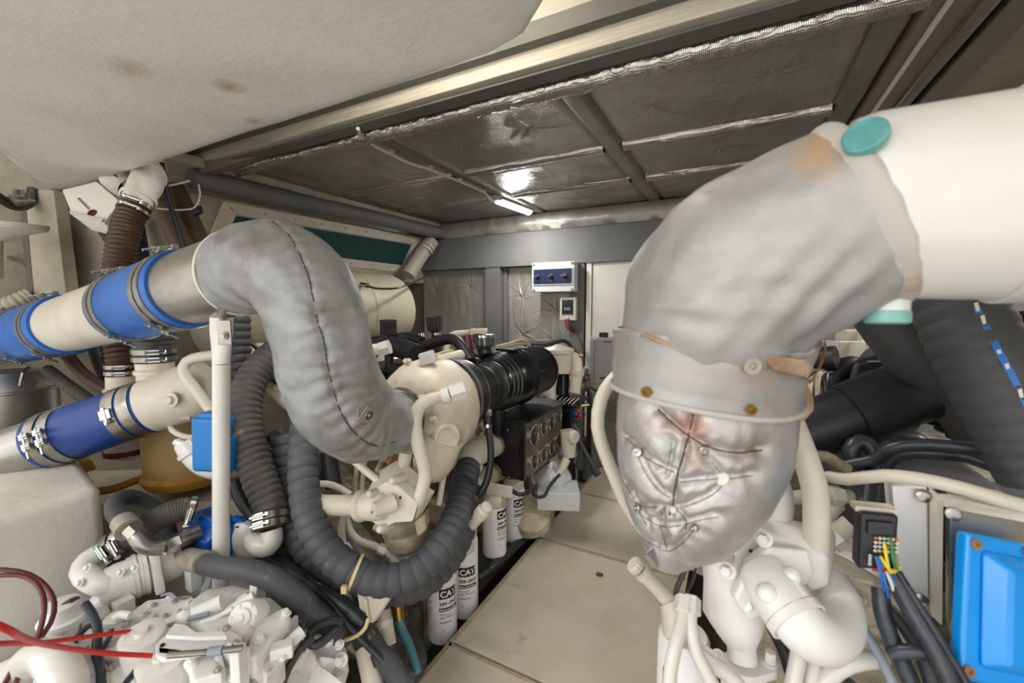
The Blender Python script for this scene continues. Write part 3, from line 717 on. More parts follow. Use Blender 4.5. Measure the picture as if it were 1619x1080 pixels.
fr = T('hull_stiffener', 'wide cream upright frame plate left of the brown hose', 'frame')
MB().slab([A(38, 300, 2.25), A(84, 300, 2.25), A(106, 480, 2.2), A(54, 480, 2.2)], (-0.02, 0.06, 0)).build('web', 'hull', fr, bev=0.006)
MB().slab([A(30, 300, 2.28), A(38, 300, 2.25), A(54, 480, 2.2), A(44, 480, 2.24)], (-0.03, 0.12, 0)).build('flange', 'greydark', fr)
fr2 = MB().slab([A(93, 352, 2.4), A(100, 335, 2.4), A(118, 328, 2.4), A(150, 360, 2.4), A(170, 392, 2.4), A(166, 440, 2.4), A(150, 470, 2.38), A(122, 475, 2.38)], (-0.06, 0.08, 0)).build('hull_bracket', 'hull', bev=0.008)
tag(fr2, 'cream rounded gusset bracket beside the brown corrugated hose', 'bracket')
fr3 = MB().slab([A(215, 330, 2.5), A(262, 300, 2.5), A(275, 420, 2.45), A(238, 430, 2.45)], (-0.06, 0.1, 0)).build('hull_bracket', 'hull', bev=0.008)
tag(fr3, 'dull cream hull plate behind the brown hose', 'bracket')
ds = T('round_shelf', 'off-white round plate jutting in at the left edge', 'shelf')
MB().lathe([(-0.07, 0.03), (-0.05, 0.06), (-0.012, 0.17), (0, 0.178), (0.012, 0.178), (0.014, 0.17)], A(-10, 357, 1.95), (0.05, -0.05, 1), 40).build('plate', 'gelcoat', ds)
MB().tube([A(-10, 365, 1.95), A(-10, 440, 1.95)], 0.03, 14).build('stem', 'hull', ds)
tag(MB().tube([A(0, 400, 2.3), A(20, 410, 2.3), A(42, 420, 2.25)], 0.008, 8).build('hull_rod', 'steel'), 'thin steel rod against the hull at far left', 'rod')
hose('hull_hose', 'black hose behind the frames in the upper left corner', 'hose', [(-20, 300, 2.0), (20, 325, 2.1), (45, 322, 2.2), (52, 300, 2.25)], 0.022, 'rubber_black')
hose('hull_hose', 'black hose running down the gap left of the rounded bracket', 'hose', [(92, 300, 2.3), (98, 340, 2.34), (90, 380, 2.32), (98, 440, 2.3), (112, 490, 2.28)], 0.03, 'rubber_black')
hose('hull_hose', 'black ribbed hose behind the brown hose near the hull', 'hose', [(206, 330, 2.4), (215, 380, 2.35), (222, 430, 2.3)], 0.05, 'rubber_black', rib=(0.025, 0.008))
hose('hull_hose', 'white spiral ribbed hose entering from the left edge', 'hose', [(-20, 494, 2.15), (20, 480, 2.15), (50, 468, 2.2)], 0.042, 'hull', rib=(0.02, 0.006))
valve = T('seacock', 'dark valve body in the upper left corner', 'valve')
MB().ball(A(26, 316, 2.1), 0.03, 14).tube([A(26, 316, 2.1), A(26, 300, 2.1)], 0.012, 10).build('valve_body', 'greydark', valve)
MB().tube([A(24, 318, 2.05), A(56, 318, 2.1)], 0.007, 8).build('valve_handle', 'steel', valve)

# brown hose with white elbow
bh = T('brown_hose', 'dark brown corrugated hose dropping from a white elbow', 'hose')
bpts = [(218, 318, 1.78), (203, 350, 1.75), (193, 390, 1.72), (186, 440, 1.7), (186, 500, 1.66), (192, 550, 1.63), (195, 588, 1.62)]
MB().tube([A(*p) for p in bpts], 0.053, 24, rib=(0.018, 0.006, 1)).build('corrugated_tube', 'brown_hose', bh)
c_, d_ = end_frame([A(*p) for p in bpts], 0, 1); hose_clamp(bh, c_ + d_ * 0.02, d_, 0.054, 0.016, (1, -0.6, 0)); hose_clamp(bh, c_ + d_ * 0.05, d_, 0.054, 0.012, (1, -0.6, 0))
for y in (578, 588): hose_clamp(bh, A(195, y, 1.62), _Z, 0.054, 0.014, (0.9, -0.5, 0))
el = T('white_elbow', 'white plastic pipe elbow under the low moulded ceiling', 'pipe fitting')
MB().tube([A(214, 326, 1.77), A(222, 308, 1.79), A(230, 294, 1.83), A(236, 280, 1.9), A(240, 262, 2.0)], [0.05, 0.055, 0.06, 0.06, 0.055], 24).build('elbow_body', 'gelcoat', el)
for p, q in (((219, 314, 1.785), (214, 326, 1.77)), ((236, 280, 1.9), (240, 262, 2.0))): MB().band(A(*p), A(*p) - A(*q), 0.058, 0.014, 0.006).build('socket_rim', 'gelcoat', el)
sg = T('hose_spigot', 'cream pipe stub below the brown hose clamps', 'pipe fitting')
MB().lathe([(-0.12, 0.06), (-0.02, 0.06), (-0.015, 0.052), (0.03, 0.05)], A(195, 606, 1.62), _Z, 24).build('stub', 'cream', sg)
# white box with label
wbx = T('label_box', 'dirty white box with a printed label under the low ceiling', 'box')
fa, fb, fc, fd = A(97, 300, 1.75), A(152, 286, 1.78), A(190, 318, 1.74), A(163, 353, 1.70); fe = A(114, 341, 1.71)
nrm_ = (fb - fa).cross(fe - fa).normalized(); nrm_ = nrm_ if nrm_.dot(_FW) < 0 else -nrm_
MB().slab([fa, fb, fc, fd, fe], -nrm_ * 0.10).build('casing', 'gelcoat', wbx, bev=0.006)
MB().slab([fe + nrm_ * .002, fd + nrm_ * .002, fd.lerp(fc, 0.15) + nrm_ * .002, fe.lerp(fa, 0.15) + nrm_ * .002], nrm_ * 0.008).build('lid_rim', 'cream', wbx, bev=0.003)
tw = bvh(wbx.children[0])
q = stick(tw, 132, 325, 0.001)[0]; e1 = (A(150, 340, 1.72) - A(124, 316, 1.74)).normalized()
MB().slab([stick(tw, *p, 0.001)[0] for p in ((122, 314), (126, 313), (143, 330), (140, 332))], nrm_ * 0.001).build('printed_label', 'inkgrey', wbx)
MB().lathe([(0, 0.017), (0.001, 0.017), (0.001, 0.012), (0, 0.012)], stick(tw, 146, 337, 0.001)[0], nrm_, 20).build('printed_logo', 'maroon', wbx)
gr = T('round_duct', 'white duct mouth with black mesh above the label box', 'duct')
MB().tube([A(206, 300, 1.95), A(190, 290, 1.95), A(178, 280, 1.95)], 0.055, 20, caps=False).build('duct_ring', 'gelcoat', gr)
MB().lathe([(0, 0.045), (0.004, 0.045)], A(180, 290, 1.92), (0.3, -1, -0.3), 20).build('mesh', 'black_void', gr)
# brown slanted pipes and cables against the hull
for i, (p0, p1, r, lab) in enumerate((((247, 300, 2.2), (296, 408, 2.1), 0.05, 'brown stained pipe slanting down beside the dark cable'), ((276, 300, 2.35), (318, 392, 2.25), 0.055, 'wider brown pipe slanting down nearest the green vent'))):
    tag(MB().tube([A(*p0), A(*p1)], r, 20).build('stained_pipe', 'brown_pipe'), lab, 'pipe')
hose('dark_cable', 'dark blue-black cable hanging down in front of brown pipes', 'cable', [(256, 258, 1.95), (263, 300, 1.95), (275, 345, 1.95), (291, 395, 1.95)], 0.011, 'wire_black')
hose('white_wire', 'thin white wire looping behind the dark cable', 'wire', [(250, 296, 2.1), (275, 292, 2.1), (300, 286, 2.15)], 0.005, 'wire_white')
hose('white_wire', 'thin white wire sagging lower across the brown pipes', 'wire', [(235, 327, 2.05), (262, 331, 2.05), (285, 332, 2.1), (308, 328, 2.1), (316, 310, 2.12), (314, 292, 2.15)], 0.004, 'wire_white')
tag(MB().box(A(311, 333, 2.12), (0.05, 0.03, 0.04), (1, .2, .3)).build('wire_connector', 'rubber_black', bev=0.006), 'small black connector on the white wire near the vent', 'connector')

# steel tank at the left edge, under the exhaust
wt = T('water_lift_tank', 'grey steel drum with domed top at the left edge', 'tank')
MB().lathe([(-0.7, 0.17), (0.0, 0.17), (0.004, 0.176), (0.012, 0.176), (0.016, 0.17), (0.05, 0.16), (0.09, 0.12), (0.1, 0.02)], A(10, 618, 1.95), _Z, 44).build('drum', 'brushed', wt)
MB().tube([A(32, 610, 1.8), A(36, 590, 1.8), A(46, 580, 1.85)], 0.006, 8).build('weld_strap', 'steel', wt)
for i, (pts, r, m, lab) in enumerate((
    ([(75, 585, 1.95), (110, 612, 1.9), (150, 640, 1.85), (180, 660, 1.8)], 0.026, 'rubber_dust', 'grey dusty hose slanting down behind the dark blue hose'),
    ([(105, 560, 1.9), (130, 590, 1.85), (160, 612, 1.8), (175, 620, 1.78)], 0.024, 'brown_hose', 'brown hose slanting toward the cream pipe stub'),
    ([(150, 545, 2.0), (158, 570, 2.0), (170, 598, 1.95)], 0.03, 'rubber_black', 'short black hose between brown hoses under the exhaust'))):
    hose('slanted_hose', lab, 'hose', pts, r, m)
# tan drum and white base
td = T('tan_drum', 'tan plastic drum behind the dark blue hose and post', 'drum')
MB().lathe([(0, 0.13), (0.01, 0.142), (0.16, 0.145), (0.40, 0.15), (0.42, 0.14)], A(300, 752, 1.72), _Z, 44).build('drum_shell', 'tan', td)
MB().lathe([(0, 0.14), (0.03, 0.155), (0.035, 0.155), (0.05, 0.14)], A(300, 757, 1.72), _Z, 44).build('drum_base_ring', 'yellow_hose', td)
yb = tag(MB().tube([A(100, 775, 1.5), A(170, 775, 1.55), A(215, 760, 1.62), A(250, 750, 1.7), A(300, 750, 1.72)], 0.014, 14).build('yellow_hose', 'yellow_hose'), 'mustard yellow hose lying on the cream ledge', 'hose')
pt = T('fuel_bowl', 'pale bowl with red band under the dark blue hose', 'bowl')
MB().lathe([(-0.09, 0.03), (-0.075, 0.06), (-0.03, 0.075), (0.08, 0.078)], A(200, 690, 1.7), _Z, 28).build('bowl', 'cream', pt)
MB().band(A(200, 712, 1.7), _Z, 0.068, 0.02, 0.004).build('red_band', 'maroon', pt)
tag(MB().tube([A(112, 730, 1.6), A(135, 735, 1.62), A(140, 745, 1.62)], 0.022, 14).build('ledge_elbow', 'yellow_hose'), 'mustard elbow at the cream block corner', 'pipe fitting')
# ledge along the port engine bearer
S(MB().hull8([A(100, 800, 1.75), A(420, 790, 1.6), A(420, 1000, 1.6), A(60, 1040, 1.6), A(130, 745, 2.05), A(420, 738, 2.1), A(420, 790, 1.6), A(100, 800, 1.75)]).build('floor_ledge', 'hull'), 'cream ledge of the port engine bearer')
# fibreglass block in the left foreground
bl = MB(); zt, zb = A(150, 757, 1.3).z, -0.42
def bxy(px, py, d): v = A(px, py, d); return v.x, v.y
fx_ = [bxy(163, 800, 1.26), bxy(120, 742, 1.55), bxy(-80, 790, 1.75), bxy(-200, 800, 1.15), bxy(-120, 870, 0.95)]
bl.slab([Vector((x, y, zb)) for x, y in fx_], (0, 0, zt - zb))
bo = bl.build('fibreglass_block', 'gelcoat', bev=0.03, seg=4); tag(bo, 'rough cream fibreglass block in the left foreground', 'block')

# ================================================================== PORT GEARBOX, oil cooler, sea-water pump
GZ = 0.36
gb = T('marine_gearbox', 'white painted marine gearbox casting in the left foreground', 'gearbox')
def zpoly(ps, z): return [onZ(x, y, z) for x, y in ps]
MB().slab(zpoly([(60, 1010), (110, 968), (200, 955), (300, 942), (430, 940), (456, 962), (446, 1004), (408, 1058), (392, 1130), (40, 1130)], GZ), (0, 0, -0.72)).build('housing', 'gearworn', gb, bev=0.02, seg=3, disp=(0.004, 14))
MB().slab(zpoly([(206, 968), (232, 948), (300, 940), (318, 950), (292, 980), (244, 992)], GZ + 0.035), (0, 0, -0.05)).build('top_plate', 'gearwhite', gb, bev=0.006)
MB().slab(zpoly([(300, 948), (330, 928), (372, 922), (398, 930), (406, 950), (402, 992), (380, 1004), (335, 1000), (296, 980)], GZ + 0.075), (0, 0, -0.10)).build('valve_body', 'gearworn', gb, bev=0.012, seg=3, disp=(0.003, 30))
vc_ = onZ(386, 976, GZ + 0.08); vax = Vector((0.45, -0.75, 0.55)).normalized()
rc = MB().lathe([(-0.05, 0.034), (0.0, 0.034), (0.006, 0.030), (0.008, 0.020), (0.014, 0.018), (0.016, 0.008), (0.02, 0.007)], vc_, vax, 28).build('round_cover', 'gearwhite', gb)
u_, v_, _ = basis(vax)
for k_ in range(6):
    a = 2 * PI * k_ / 6; MB().hexa(vc_ + u_ * 0.026 * math.cos(a) + v_ * 0.026 * math.sin(a) + vax * 0.005, vax, 0.004, 0.005).build('bolt', 'gearwhite', rc)
MB().hull8([onZ(392, 972, GZ + 0.04), onZ(404, 968, GZ + 0.04), onZ(404, 962, GZ + 0.04), onZ(392, 964, GZ + 0.04)] + [A(395, 925, 1.05), A(408, 922, 1.05), A(408, 920, 1.08), A(395, 922, 1.08)]).build('lever_bracket', 'gearwhite', gb, bev=0.004)
MB().tube([A(340, 985, 1.0), A(365, 965, 1.0), A(402, 943, 1.02)], 0.013, 14).build('spool', 'gearwhite', gb)
MB().tube([A(290, 978, 0.97), A(330, 962, 0.99), A(352, 952, 1.0)], [0.016, 0.018, 0.018], 16).build('spool', 'gearwhite', gb)
MB().ball(A(291, 977, 0.965), 0.018, 14).build('spool_cap', 'gearwhite', gb)
# shoulder cover running down to the right
sc_ = MB(); sc_.slab(zpoly([(398, 984), (450, 956), (462, 972), (454, 984), (402, 1042), (388, 1036)], GZ + 0.06), (0, 0, -0.09)); sco = sc_.build('side_cover', 'gearwhite', gb, bev=0.014, seg=3)
for p in ((451, 972), (411, 1012)): MB().bolt(onZ(*p, GZ + 0.061), (0, 0, 1), 0.009).build('bolt', 'gearwhite', sco)
sc2 = MB().slab(zpoly([(300, 1015), (360, 1008), (385, 1000), (396, 1035), (392, 1075), (350, 1095), (300, 1090)], GZ + 0.03), (0, 0, -0.08)).build('mid_cover', 'gearworn', gb, bev=0.014, seg=3, disp=(0.003, 26))
for p in ((318, 1022), (352, 1018), (384, 1040), (372, 1070)): MB().bolt(onZ(*p, GZ + 0.031), (0, 0, 1), 0.008).build('bolt', 'gearwhite', sc2)
# shift bracket
sb = MB(); sb.slab(zpoly([(246, 1018), (258, 1006), (300, 998), (358, 1006), (358, 1022), (300, 1034), (256, 1040), (246, 1034)], GZ + 0.10), (0, 0, -0.012)); sbo = sb.build('shift_bracket', 'gearwhite', gb, bev=0.003)
MB().slab(zpoly([(262, 1004), (310, 1007), (358, 1006), (352, 998), (310, 1000), (292, 988), (276, 986)], GZ + 0.13), (0, 0, -0.008)).build('bracket_flange', 'gearwhite', sbo)
MB().hull8(zpoly([(252, 1028), (300, 1034), (300, 1040), (252, 1036)], GZ + 0.01) + zpoly([(252, 1024), (300, 1030), (300, 1036), (252, 1032)], GZ + 0.10)).build('bracket_leg', 'gearwhite', sbo)
for p in ((257, 1021), (268, 1032), (273, 1031)): MB().lathe([(0, 0.004), (0.003, 0.004)], onZ(*p, GZ + 0.101), _Z, 10).build('hole', 'black_void', sbo)
MB().tube([onZ(266, 1036, GZ + 0.115), onZ(330, 1031, GZ + 0.115), onZ(384, 1024, GZ + 0.11)], 0.006, 10).build('shift_rod', 'steel', gb)
MB().tube([onZ(330, 1031, GZ + 0.115), onZ(352, 1028, GZ + 0.115)], 0.009, 10).build('rod_sleeve', 'grey_tube', gb)
MB().tube([A(270, 988, 0.95), A(300, 978, 0.96), A(330, 970, 0.97)], 0.005, 10).build('shift_rod', 'grey_tube', gb)
# bosses, ribs and bolts over the casting
rg = random.Random(11)
for (x, y, r, h) in ((150, 985, 0.03, 0.02), (185, 992, 0.022, 0.03), (185, 1010, 0.03, 0.015), (220, 1020, 0.026, 0.03), (170, 1040, 0.045, 0.012), (240, 1060, 0.04, 0.10), (265, 1075, 0.045, 0.06), (330, 1060, 0.03, 0.05), (140, 1060, 0.03, 0.05), (205, 1058, 0.03, 0.02), (410, 1060, 0.03, 0.02), (430, 1030, 0.025, 0.02), (160, 1010, 0.018, 0.025)):
    q = onZ(x, y, GZ); b_ = MB().lathe([(-0.02, r * 1.15), (h * 0.5, r * 1.05), (h, r), (h + 0.004, r * 0.8), (h + 0.004, r * 0.35), (h + 0.012, r * 0.3)], q, (0.1, -0.15, 1), 22).build('boss', 'gearworn', gb)
    MB().bolt(q + Vector((r * 1.5, -0.01, 0.0)), _Z, 0.007).build('bolt', 'gearwhite', gb)
for (x, y) in ((238, 958), (228, 972), (240, 977), (298, 955), (268, 945), (130, 1000), (122, 1030), (200, 1035), (280, 1052), (310, 1048), (400, 1080), (222, 1003), (340, 1080), (172, 975)):
    MB().bolt(onZ(x, y, GZ + (0.036 if 206 < x < 300 and y < 985 else 0.002)), _Z, 0.0065).build('bolt', 'bolt' if rg.random() < 0.3 else 'gearwhite', gb)
for (a, b_) in (((130, 985), (165, 1070)), ((205, 1000), (262, 1010)), ((300, 990), (300, 1040)), ((405, 1050), (470, 985)), ((110, 1040), (240, 1046))):
    p, q = onZ(*a, GZ), onZ(*b_, GZ); d = (q - p); MB().box((p + q) / 2 + _Z * 0.008, (d.length, 0.012, 0.03), d, (-d.y, d.x, 0)).build('rib', 'gearworn', gb, bev=0.004)
# cleaner rail and bell housing to the right
MB().tube([A(478, 998, 0.98), A(430, 1042, 0.93), A(372, 1090, 0.88)], 0.014, 14).build('drain_rail', 'gearwhite', gb)
for t in ((446, 1028), (404, 1064)): MB().box(A(*t, 0.925), (0.03, 0.03, 0.045), (0.7, -0.6, 0), (0, 0, 1)).build('rail_clip', 'gearwhite', gb, bev=0.004)
MB().lathe([(0, 0.026), (0.012, 0.026), (0.013, 0.018), (0.006, 0.016), (0.006, 0.001)], A(411, 1042, 0.93), (0.35, -0.5, 0.75), 24).build('plug_ring', 'gearwhite', gb)
bh_ = T('bell_housing', 'white bell housing casting between gearbox and left engine', 'housing')
MB().slab([A(470, 985, 1.12), A(548, 1015, 1.12), A(556, 1060, 1.1), A(545, 1100, 1.08), A(430, 1110, 1.05), A(440, 1040, 1.08)], (-0.3, 0.12, -0.25)).build('casing', 'gearwhite', bh_, bev=0.02, seg=3, disp=(0.004, 14))
for p in ((540, 1043), (535, 1075)): MB().bolt(A(p[0], p[1], 1.085), (0.3, -0.8, 0.4), 0.012, 0.016).build('bolt', 'gearwhite', bh_)
MB().slab([A(530, 1040, 1.085), A(536, 1042, 1.085), A(515, 1085, 1.06), A(508, 1083, 1.06)], (-0.02, -0.03, 0.02)).build('rib', 'gearwhite', bh_, bev=0.004)
MB().slab([A(500, 1062, 1.07), A(520, 1070, 1.06), A(560, 1100, 1.05), A(490, 1100, 1.04)], (0, -0.01, 0.03)).build('rib', 'gearwhite', bh_, bev=0.006)

# filler cap with dipstick loop
fc_ = T('gearbox_filler', 'white filler neck with cap at the gearbox front left', 'filler cap')
MB().lathe([(-0.16, 0.026), (0.0, 0.026), (0.002, 0.042), (0.016, 0.044), (0.02, 0.036), (0.05, 0.033), (0.055, 0.02)], A(100, 985, 1.0), (0.05, -0.02, 1), 28).build('neck', 'gearwhite', fc_)
MB().tube([A(93, 965, 0.99), A(100, 958, 0.99), A(112, 950, 1.0), A(118, 948, 1.0)], 0.012, 10, flat=0.5).build('dipstick_loop', 'brown_pipe', fc_)
# big white elbow and ribbed hose at the lower left corner
we = T('white_suction_elbow', 'large smooth white pipe elbow at the bottom left corner', 'pipe')
MB().tube([A(110, 1130, 0.80), A(104, 1080, 0.82), A(85, 1042, 0.86), A(55, 1040, 0.92), A(20, 1075, 0.96), A(-20, 1110, 0.98)], 0.034, 26).build('pipe_body', 'whitepaint', we)
MB().tube([A(-30, 1068, 1.05), A(20, 1048, 1.05), A(70, 1025, 1.05)], 0.013, 12).build('support_rod', 'whitepaint', we)
hose('corner_hose', 'grey ribbed hose at the very bottom left', 'hose', [(-30, 1085, 0.98), (20, 1075, 0.97), (50, 1062, 0.96)], 0.02, 'rubber_grey', rib=(0.012, 0.004))

# oil cooler
oc = T('oil_cooler', 'white cylindrical oil cooler lying across the gearbox', 'oil cooler')
c0, c1 = A(212, 912, 1.15), A(312, 874, 1.25); cd = (c1 - c0).normalized()
MB().lathe([(0, 0.047), ((c1 - c0).length * 0.92, 0.047), ((c1 - c0).length, 0.04)], c0, cd, 36).build('shell', 'gearworn', oc, disp=(0.0015, 40))
MB().box(c0 + cd * 0.045, (0.022, 0.115, 0.125), cd, (0.3, 1, 0)).build('square_flange', 'gearwhite', oc, bev=0.006)
for k_ in range(4): MB().band(c0 + cd * (-0.006 + 0.010 * k_), cd, 0.040, 0.0095, 0.018 if k_ % 2 else 0.015, 36).build('flange_ring', 'gearwhite', oc)
MB().lathe([(0, 0.051), (-0.03, 0.051), (-0.05, 0.046), (-0.066, 0.034), (-0.07, 0.012)], c0 - cd * 0.004, cd, 32).build('end_cap', 'gearwhite', oc)
MB().lathe([(0, 0.028), (0.03, 0.026), (0.04, 0.018), (0.044, 0.006)], A(176, 944, 1.13), -cd + Vector((0, 0, -0.25)), 20).build('cap_snout', 'gearwhite', oc)
ep = [(190, 925, 1.12), (170, 925, 1.10), (146, 918, 1.10), (132, 902, 1.12), (140, 886, 1.14), (158, 875, 1.16)]
MB().tube([A(*p) for p in ep], [0.03, 0.029, 0.028, 0.028, 0.027, 0.026], 26).build('elbow', 'gearwhite', oc)
MB().tube([A(158, 876, 1.16), A(170, 868, 1.165)], [0.028, 0.028], 22).build('hose_barb', 'mint', oc)
for p in ((140, 898, 1.08), (128, 922, 1.07), (215, 898, 1.1), (193, 905, 1.1)): MB().bolt(A(*p), (0.1, -0.9, 0.5), 0.007).build('bolt', 'gearwhite', oc)
MB().box(A(305, 905, 1.2), (0.035, 0.03, 0.10)).build('mount_foot', 'gearwhite', oc, bev=0.004)
MB().box(A(196, 962, 1.09), (0.03, 0.04, 0.05)).build('mount_foot', 'gearwhite', oc, bev=0.004)

# hoses between cooler and pump
ph = T('pump_hose', 'black ribbed hose from oil cooler up to the blue pump', 'hose')
ppts = [A(*p) for p in ((172, 866, 1.165), (190, 856, 1.17), (213, 845, 1.18), (238, 828, 1.19), (265, 813, 1.2), (290, 805, 1.22), (310, 806, 1.235))]
MB().tube(ppts[:4], 0.031, 22, rib=(0.03, 0.005)).build('rubber_hose', 'rubber', ph)
MB().tube(ppts[3:], [0.031, 0.033, 0.033, 0.03], 22, rib=(0.006, 0.0015)).build('wire_braid', 'rubber_dust', ph)
for t in (0.05, 0.15): c_, d_ = along(ppts, t); hose_clamp(ph, c_, d_, 0.032, 0.018, (0.6, -1, 0))
c_, d_ = along(ppts, 0.95); hose_clamp(ph, c_, d_, 0.034, 0.014, (0, -1, 0.3))
lo = T('loop_hose', 'black hose arching in a loop over the oil cooler', 'hose')
lpts = [A(*p) for p in ((196, 828, 1.12), (184, 814, 1.13), (181, 798, 1.16), (192, 787, 1.2), (215, 788, 1.25), (238, 800, 1.28), (256, 818, 1.29), (266, 838, 1.29), (270, 860, 1.29))]
MB().tube(lpts, 0.0215, 18).build('rubber_hose', 'rubber', lo)
MB().tube([A(194, 824, 1.12), A(204, 838, 1.10)], [0.027, 0.03], 16).build('crimp_sleeve', 'crimp', lo)
sf = T('swivel_fitting', 'dirty steel swivel pipe leading into the blue pump', 'pipe fitting')
MB().tube([A(*p) for p in ((203, 838, 1.10), (214, 845, 1.09), (222, 858, 1.09), (236, 866, 1.10), (258, 866, 1.12))], 0.019, 18).build('bent_tube', 'steel', sf)
MB().tube([A(258, 866, 1.12), A(280, 856, 1.15)], 0.023, 6, smooth=False).build('hex_union', 'chrome', sf)
MB().tube([A(280, 856, 1.15), A(312, 842, 1.2)], 0.022, 20, smooth=False).build('ferrule', 'steel', sf)
MB().tube([A(208, 836, 1.095), A(218, 846, 1.09)], 0.022, 6, smooth=False).build('hex_union', 'steel', sf)

# sea-water pump
sp = T('sea_water_pump', 'blue painted water pump with white cover behind the post', 'pump')
pa = Vector((0.28, -0.92, -0.1)).normalized()      # pump axis, cover faces us to the right
MB().lathe([(-0.02, 0.05), (0, 0.062), (0.09, 0.066), (0.13, 0.05)], A(325, 832, 1.30), Vector((0.9, -0.1, -0.1)), 10).build('pump_body', 'blue_paint', sp, bev=0.008)
MB().lathe([(-0.03, 0.052), (0, 0.075), (0.022, 0.075), (0.026, 0.066)], A(386, 850, 1.30), pa, 30).build('flange', 'blue_paint', sp)
MB().prism([(-0.09, -0.02), (-0.07, -0.045), (0.07, -0.045), (0.09, -0.02), (0.07, 0.03), (-0.07, 0.03)], A(390, 856, 1.285), basis(pa)[1], basis(pa)[0], pa * 0.016).build('flange_lug', 'blue_paint', sp, bev=0.004)
cv = MB().lathe([(0, 0.06), (0.016, 0.06), (0.022, 0.054), (0.03, 0.04), (0.034, 0.03)], A(393, 851, 1.275), pa, 32).build('cover', 'whitepaint', sp)
u_, v_, _ = basis(pa)
for k_ in range(5):
    a = 2 * PI * k_ / 5 + 0.5; MB().lathe([(0, 0.007), (0.006, 0.007), (0.006, 0.003)], A(393, 851, 1.275) + pa * 0.018 + (u_ * math.cos(a) + v_ * math.sin(a)) * 0.049, pa, 12).build('cap_screw', 'steel', cv)
MB().tube([A(400, 853, 1.235), A(412, 862, 1.215), A(424, 862, 1.22), A(430, 852, 1.225), A(429, 838, 1.23)], [0.03, 0.031, 0.031, 0.03, 0.028], 22).build('outlet_elbow', 'whitepaint', sp)
pw = T('pump_riser_hose', 'dusty black ribbed hose rising from the pump toward the lagged exhaust', 'hose')
rp_ = [A(*p) for p in ((428, 836, 1.235), (426, 800, 1.26), (412, 760, 1.28), (396, 715, 1.30), (386, 670, 1.32), (388, 628, 1.35), (405, 590, 1.4), (440, 555, 1.48), (490, 530, 1.6))]
MB().tube(rp_, [0.042, 0.046, 0.05, 0.052, 0.052, 0.05, 0.05, 0.05, 0.05], 26, rib=(0.022, 0.004, 2)).build('rubber_hose', 'rubber_dust', pw)
for t in (0.015, 0.045): c_, d_ = along(rp_, t); hose_clamp(pw, c_, d_, 0.046, 0.018, (0.6, -1, 0))
hose('rear_ribbed_hose', 'black ribbed hose upright behind the white post', 'hose', [(372, 500, 1.55), (374, 560, 1.55), (380, 620, 1.55), (398, 700, 1.5), (420, 780, 1.42), (440, 840, 1.4), (455, 900, 1.38)], 0.05, 'rubber', rib=(0.028, 0.005))
hose('pump_wire_bundle', 'black taped cable dropping beside the blue box', 'cable', [(368, 760, 1.25), (380, 790, 1.25), (398, 815, 1.25)], 0.016, 'wire_black')

# blue junction box on the bearer, behind the post
bj = T('blue_sensor_box', 'bright blue plastic box with black marks behind the white post', 'box')
bc = A(340, 700, 1.27)
MB().box(bc, (0.105, 0.06, 0.165), _R + _Z * -0.05, _F + _R * 0.25).build('casing', 'box_blue', bj, bev=0.012, seg=3)
MB().box(bc + _Z * 0.085, (0.06, 0.045, 0.02), _R, _F).build('cap', 'box_blue', bj, bev=0.005)
MB().box(A(368, 718, 1.25), (0.012, 0.05, 0.10), _R, _F).build('side_flap', 'box_blue', bj, bev=0.003)
tbj = bvh(bj.children[0])
for xx in (322, 332):
    o_, n_ = stick(tbj, xx + 3, 718, 0.0008); lettering(bj, '*303', 0.024, o_, _Z, -_R, 'ink', True)
wf = T('white_valve_fitting', 'white capped valve fitting left of the blue box', 'valve')
MB().tube([A(350, 742, 1.33), A(325, 735, 1.33), A(302, 715, 1.33), A(292, 700, 1.33)], [0.035, 0.036, 0.034, 0.03], 20).build('body', 'whitepaint', wf)
MB().band(A(304, 716, 1.33), A(292, 700, 1.33) - A(302, 715, 1.33), 0.032, 0.012, 0.008).build('collar', 'whitepaint', wf)
MB().hexa(A(290, 704, 1.31), (-0.9, -0.3, 0.3), 0.012, 0.03).build('plug', 'whitepaint', wf)
tag(MB().tube([A(268, 665, 1.45), A(272, 680, 1.42), A(290, 690, 1.4), A(312, 692, 1.36)], 0.009, 12).build('cream_pipe', 'cream'), 'thin cream tube from the tee down to the white valve', 'tube')
tag(MB().tube([A(348, 562, 1.4), A(318, 564, 1.38), A(295, 572, 1.37), A(290, 588, 1.36), A(305, 610, 1.35), A(335, 650, 1.33), (A(345, 662, 1.3))], 0.0165, 16).build('cream_pipe', 'cream'), 'thick cream tube bending in a U beside the white post', 'tube')
hx = T('heat_exchanger_end', 'cream casting with round cap behind the white post', 'casting')
MB().lathe([(0, 0.10), (0.03, 0.12), (0.25, 0.13)], A(330, 600, 1.62), (0.2, 1, 0), 32).build('body', 'cream', hx)
MB().lathe([(0, 0.04), (-0.015, 0.04), (-0.02, 0.034)], A(322, 590, 1.55), (0.25, 1, 0), 24).build('cap', 'cream', hx)

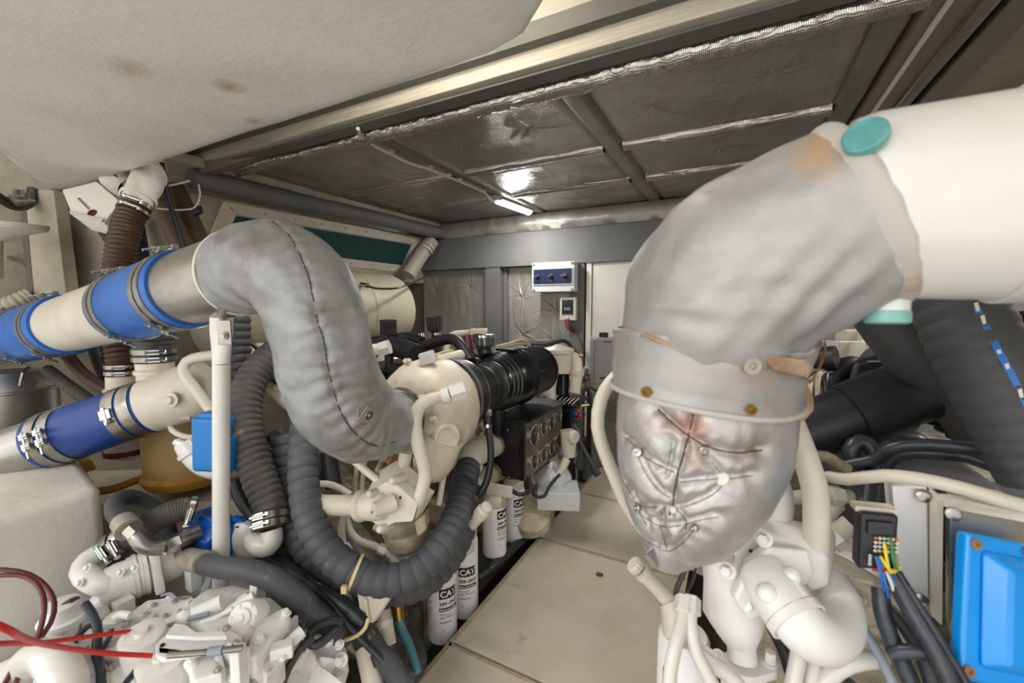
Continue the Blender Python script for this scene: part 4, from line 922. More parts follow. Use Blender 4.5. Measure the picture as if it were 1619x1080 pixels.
# control cables
rc1 = T('red_control_cable', 'bright red push-pull cable, the upper of the two crossing', 'cable', 'red control cables')
MB().tube([A(*p) for p in ((-420, 1120, 0.5), (-120, 1032, 0.58), (0, 1018, 0.66), (60, 1017, 0.74), (130, 1008, 0.82), (190, 1000, 0.88), (238, 995, 0.93))], 0.0042, 10).build('sheath', 'red_cable', rc1)
MB().tube([A(238, 995, 0.93), A(262, 990, 0.945)], 0.0055, 10).build('end_fitting', 'cream', rc1); MB().tube([A(262, 990, 0.945), A(284, 985, 0.955)], 0.0045, 10).build('end_sleeve', 'grey_tube', rc1)
rc2 = T('red_control_cable', 'bright red push-pull cable, the lower one with a thicker end', 'cable', 'red control cables')
MB().tube([A(*p) for p in ((-420, 880, 0.5), (-120, 950, 0.52), (0, 990, 0.56), (40, 1010, 0.62), (100, 1024, 0.72), (170, 1033, 0.8), (242, 1037, 0.86))], 0.0044, 10).build('sheath', 'red_cable', rc2)
MB().tube([A(242, 1037, 0.86), A(266, 1036, 0.87)], 0.006, 10).build('end_fitting', 'cream', rc2)
hose('maroon_cable', 'dark maroon cable, outer one arching against the fibreglass block', 'cable', [(-300, 960, 0.95), (-80, 908, 0.95), (10, 901, 0.97), (45, 908, 0.98), (75, 930, 0.97), (86, 955, 0.95), (80, 985, 0.92), (55, 1020, 0.9), (30, 1045, 0.9), (0, 1100, 0.9), (-10, 1250, 0.95)], 0.005, 'maroon', 'maroon cables')
hose('maroon_cable', 'dark maroon cable, inner one arching against the fibreglass block', 'cable', [(-300, 985, 0.92), (-80, 928, 0.92), (10, 909, 0.94), (40, 912, 0.95), (63, 930, 0.94), (70, 960, 0.92), (62, 1000, 0.9), (45, 1030, 0.9), (20, 1100, 0.9), (10, 1250, 0.95)], 0.005, 'maroon', 'maroon cables')
hose('gearbox_wire', 'black taped wire draped down the gearbox front', 'wire', [(135, 955, 0.98), (148, 975, 0.96), (155, 1000, 0.93), (152, 1030, 0.9), (158, 1060, 0.87), (160, 1100, 0.84)], 0.0085, 'tape')
hose('gearbox_wire', 'black wire looping left over the gearbox boss', 'wire', [(160, 985, 0.96), (140, 990, 0.95), (122, 1008, 0.93), (110, 1030, 0.91), (100, 1045, 0.9)], 0.006, 'tape')
hose('gearbox_wire', 'black wire rising under the shift bracket', 'wire', [(195, 1085, 0.83), (215, 1060, 0.86), (235, 1035, 0.89), (255, 1012, 0.91), (278, 1004, 0.94)], 0.006, 'tape')
hose('gearbox_wire', 'short black wire right of the taped wire on the gearbox', 'wire', [(150, 1040, 0.89), (165, 1022, 0.91), (174, 1005, 0.93), (176, 996, 0.94)], 0.005, 'tape')
hose('sensor_wire', 'grey sensor wire loop under the oil cooler', 'wire', [(255, 942, 1.08), (270, 938, 1.08), (278, 945, 1.07), (300, 945, 1.1), (320, 930, 1.13), (330, 912, 1.15)], 0.003, 'grey_tube')
for i_ in range(3): hose('sensor_wire', ['thin grey wire of the bundle at the post foot', 'second thin grey wire at the post foot', 'third thin grey wire beside the post foot'][i_], 'wire', [(310 + 4 * i_, 950, 1.1), (322 + 3 * i_, 930, 1.12), (330 + 3 * i_, 905, 1.14)], 0.0025, 'grey_tube', 'sensor wires at the post foot')
hose('gearbox_wire', 'black cable along the bell housing edge', 'wire', [(480, 985, 1.02), (470, 1010, 0.99), (450, 1035, 0.95), (435, 1065, 0.92), (425, 1095, 0.9)], 0.0075, 'wire_black')
hose('gearbox_wire', 'dull black sheathed cable right of the bell housing cable', 'wire', [(492, 1010, 1.02), (468, 1035, 0.98), (450, 1070, 0.94), (440, 1100, 0.92)], 0.009, 'rubber_dust')

# plain grey hose in front
gh = T('grey_hose', 'smooth dark grey hose slanting down in front of the gearbox', 'hose')
gpts = [A(*p) for p in ((300, 884, 1.17), (322, 891, 1.12), (350, 897, 1.08), (395, 903, 1.06), (432, 916, 1.06), (468, 942, 1.07), (505, 975, 1.1), (535, 1000, 1.13), (552, 1012, 1.16))]
MB().tube(gpts, [0.024, 0.025, 0.026, 0.027, 0.028, 0.028, 0.028, 0.028, 0.027], 22).build('rubber_hose', 'rubber_grey', gh)
MB().tube([A(296, 883, 1.17), A(324, 890, 1.115)], [0.028, 0.03], 20).build('crimp_sleeve', 'crimp', gh)
MB().tube([A(292, 868, 1.19), A(298, 882, 1.17)], 0.026, 6, smooth=False).build('hex_union', 'steel', gh)
MB().tube([A(548, 1008, 1.15), A(566, 1024, 1.17)], [0.03, 0.028], 18).build('end_fitting', 'steel', gh)

# more castings, links and bolts on the gearbox
for (ps, h, dz, nm, m) in (
    ([(150, 1000), (172, 985), (205, 985), (214, 1004), (200, 1022), (162, 1026)], 0.05, -0.07, 'pump_cover', 'gearworn'),
    ([(118, 1012), (142, 1000), (152, 1020), (130, 1040)], 0.03, -0.05, 'boss_pad', 'gearwhite'),
    ([(296, 1044), (340, 1036), (352, 1062), (306, 1076)], 0.055, -0.07, 'servo_block', 'gearwhite'),
    ([(222, 1032), (246, 1026), (250, 1046), (228, 1052)], 0.05, -0.06, 'boss_pad', 'gearworn'),
    ([(356, 990), (384, 1004), (376, 1022), (346, 1010)], 0.085, -0.10, 'link_block', 'gearwhite'),
    ([(168, 1056), (212, 1046), (224, 1072), (176, 1086)], 0.03, -0.05, 'inspection_cover', 'gearworn'),
    ([(408, 1044), (440, 1022), (452, 1042), (420, 1072)], 0.03, -0.05, 'inspection_cover', 'gearworn')):
    ob_ = MB().slab(zpoly(ps, GZ + h), (0, 0, dz)).build(nm, m, gb, bev=0.007, seg=2)
    for (x, y) in ps[::2]:
        cxp = sum(p[0] for p in ps) / len(ps); cyp = sum(p[1] for p in ps) / len(ps)
        MB().bolt(onZ(x + (cxp - x) * 0.25, y + (cyp - y) * 0.25, GZ + h + 0.001), _Z, 0.0055).build('bolt', 'bolt' if rg.random() < 0.4 else 'gearwhite', ob_)
for (pts, r) in (([(214, 1006, 0.93), (232, 1000, 0.94), (262, 996, 0.945)], 0.007), ([(178, 980, 0.97), (190, 972, 0.98), (206, 974, 0.98)], 0.009), ([(300, 1046, 0.88), (312, 1066, 0.86), (318, 1095, 0.84)], 0.012), ([(344, 1040, 0.89), (350, 1066, 0.87), (352, 1095, 0.85)], 0.008), ([(372, 962, 1.02), (378, 948, 1.03), (392, 940, 1.03)], 0.006), ([(318, 985, 0.96), (345, 975, 0.97), (368, 962, 0.98)], 0.0055)):
    MB().tube([A(*p) for p in pts], r, 12).build('oil_line', 'gearwhite', gb)
MB().box(onZ(378, 1060, GZ + 0.05), (0.02, 0.03, 0.10), (0.8, 0.5, 0)).build('link_arm', 'gearwhite', gb, bev=0.004)
MB().box(A(384, 1046, 0.88), (0.03, 0.012, 0.06), _R, _F).build('link_arm', 'gearwhite', gb, bev=0.003)
for (x, y) in ((244, 958), (276, 952), (262, 975), (285, 968)): MB().lathe([(0, 0.006), (0.004, 0.006), (0.004, 0.003), (0.008, 0.003)], onZ(x, y, GZ + 0.036), _Z, 10).build('stud', 'bolt', gb)

for k_ in range(6): MB().bolt(A(452 + 17 * k_, 1000 + 4 * k_, 1.085 - 0.004 * k_), (0.2, -0.6, 0.75), 0.008, 0.012).build('bolt', 'gearwhite', bh_)
MB().slab([A(470, 1040, 1.06), A(500, 1030, 1.065), A(512, 1060, 1.05), A(480, 1075, 1.045)], (-0.01, -0.015, 0.03)).build('inspection_plate', 'gearworn', bh_, bev=0.006)
MB().tube([A(446, 1062, 1.03), A(470, 1050, 1.04), A(490, 1020, 1.06), A(515, 1012, 1.08)], 0.012, 14).build('casting_rib', 'gearwhite', bh_)

# ================================================================== PORT ENGINE
en = T('left_engine_block', 'dirty cream diesel engine block on the left side', 'engine block')
MB().box((-1.52, 2.2, 0.10), (0.84, 1.9, 0.86)).build('crankcase', 'block', en, bev=0.03, disp=None)
for i in range(7):
    y = 1.42 + 0.26 * i
    MB().box((-1.06, y, 0.22), (0.1, 0.2, 0.26)).build('side_cover', 'creamdirty', en, bev=0.02)
    for dy in (-0.08, 0.08):
        for dz in (-0.1, 0.1): MB().bolt((-1.008, y + dy, 0.22 + dz), (1, 0, 0), 0.012).build('bolt', 'creamdirty', en)
MB().box((-1.07, 2.2, 0.575), (0.2, 1.8, 0.15)).build('cylinder_head', 'creamdirty', en, bev=0.012)
rg = random.Random(5)
for i in range(22):
    y = 1.35 + i * 0.085; MB().bolt((-0.97, y, 0.60 + rg.uniform(-0.05, 0.04)), (1, 0, 0.3), rg.uniform(0.012, 0.02), 0.02).build('bolt', 'creamdirty', en)
for i in range(9):
    y = 1.3 + i * 0.21; MB().lathe([(0, 0.03), (0.03, 0.03), (0.035, 0.022), (0.06, 0.02)], (-0.99, y, 0.64 + 0.02 * (i % 2)), (0.6, 0, 1), 14).build('boss', 'creamdirty', en)
MB().box((-1.5, 2.25, 0.66), (0.6, 1.6, 0.2)).build('top_plenum', 'black_panel', en, bev=0.03)
for i in range(3): MB().box((-1.35, 1.72 + 0.52 * i, 0.80), (0.3, 0.44, 0.14)).build('valve_cover', 'black_panel', en, bev=0.035, seg=3)
MB().box((-1.75, 2.2, 0.72), (0.26, 1.7, 0.2)).build('valve_cover', 'black_panel', en, bev=0.035, seg=3)
MB().box((-1.4, 1.24, 0.05), (0.62, 0.12, 0.7)).build('flywheel_cover', 'block', en, bev=0.03)
MB().lathe([(0, 0.28), (0.1, 0.28), (0.12, 0.24)], (-1.45, 1.2, 0.0), (0, -1, 0), 40).build('flywheel_ring', 'block', en)

# turbocharger
tu = T('turbocharger', 'cream rounded turbocharger housing beside the lagged elbow', 'turbocharger')
tc = Vector((-0.905, 1.0, 0.805))
MB().lathe([(-0.02, 0.06), (-0.01, 0.11), (0.02, 0.142), (0.06, 0.16), (0.12, 0.166), (0.17, 0.163), (0.19, 0.15), (0.192, 0.12)], tc, (0, 1, 0), 56).build('compressor_housing', 'turbocream', tu, disp=(0.003, 14))
vol = [tc + Vector((0.125 * math.sin(a), 0.10 + 0.02 * math.sin(a), 0.125 * math.cos(a) - 0.01)) for a in [PI * (0.35 + 0.1 * k) for k in range(12)]]
MB().tube(vol, [0.03 + 0.0035 * k for k in range(12)], 20).build('volute', 'turbocream', tu)
MB().tube([A(700, 690, 1.33), A(680, 735, 1.33), A(655, 742, 1.32)], [0.07, 0.062, 0.04], 24).build('lower_volute', 'turbocream', tu, disp=(0.003, 20))
MB().lathe([(-0.02, 0.05), (0, 0.042), (0.006, 0.038), (0.007, 0.030), (0.003, 0.026), (0.003, 0.001)], A(706, 692, 1.285), (0.75, -0.62, 0.12), 28).build('boss_plate', 'turbocream', tu)
MB().ball(A(668, 640, 1.25), 0.03, 16).build('housing_bump', 'turbocream', tu)
MB().lathe([(0, 0.02), (0.04, 0.018), (0.05, 0.012), (0.052, 0.003)], A(642, 715, 1.25), (-0.1, -0.2, -1), 18).build('drain_boss', 'turbocream', tu)
for p, m in (((610, 617, 1.22), 'rust'), ((634, 695, 1.2), 'tan')): MB().bolt(A(*p), (-0.4, -0.8, 0.3), 0.012, 0.02).build('bolt', m, tu)
for p in ((645, 573, 1.3), (692, 736, 1.3), (686, 664, 1.26)): MB().bolt(A(*p), (0.1, -0.8, 0.4), 0.009, 0.015).build('bolt', 'turbocream', tu)
MB().box(A(676, 566, 1.35), (0.05, 0.04, 0.03), (1, 0.5, 0.3), (0, 0, 1)).build('sensor_block', 'whitepaint', tu, bev=0.006)
MB().tube([A(590, 553, 1.3), A(604, 552, 1.3)], 0.018, 14).build('union', 'whitepaint', tu); MB().tube([A(602, 552, 1.3), A(616, 548, 1.3)], 0.024, 6, smooth=False).build('union_nut', 'whitepaint', tu)
MB().slab([A(606, 715, 1.28), A(640, 724, 1.28), A(652, 745, 1.28), A(640, 760, 1.28), A(612, 738, 1.28)], (-0.04, 0.08, 0)).build('rusty_flange', 'rust', tu, bev=0.005)
for p in ((612, 722, 1.27), (646, 742, 1.265)): MB().bolt(A(*p), (0.2, -0.9, 0.2), 0.011).build('bolt', 'rust', tu)

# oil/coolant feed tube with big nut, running down in front of the turbo
fd_ = T('coolant_feed_tube', 'cream bent tube with white nut in front of the turbocharger', 'tube')
MB().tube([A(*p) for p in ((704, 626, 1.2), (684, 630, 1.19), (666, 640, 1.185), (657, 660, 1.185), (660, 700, 1.185), (670, 733, 1.19), (672, 755, 1.195), (660, 796, 1.2))], [0.015, 0.017, 0.0185, 0.019, 0.019, 0.019, 0.019, 0.018], 20).build('tube_run', 'cream', fd_)
MB().tube([A(700, 627, 1.2), A(712, 623, 1.2)], 0.022, 18, smooth=False).build('nut_collar', 'whitepaint', fd_)
MB().tube([A(711, 623, 1.2), A(734, 615, 1.21)], [0.026, 0.026], 6, smooth=False).build('union_nut', 'whitepaint', fd_)

# intake: hump hose, duct, air filter
ai = T('air_filter', 'black ribbed air filter canister on the left engine', 'air filter')
def YL(prof, name, m, par=None, x=-0.9, z=0.82, seg=48): return MB().lathe([(y, r) for y, r in prof], (x, 0, z), (0, 1, 0), seg).build(name, m, par or ai)
YL([(1.185, 0.11), (1.186, 0.132), (1.20, 0.137), (1.25, 0.137), (1.257, 0.130), (1.27, 0.130), (1.278, 0.124), (1.30, 0.098)], 'rubber_boot', 'rubber_black')
b_ = MB().band((-0.9, 1.215, 0.82), (0, 1, 0), 0.137, 0.014, 0.003, 48).build('boot_clamp', 'greydark', ai)
MB().tube([A(684, 585, 1.42), A(704, 588, 1.40)], 0.008, 10).build('clamp_screw', 'brass', b_)
MB().band((-0.9, 1.283, 0.82), (0, 1, 0), 0.126, 0.01, 0.003, 48).build('boot_ring', 'steel', ai)
YL([(1.29, 0.085), (1.30, 0.09), (1.36, 0.09), (1.365, 0.086), (1.42, 0.086), (1.425, 0.091), (1.48, 0.091), (1.49, 0.085)], 'intake_duct', 'black_panel')
MB().band((-0.9, 1.475, 0.82), (0, 1, 0), 0.091, 0.016, 0.003, 48).build('duct_clamp', 'steel', ai)
cz = [(1.48, 0.09), (1.485, 0.10)]
for k_ in range(4): y = 1.49 + 0.025 * k_; r = 0.104 + 0.006 * k_; cz += [(y, r), (y + 0.014, r + 0.004), (y + 0.02, r - 0.004)]
cz += [(1.595, 0.120), (1.605, 0.126), (1.70, 0.127), (1.705, 0.131), (1.73, 0.131), (1.74, 0.120)]
YL(cz, 'canister', 'black_gloss')
n = 60; R_ = []
for y in (1.73, 1.95):
    R_.append([Vector((-0.9 + (0.120 if k_ % 2 else 0.112) * math.cos(2 * PI * k_ / (2 * n)), y, 0.82 + (0.120 if k_ % 2 else 0.112) * math.sin(2 * PI * k_ / (2 * n)))) for k_ in range(2 * n)])
MB().rings(R_).build('pleated_element', 'rubber_black', ai, ang=10)
YL([(1.945, 0.120), (1.955, 0.122), (1.97, 0.118), (1.98, 0.105), (1.985, 0.02)], 'end_cap', 'black_gloss')
MB().tube([A(832, 601, 1.82), A(862, 584, 2.0)], 0.004, 8).build('seam_strip', 'steel', ai)
MB().box((-0.9, 1.66, 0.952), (0.09, 0.08, 0.01)).build('top_bracket', 'black_gloss', ai, bev=0.003)
MB().lathe([(0, 0.03), (0.06, 0.03), (0.08, 0.02), (0.12, 0.018)], (-0.92, 1.6, 0.69), (0, 0, -1), 16).build('drain_spout', 'black_panel', ai)
sd = T('restriction_indicator', 'clear round cap with chrome rim above the air filter', 'indicator')
q = A(765, 545, 1.85)
MB().lathe([(-0.02, 0.03), (0, 0.036), (0.0, 0.046), (0.032, 0.048), (0.035, 0.044)], q, _Z, 28).build('cup', 'clear', sd); MB().lathe([(0.033, 0.05), (0.044, 0.05), (0.047, 0.045)], q, _Z, 28).build('lid', 'chrome', sd)
MB().tube([q + _Z * -0.02, A(770, 565, 1.82)], 0.03, 14).build('neck', 'black_panel', sd)
# breathers
for i, (x, y, d, lab, tilt) in enumerate(((614, 520, 2.15, 'small black pleated breather cap nearest the lagged elbow', 0.0), (687, 514, 2.3, 'small black pleated breather cap tilted near the bulkhead post', -0.12))):
    b = T('breather_filter', lab, 'breather', 'breather caps on the left engine'); ax = Vector((tilt, 0, 1)); o = A(x, y, d)
    n = 18; u_, v_, a_ = basis(ax)
    MB().rings([[o + a_ * h + u_ * ((0.041 if k_ % 2 else 0.036) * math.cos(PI * k_ / n)) + v_ * ((0.041 if k_ % 2 else 0.036) * math.sin(PI * k_ / n)) for k_ in range(2 * n)] for h in (-0.03, 0.035)]).build('pleats', 'rubber_black', b, ang=10)
    MB().lathe([(0.035, 0.043), (0.045, 0.042), (0.047, 0.03)], o, ax, 24).build('cap', 'rubber_black', b)
    MB().lathe([(-0.22, 0.022), (-0.035, 0.024), (-0.03, 0.034)], o, ax, 20).build('neck', 'rubber_black', b); MB().band(o - a_ * 0.05, ax, 0.025, 0.012, 0.003).build('clamp', 'chrome', b)
hose('breather_hose', 'bent black rubber pipe on top of the left engine', 'hose', [(664, 549, 1.95), (690, 541, 1.9), (712, 536, 1.87), (724, 541, 1.83), (738, 560, 1.78), (745, 572, 1.75)], 0.024, 'rubber_black')
hose('breather_hose', 'short black pipe between the two breather caps', 'hose', [(625, 535, 2.2), (645, 533, 2.2), (668, 540, 2.15)], 0.025, 'rubber_black')
hose('breather_hose', 'black curved duct at the top left of the engine', 'hose', [(575, 575, 1.75), (590, 548, 1.75), (630, 550, 1.7), (660, 562, 1.6)], 0.04, 'black_panel')
hose('cream_top_pipe', 'cream pipe along the engine top behind the clear cap', 'tube', [(705, 560, 1.98), (712, 532, 2.03), (735, 527, 2.1), (765, 526, 2.15)], 0.016, 'cream')
tag(MB().box(A(757, 525, 2.1), (0.09, 0.05, 0.035), (1, 0.5, 0)).build('top_fitting', 'cream', bev=0.008), 'small cream fitting block on the engine top pipe', 'fitting')
tag(MB().tube([A(738, 532, 1.93), A(744, 566, 1.9)], 0.02, 16).build('red_seal_ring', 'maroon'), 'dark red ring seal on the cream engine pipe', 'seal')
hose('cream_top_pipe', 'cream stub pipe left of the black air duct', 'tube', [(690, 572, 1.5), (712, 566, 1.55), (728, 562, 1.6)], 0.022, 'cream')
hose('sensor_lead', 'thin tan wire crossing over the turbocharger top', 'wire', [(684, 563, 1.38), (700, 557, 1.45), (716, 554, 1.5)], 0.004, 'tie')
for i in range(2): hose('loom_wire', ['upper cream wire looping over the air filter', 'lower cream wire looping over the air filter'][i], 'wire', [(784, 548 + 3 * i, 2.0), (805, 543 + 3 * i, 2.1), (825, 538 + 5 * i, 2.2), (838, 545 + 2 * i, 2.3)], 0.006, 'tie', 'cream wires over the air filter')
hose('loom_wire', 'black wire loom behind the air filter', 'wire', [(830, 545, 2.5), (860, 546, 2.6), (895, 540, 2.7), (912, 560, 2.7)], 0.012, 'wire_black')
for i in range(5):
    hose('top_fitting_rail', ['chrome union nearest the left breather', 'chrome union second from the left breather', 'chrome union midway between the breathers', 'chrome union left of the tilted breather', 'chrome union at the foot of the tilted breather'][i], 'fitting', [(630 + 9 * i, 527 + (i % 2) * 4, 2.4), (634 + 9 * i, 556, 2.4)], 0.022, 'chrome', 'chrome unions on the engine top')

# forward thermostat housing / fuel water separator
fw_ = T('coolant_header', 'cream round-topped housing at the front of the left engine', 'housing')
o = A(882, 572, 2.5)
MB().lathe([(-0.065, 0.06), (-0.06, 0.085), (0.05, 0.088), (0.055, 0.095), (0.075, 0.095), (0.082, 0.085), (0.09, 0.04), (0.1, 0.02)], o, _Z, 40).build('bowl_head', 'cream', fw_)
MB().lathe([(0, 0.03), (0.02, 0.03), (0.022, 0.02)], o + Vector((-0.035, -0.085, 0)), (-0.3, -1, 0), 20).build('side_plug', 'cream', fw_)
MB().tube([A(870, 592, 2.5), A(868, 615, 2.48), A(868, 640, 2.45)], [0.05, 0.04, 0.045], 20).build('neck', 'cream', fw_)
MB().tube([A(890, 592, 2.52), A(890, 625, 2.5)], 0.04, 20).build('clear_bowl', 'black_gloss', fw_)
MB().tube([A(898, 560, 2.5), A(910, 566, 2.48), A(912, 590, 2.46), (A(908, 622, 2.44))], [0.026, 0.03, 0.034, 0.034], 18).build('outlet_pipe', 'cream', fw_)
MB().band(A(912, 590, 2.46), (0, 0, 1), 0.034, 0.03, 0.008).build('outlet_collar', 'cream', fw_)
MB().tube([A(912, 563, 2.47), A(922, 562, 2.46)], 0.012, 10).build('tap', 'brass', fw_)

# coolant pump block under the turbo
cb = T('coolant_pump_block', 'cream angular valve block with thick side pipe under the turbocharger', 'housing')
cp0, cp1 = A(500, 799, 1.23), A(566, 799, 1.2); cdx = (cp1 - cp0).normalized()
MB().tube([A(496, 790, 1.36), A(500, 797, 1.28), A(512, 799, 1.225), cp1], [0.029, 0.029, 0.029, 0.029], 24).build('side_pipe', 'cream', cb)
MB().lathe([(0, 0.036), (0.004, 0.043), (0.016, 0.045), (0.024, 0.04), (0.05, 0.042), (0.085, 0.038), (0.1, 0.02)], cp1, cdx, 30).build('pipe_collar', 'cream', cb)
front = [A(577, 782, 1.18), A(612, 762, 1.18), A(630, 770, 1.175), A(661, 799, 1.175), A(653, 826, 1.175), A(624, 828, 1.175), A(605, 838, 1.175), A(585, 825, 1.18)]
MB().slab(front, (-0.03, 0.075, 0.035)).build('block_body', 'cream', cb, bev=0.006)
MB().slab([A(612, 762, 1.179), A(622, 750, 1.22), A(651, 773, 1.22), A(676, 788, 1.22), A(655, 824, 1.178), A(661, 799, 1.178)], (-0.01, 0.05, 0.0)).build('block_shoulder', 'cream', cb, bev=0.004)
for (x, y) in ((591, 778), (607, 834), (627, 757)):
    MB().tube([A(x - 6, y + 3, 1.16), A(x + 12, y - 3, 1.2)], [0.011, 0.012], 14).ball(A(x - 6, y + 3, 1.16), 0.011, 12).build('stud_boss', 'cream', cb)
bo_ = MB().tube([A(590, 806, 1.135), A(604, 802, 1.15), A(622, 795, 1.17)], [0.02, 0.021, 0.026], 20).build('sensor_boss', 'cream', cb)
MB().lathe([(0, 0.004), (0.002, 0.004)], A(588, 810, 1.13), (-0.6, -0.8, 0), 10).build('socket_hole', 'black_void', bo_)
MB().lathe([(0, 0.0035), (0.002, 0.0035)], A(633, 787, 1.172), (0.2, -1, 0), 10).build('tapped_hole', 'black_void', cb)
MB().slab([A(655, 826, 1.19), A(672, 812, 1.22), A(674, 838, 1.22), A(660, 850, 1.2)], (-0.02, 0.04, 0)).build('foot', 'creamdirty', cb, bev=0.004)
MB().lathe([(0, 0.07), (0.05, 0.068), (0.07, 0.05)], A(640, 830, 1.30), (0.1, 0.2, -1), 24).build('lower_housing', 'creamdirty', cb)
# small cream tubes of the left engine
def ctube(label, pts, r, m='cream', nuts=(), group='cream tubes of the left engine'):
    t = T('cream_tube', label, 'tube', group); P = [A(*p) for p in pts]; MB().tube(P, r, 14).build('tube_run', m, t)
    for f_ in nuts: c_, d_ = along(P, f_); MB().lathe([(-0.012, r * 1.5), (0.012, r * 1.5)], c_, d_, 6).build('union_nut', 'whitepaint', t)
    return t
ctube('cream tube slanting from under the lagged elbow to the valve block', [(540, 712, 1.25), (565, 733, 1.24), (600, 762, 1.22)], 0.011)
ctube('cream tube bending toward the thick side pipe from the left', [(486, 768, 1.42), (515, 765, 1.38), (535, 771, 1.34), (556, 784, 1.3)], 0.0105)
ctube('thin upright cream tube, left one above the side pipe', [(562, 790, 1.36), (563, 755, 1.38), (568, 720, 1.4)], 0.009, 'creamdirty')
ctube('thin upright cream tube, right one above the side pipe', [(572, 790, 1.36), (574, 755, 1.38), (578, 715, 1.4)], 0.009, 'creamdirty')
ctube('cream tube dropping below the side pipe to a white elbow', [(545, 812, 1.28), (540, 835, 1.27), (543, 862, 1.26), (556, 880, 1.25), (575, 892, 1.25), (592, 897, 1.25)], 0.0105, nuts=(0.5, 0.75))
ctube('cream tube sweeping right below the valve block', [(548, 815, 1.3), (553, 838, 1.29), (568, 855, 1.28), (592, 863, 1.27), (612, 873, 1.27), (626, 888, 1.27)], 0.0105, nuts=(0.75, 0.98))
ctube('cream tube under the valve block with clipped end', [(592, 833, 1.3), (612, 842, 1.29), (640, 852, 1.29), (668, 857, 1.3), (690, 852, 1.32)], 0.0105, nuts=(0.72,))
ctube('second cream tube behind the clipped one', [(640, 842, 1.33), (668, 848, 1.33), (692, 842, 1.35)], 0.009)
ctube('slim cream tube with collar right of the turbocharger', [(713, 676, 1.36), (708, 715, 1.35), (700, 760, 1.35), (694, 798, 1.35)], 0.0095, nuts=(0.55,))
ctube('rusty vertical tube under the turbocharger flange', [(625, 700, 1.36), (610, 720, 1.36), (598, 745, 1.37)], 0.012, 'creamdirty')
br_ = T('engine_bracket', 'cream sheet bracket behind the looped ribbed hose', 'bracket')
MB().slab([A(620, 895, 1.3), A(627, 880, 1.3), A(668, 862, 1.3), A(672, 880, 1.3), A(640, 900, 1.28)], (0, 0.012, -0.006)).build('upper_plate', 'cream', br_, bev=0.002)
tb_ = tag(MB().slab([A(563, 930, 1.165), A(622, 934, 1.165), A(602, 966, 1.16), A(588, 986, 1.155), A(571, 980, 1.155)], (0.004, 0.012, 0)).build('triangular_bracket', 'cream', bev=0.002), 'cream triangular plate hanging under the looped ribbed hose', 'bracket')
MB().slab([A(578, 945, 1.162), A(582, 945, 1.162), A(587, 982, 1.154), A(584, 984, 1.154)], (0, -0.006, 0)).build('fold', 'cream', tb_)

# looped ribbed hose: two loops, one behind the other
lh = T('looped_ribbed_hose', 'grey ribbed rubber hose hanging in a big loop, the front one', 'hose', 'looped ribbed hoses')
lpts = [A(*p) for p in ((482, 655, 1.30), (480, 700, 1.26), (480, 760, 1.22), (490, 820, 1.18), (515, 868, 1.15), (556, 902, 1.14), (607, 918, 1.15), (655, 905, 1.18), (696, 866, 1.24), (722, 815, 1.36), (732, 770, 1.5), (740, 738, 1.60))]
MB().tube(lpts, [0.040, 0.041, 0.042, 0.042, 0.043, 0.043, 0.043, 0.043, 0.044, 0.046, 0.048, 0.049], 30, rib=(0.033, 0.0045, 6)).build('rubber_hose', 'rubber_grey', lh)
tie = MB(); c_, d_ = along(lpts, 0.44); tie.band(c_, d_, 0.044, 0.008, 0.002, 28); tb0 = tie.build('cable_tie', 'tie', lh); MB().box(A(544, 932, 1.09), (0.014, 0.012, 0.02), _R, _F).build('tie_head', 'tie', tb0, bev=0.002)
l2 = T('looped_ribbed_hose', 'dark ribbed rubber hose just behind and below the front loop', 'hose', 'looped ribbed hoses')
MB().tube([A(*p) for p in ((452, 690, 1.40), (458, 760, 1.36), (470, 830, 1.30), (500, 885, 1.26), (552, 920, 1.24), (612, 932, 1.25), (665, 922, 1.28), (706, 885, 1.34), (733, 830, 1.42), (745, 770, 1.5))], 0.047, 26, rib=(0.033, 0.005, 6)).build('rubber_hose', 'rubber', l2)
ip = T('intercooler_pipe', 'cream pipe socket joining the looped ribbed hose', 'pipe')
MB().tube([A(738, 742, 1.60), A(743, 724, 1.65), A(760, 713, 1.75), A(790, 700, 1.98), A(820, 685, 2.3)], [0.052, 0.055, 0.052, 0.05, 0.05], 24).build('pipe_run', 'cream', ip)
MB().band(A(740, 735, 1.61), (0.1, 0.2, 1), 0.053, 0.02, 0.004).build('pipe_bead', 'cream', ip)
tag(MB().tube([A(742, 768, 1.72), A(775, 750, 1.9), A(815, 732, 2.2)], 0.045, 20).build('lower_pipe', 'creamdirty'), 'dull cream pipe below the pipe socket on the engine side', 'pipe')
dh = T('drain_hose', 'thin black hose hanging from the air filter spout', 'hose')
MB().tube([A(*p) for p in ((768, 655, 1.52), (774, 690, 1.5), (776, 725, 1.48), (768, 765, 1.46), (748, 795, 1.46), (732, 806, 1.48))], 0.0125, 14).build('hose_run', 'rubber_black', dh); MB().band(A(771, 672, 1.51), (0, 0, 1), 0.013, 0.012, 0.003).build('clamp', 'chrome', dh)
fi = T('oil_filler_tube', 'cream oil filler tube with cap beside the white filters', 'filler tube')
P_ = [A(733, 846, 1.42), A(745, 830, 1.40), A(758, 815, 1.38)]; MB().tube(P_, [0.022, 0.02, 0.02], 18).build('tube_run', 'cream', fi); MB().lathe([(0, 0.024), (0.03, 0.024), (0.034, 0.02), (0.05, 0.019), (0.053, 0.014)], P_[2], P_[2] - P_[1], 12).build('cap', 'cream', fi)
MB().lathe([(-0.04, 0.04), (0, 0.04), (0.01, 0.03)], A(731, 852, 1.43), _Z, 18).build('base', 'cream', fi)

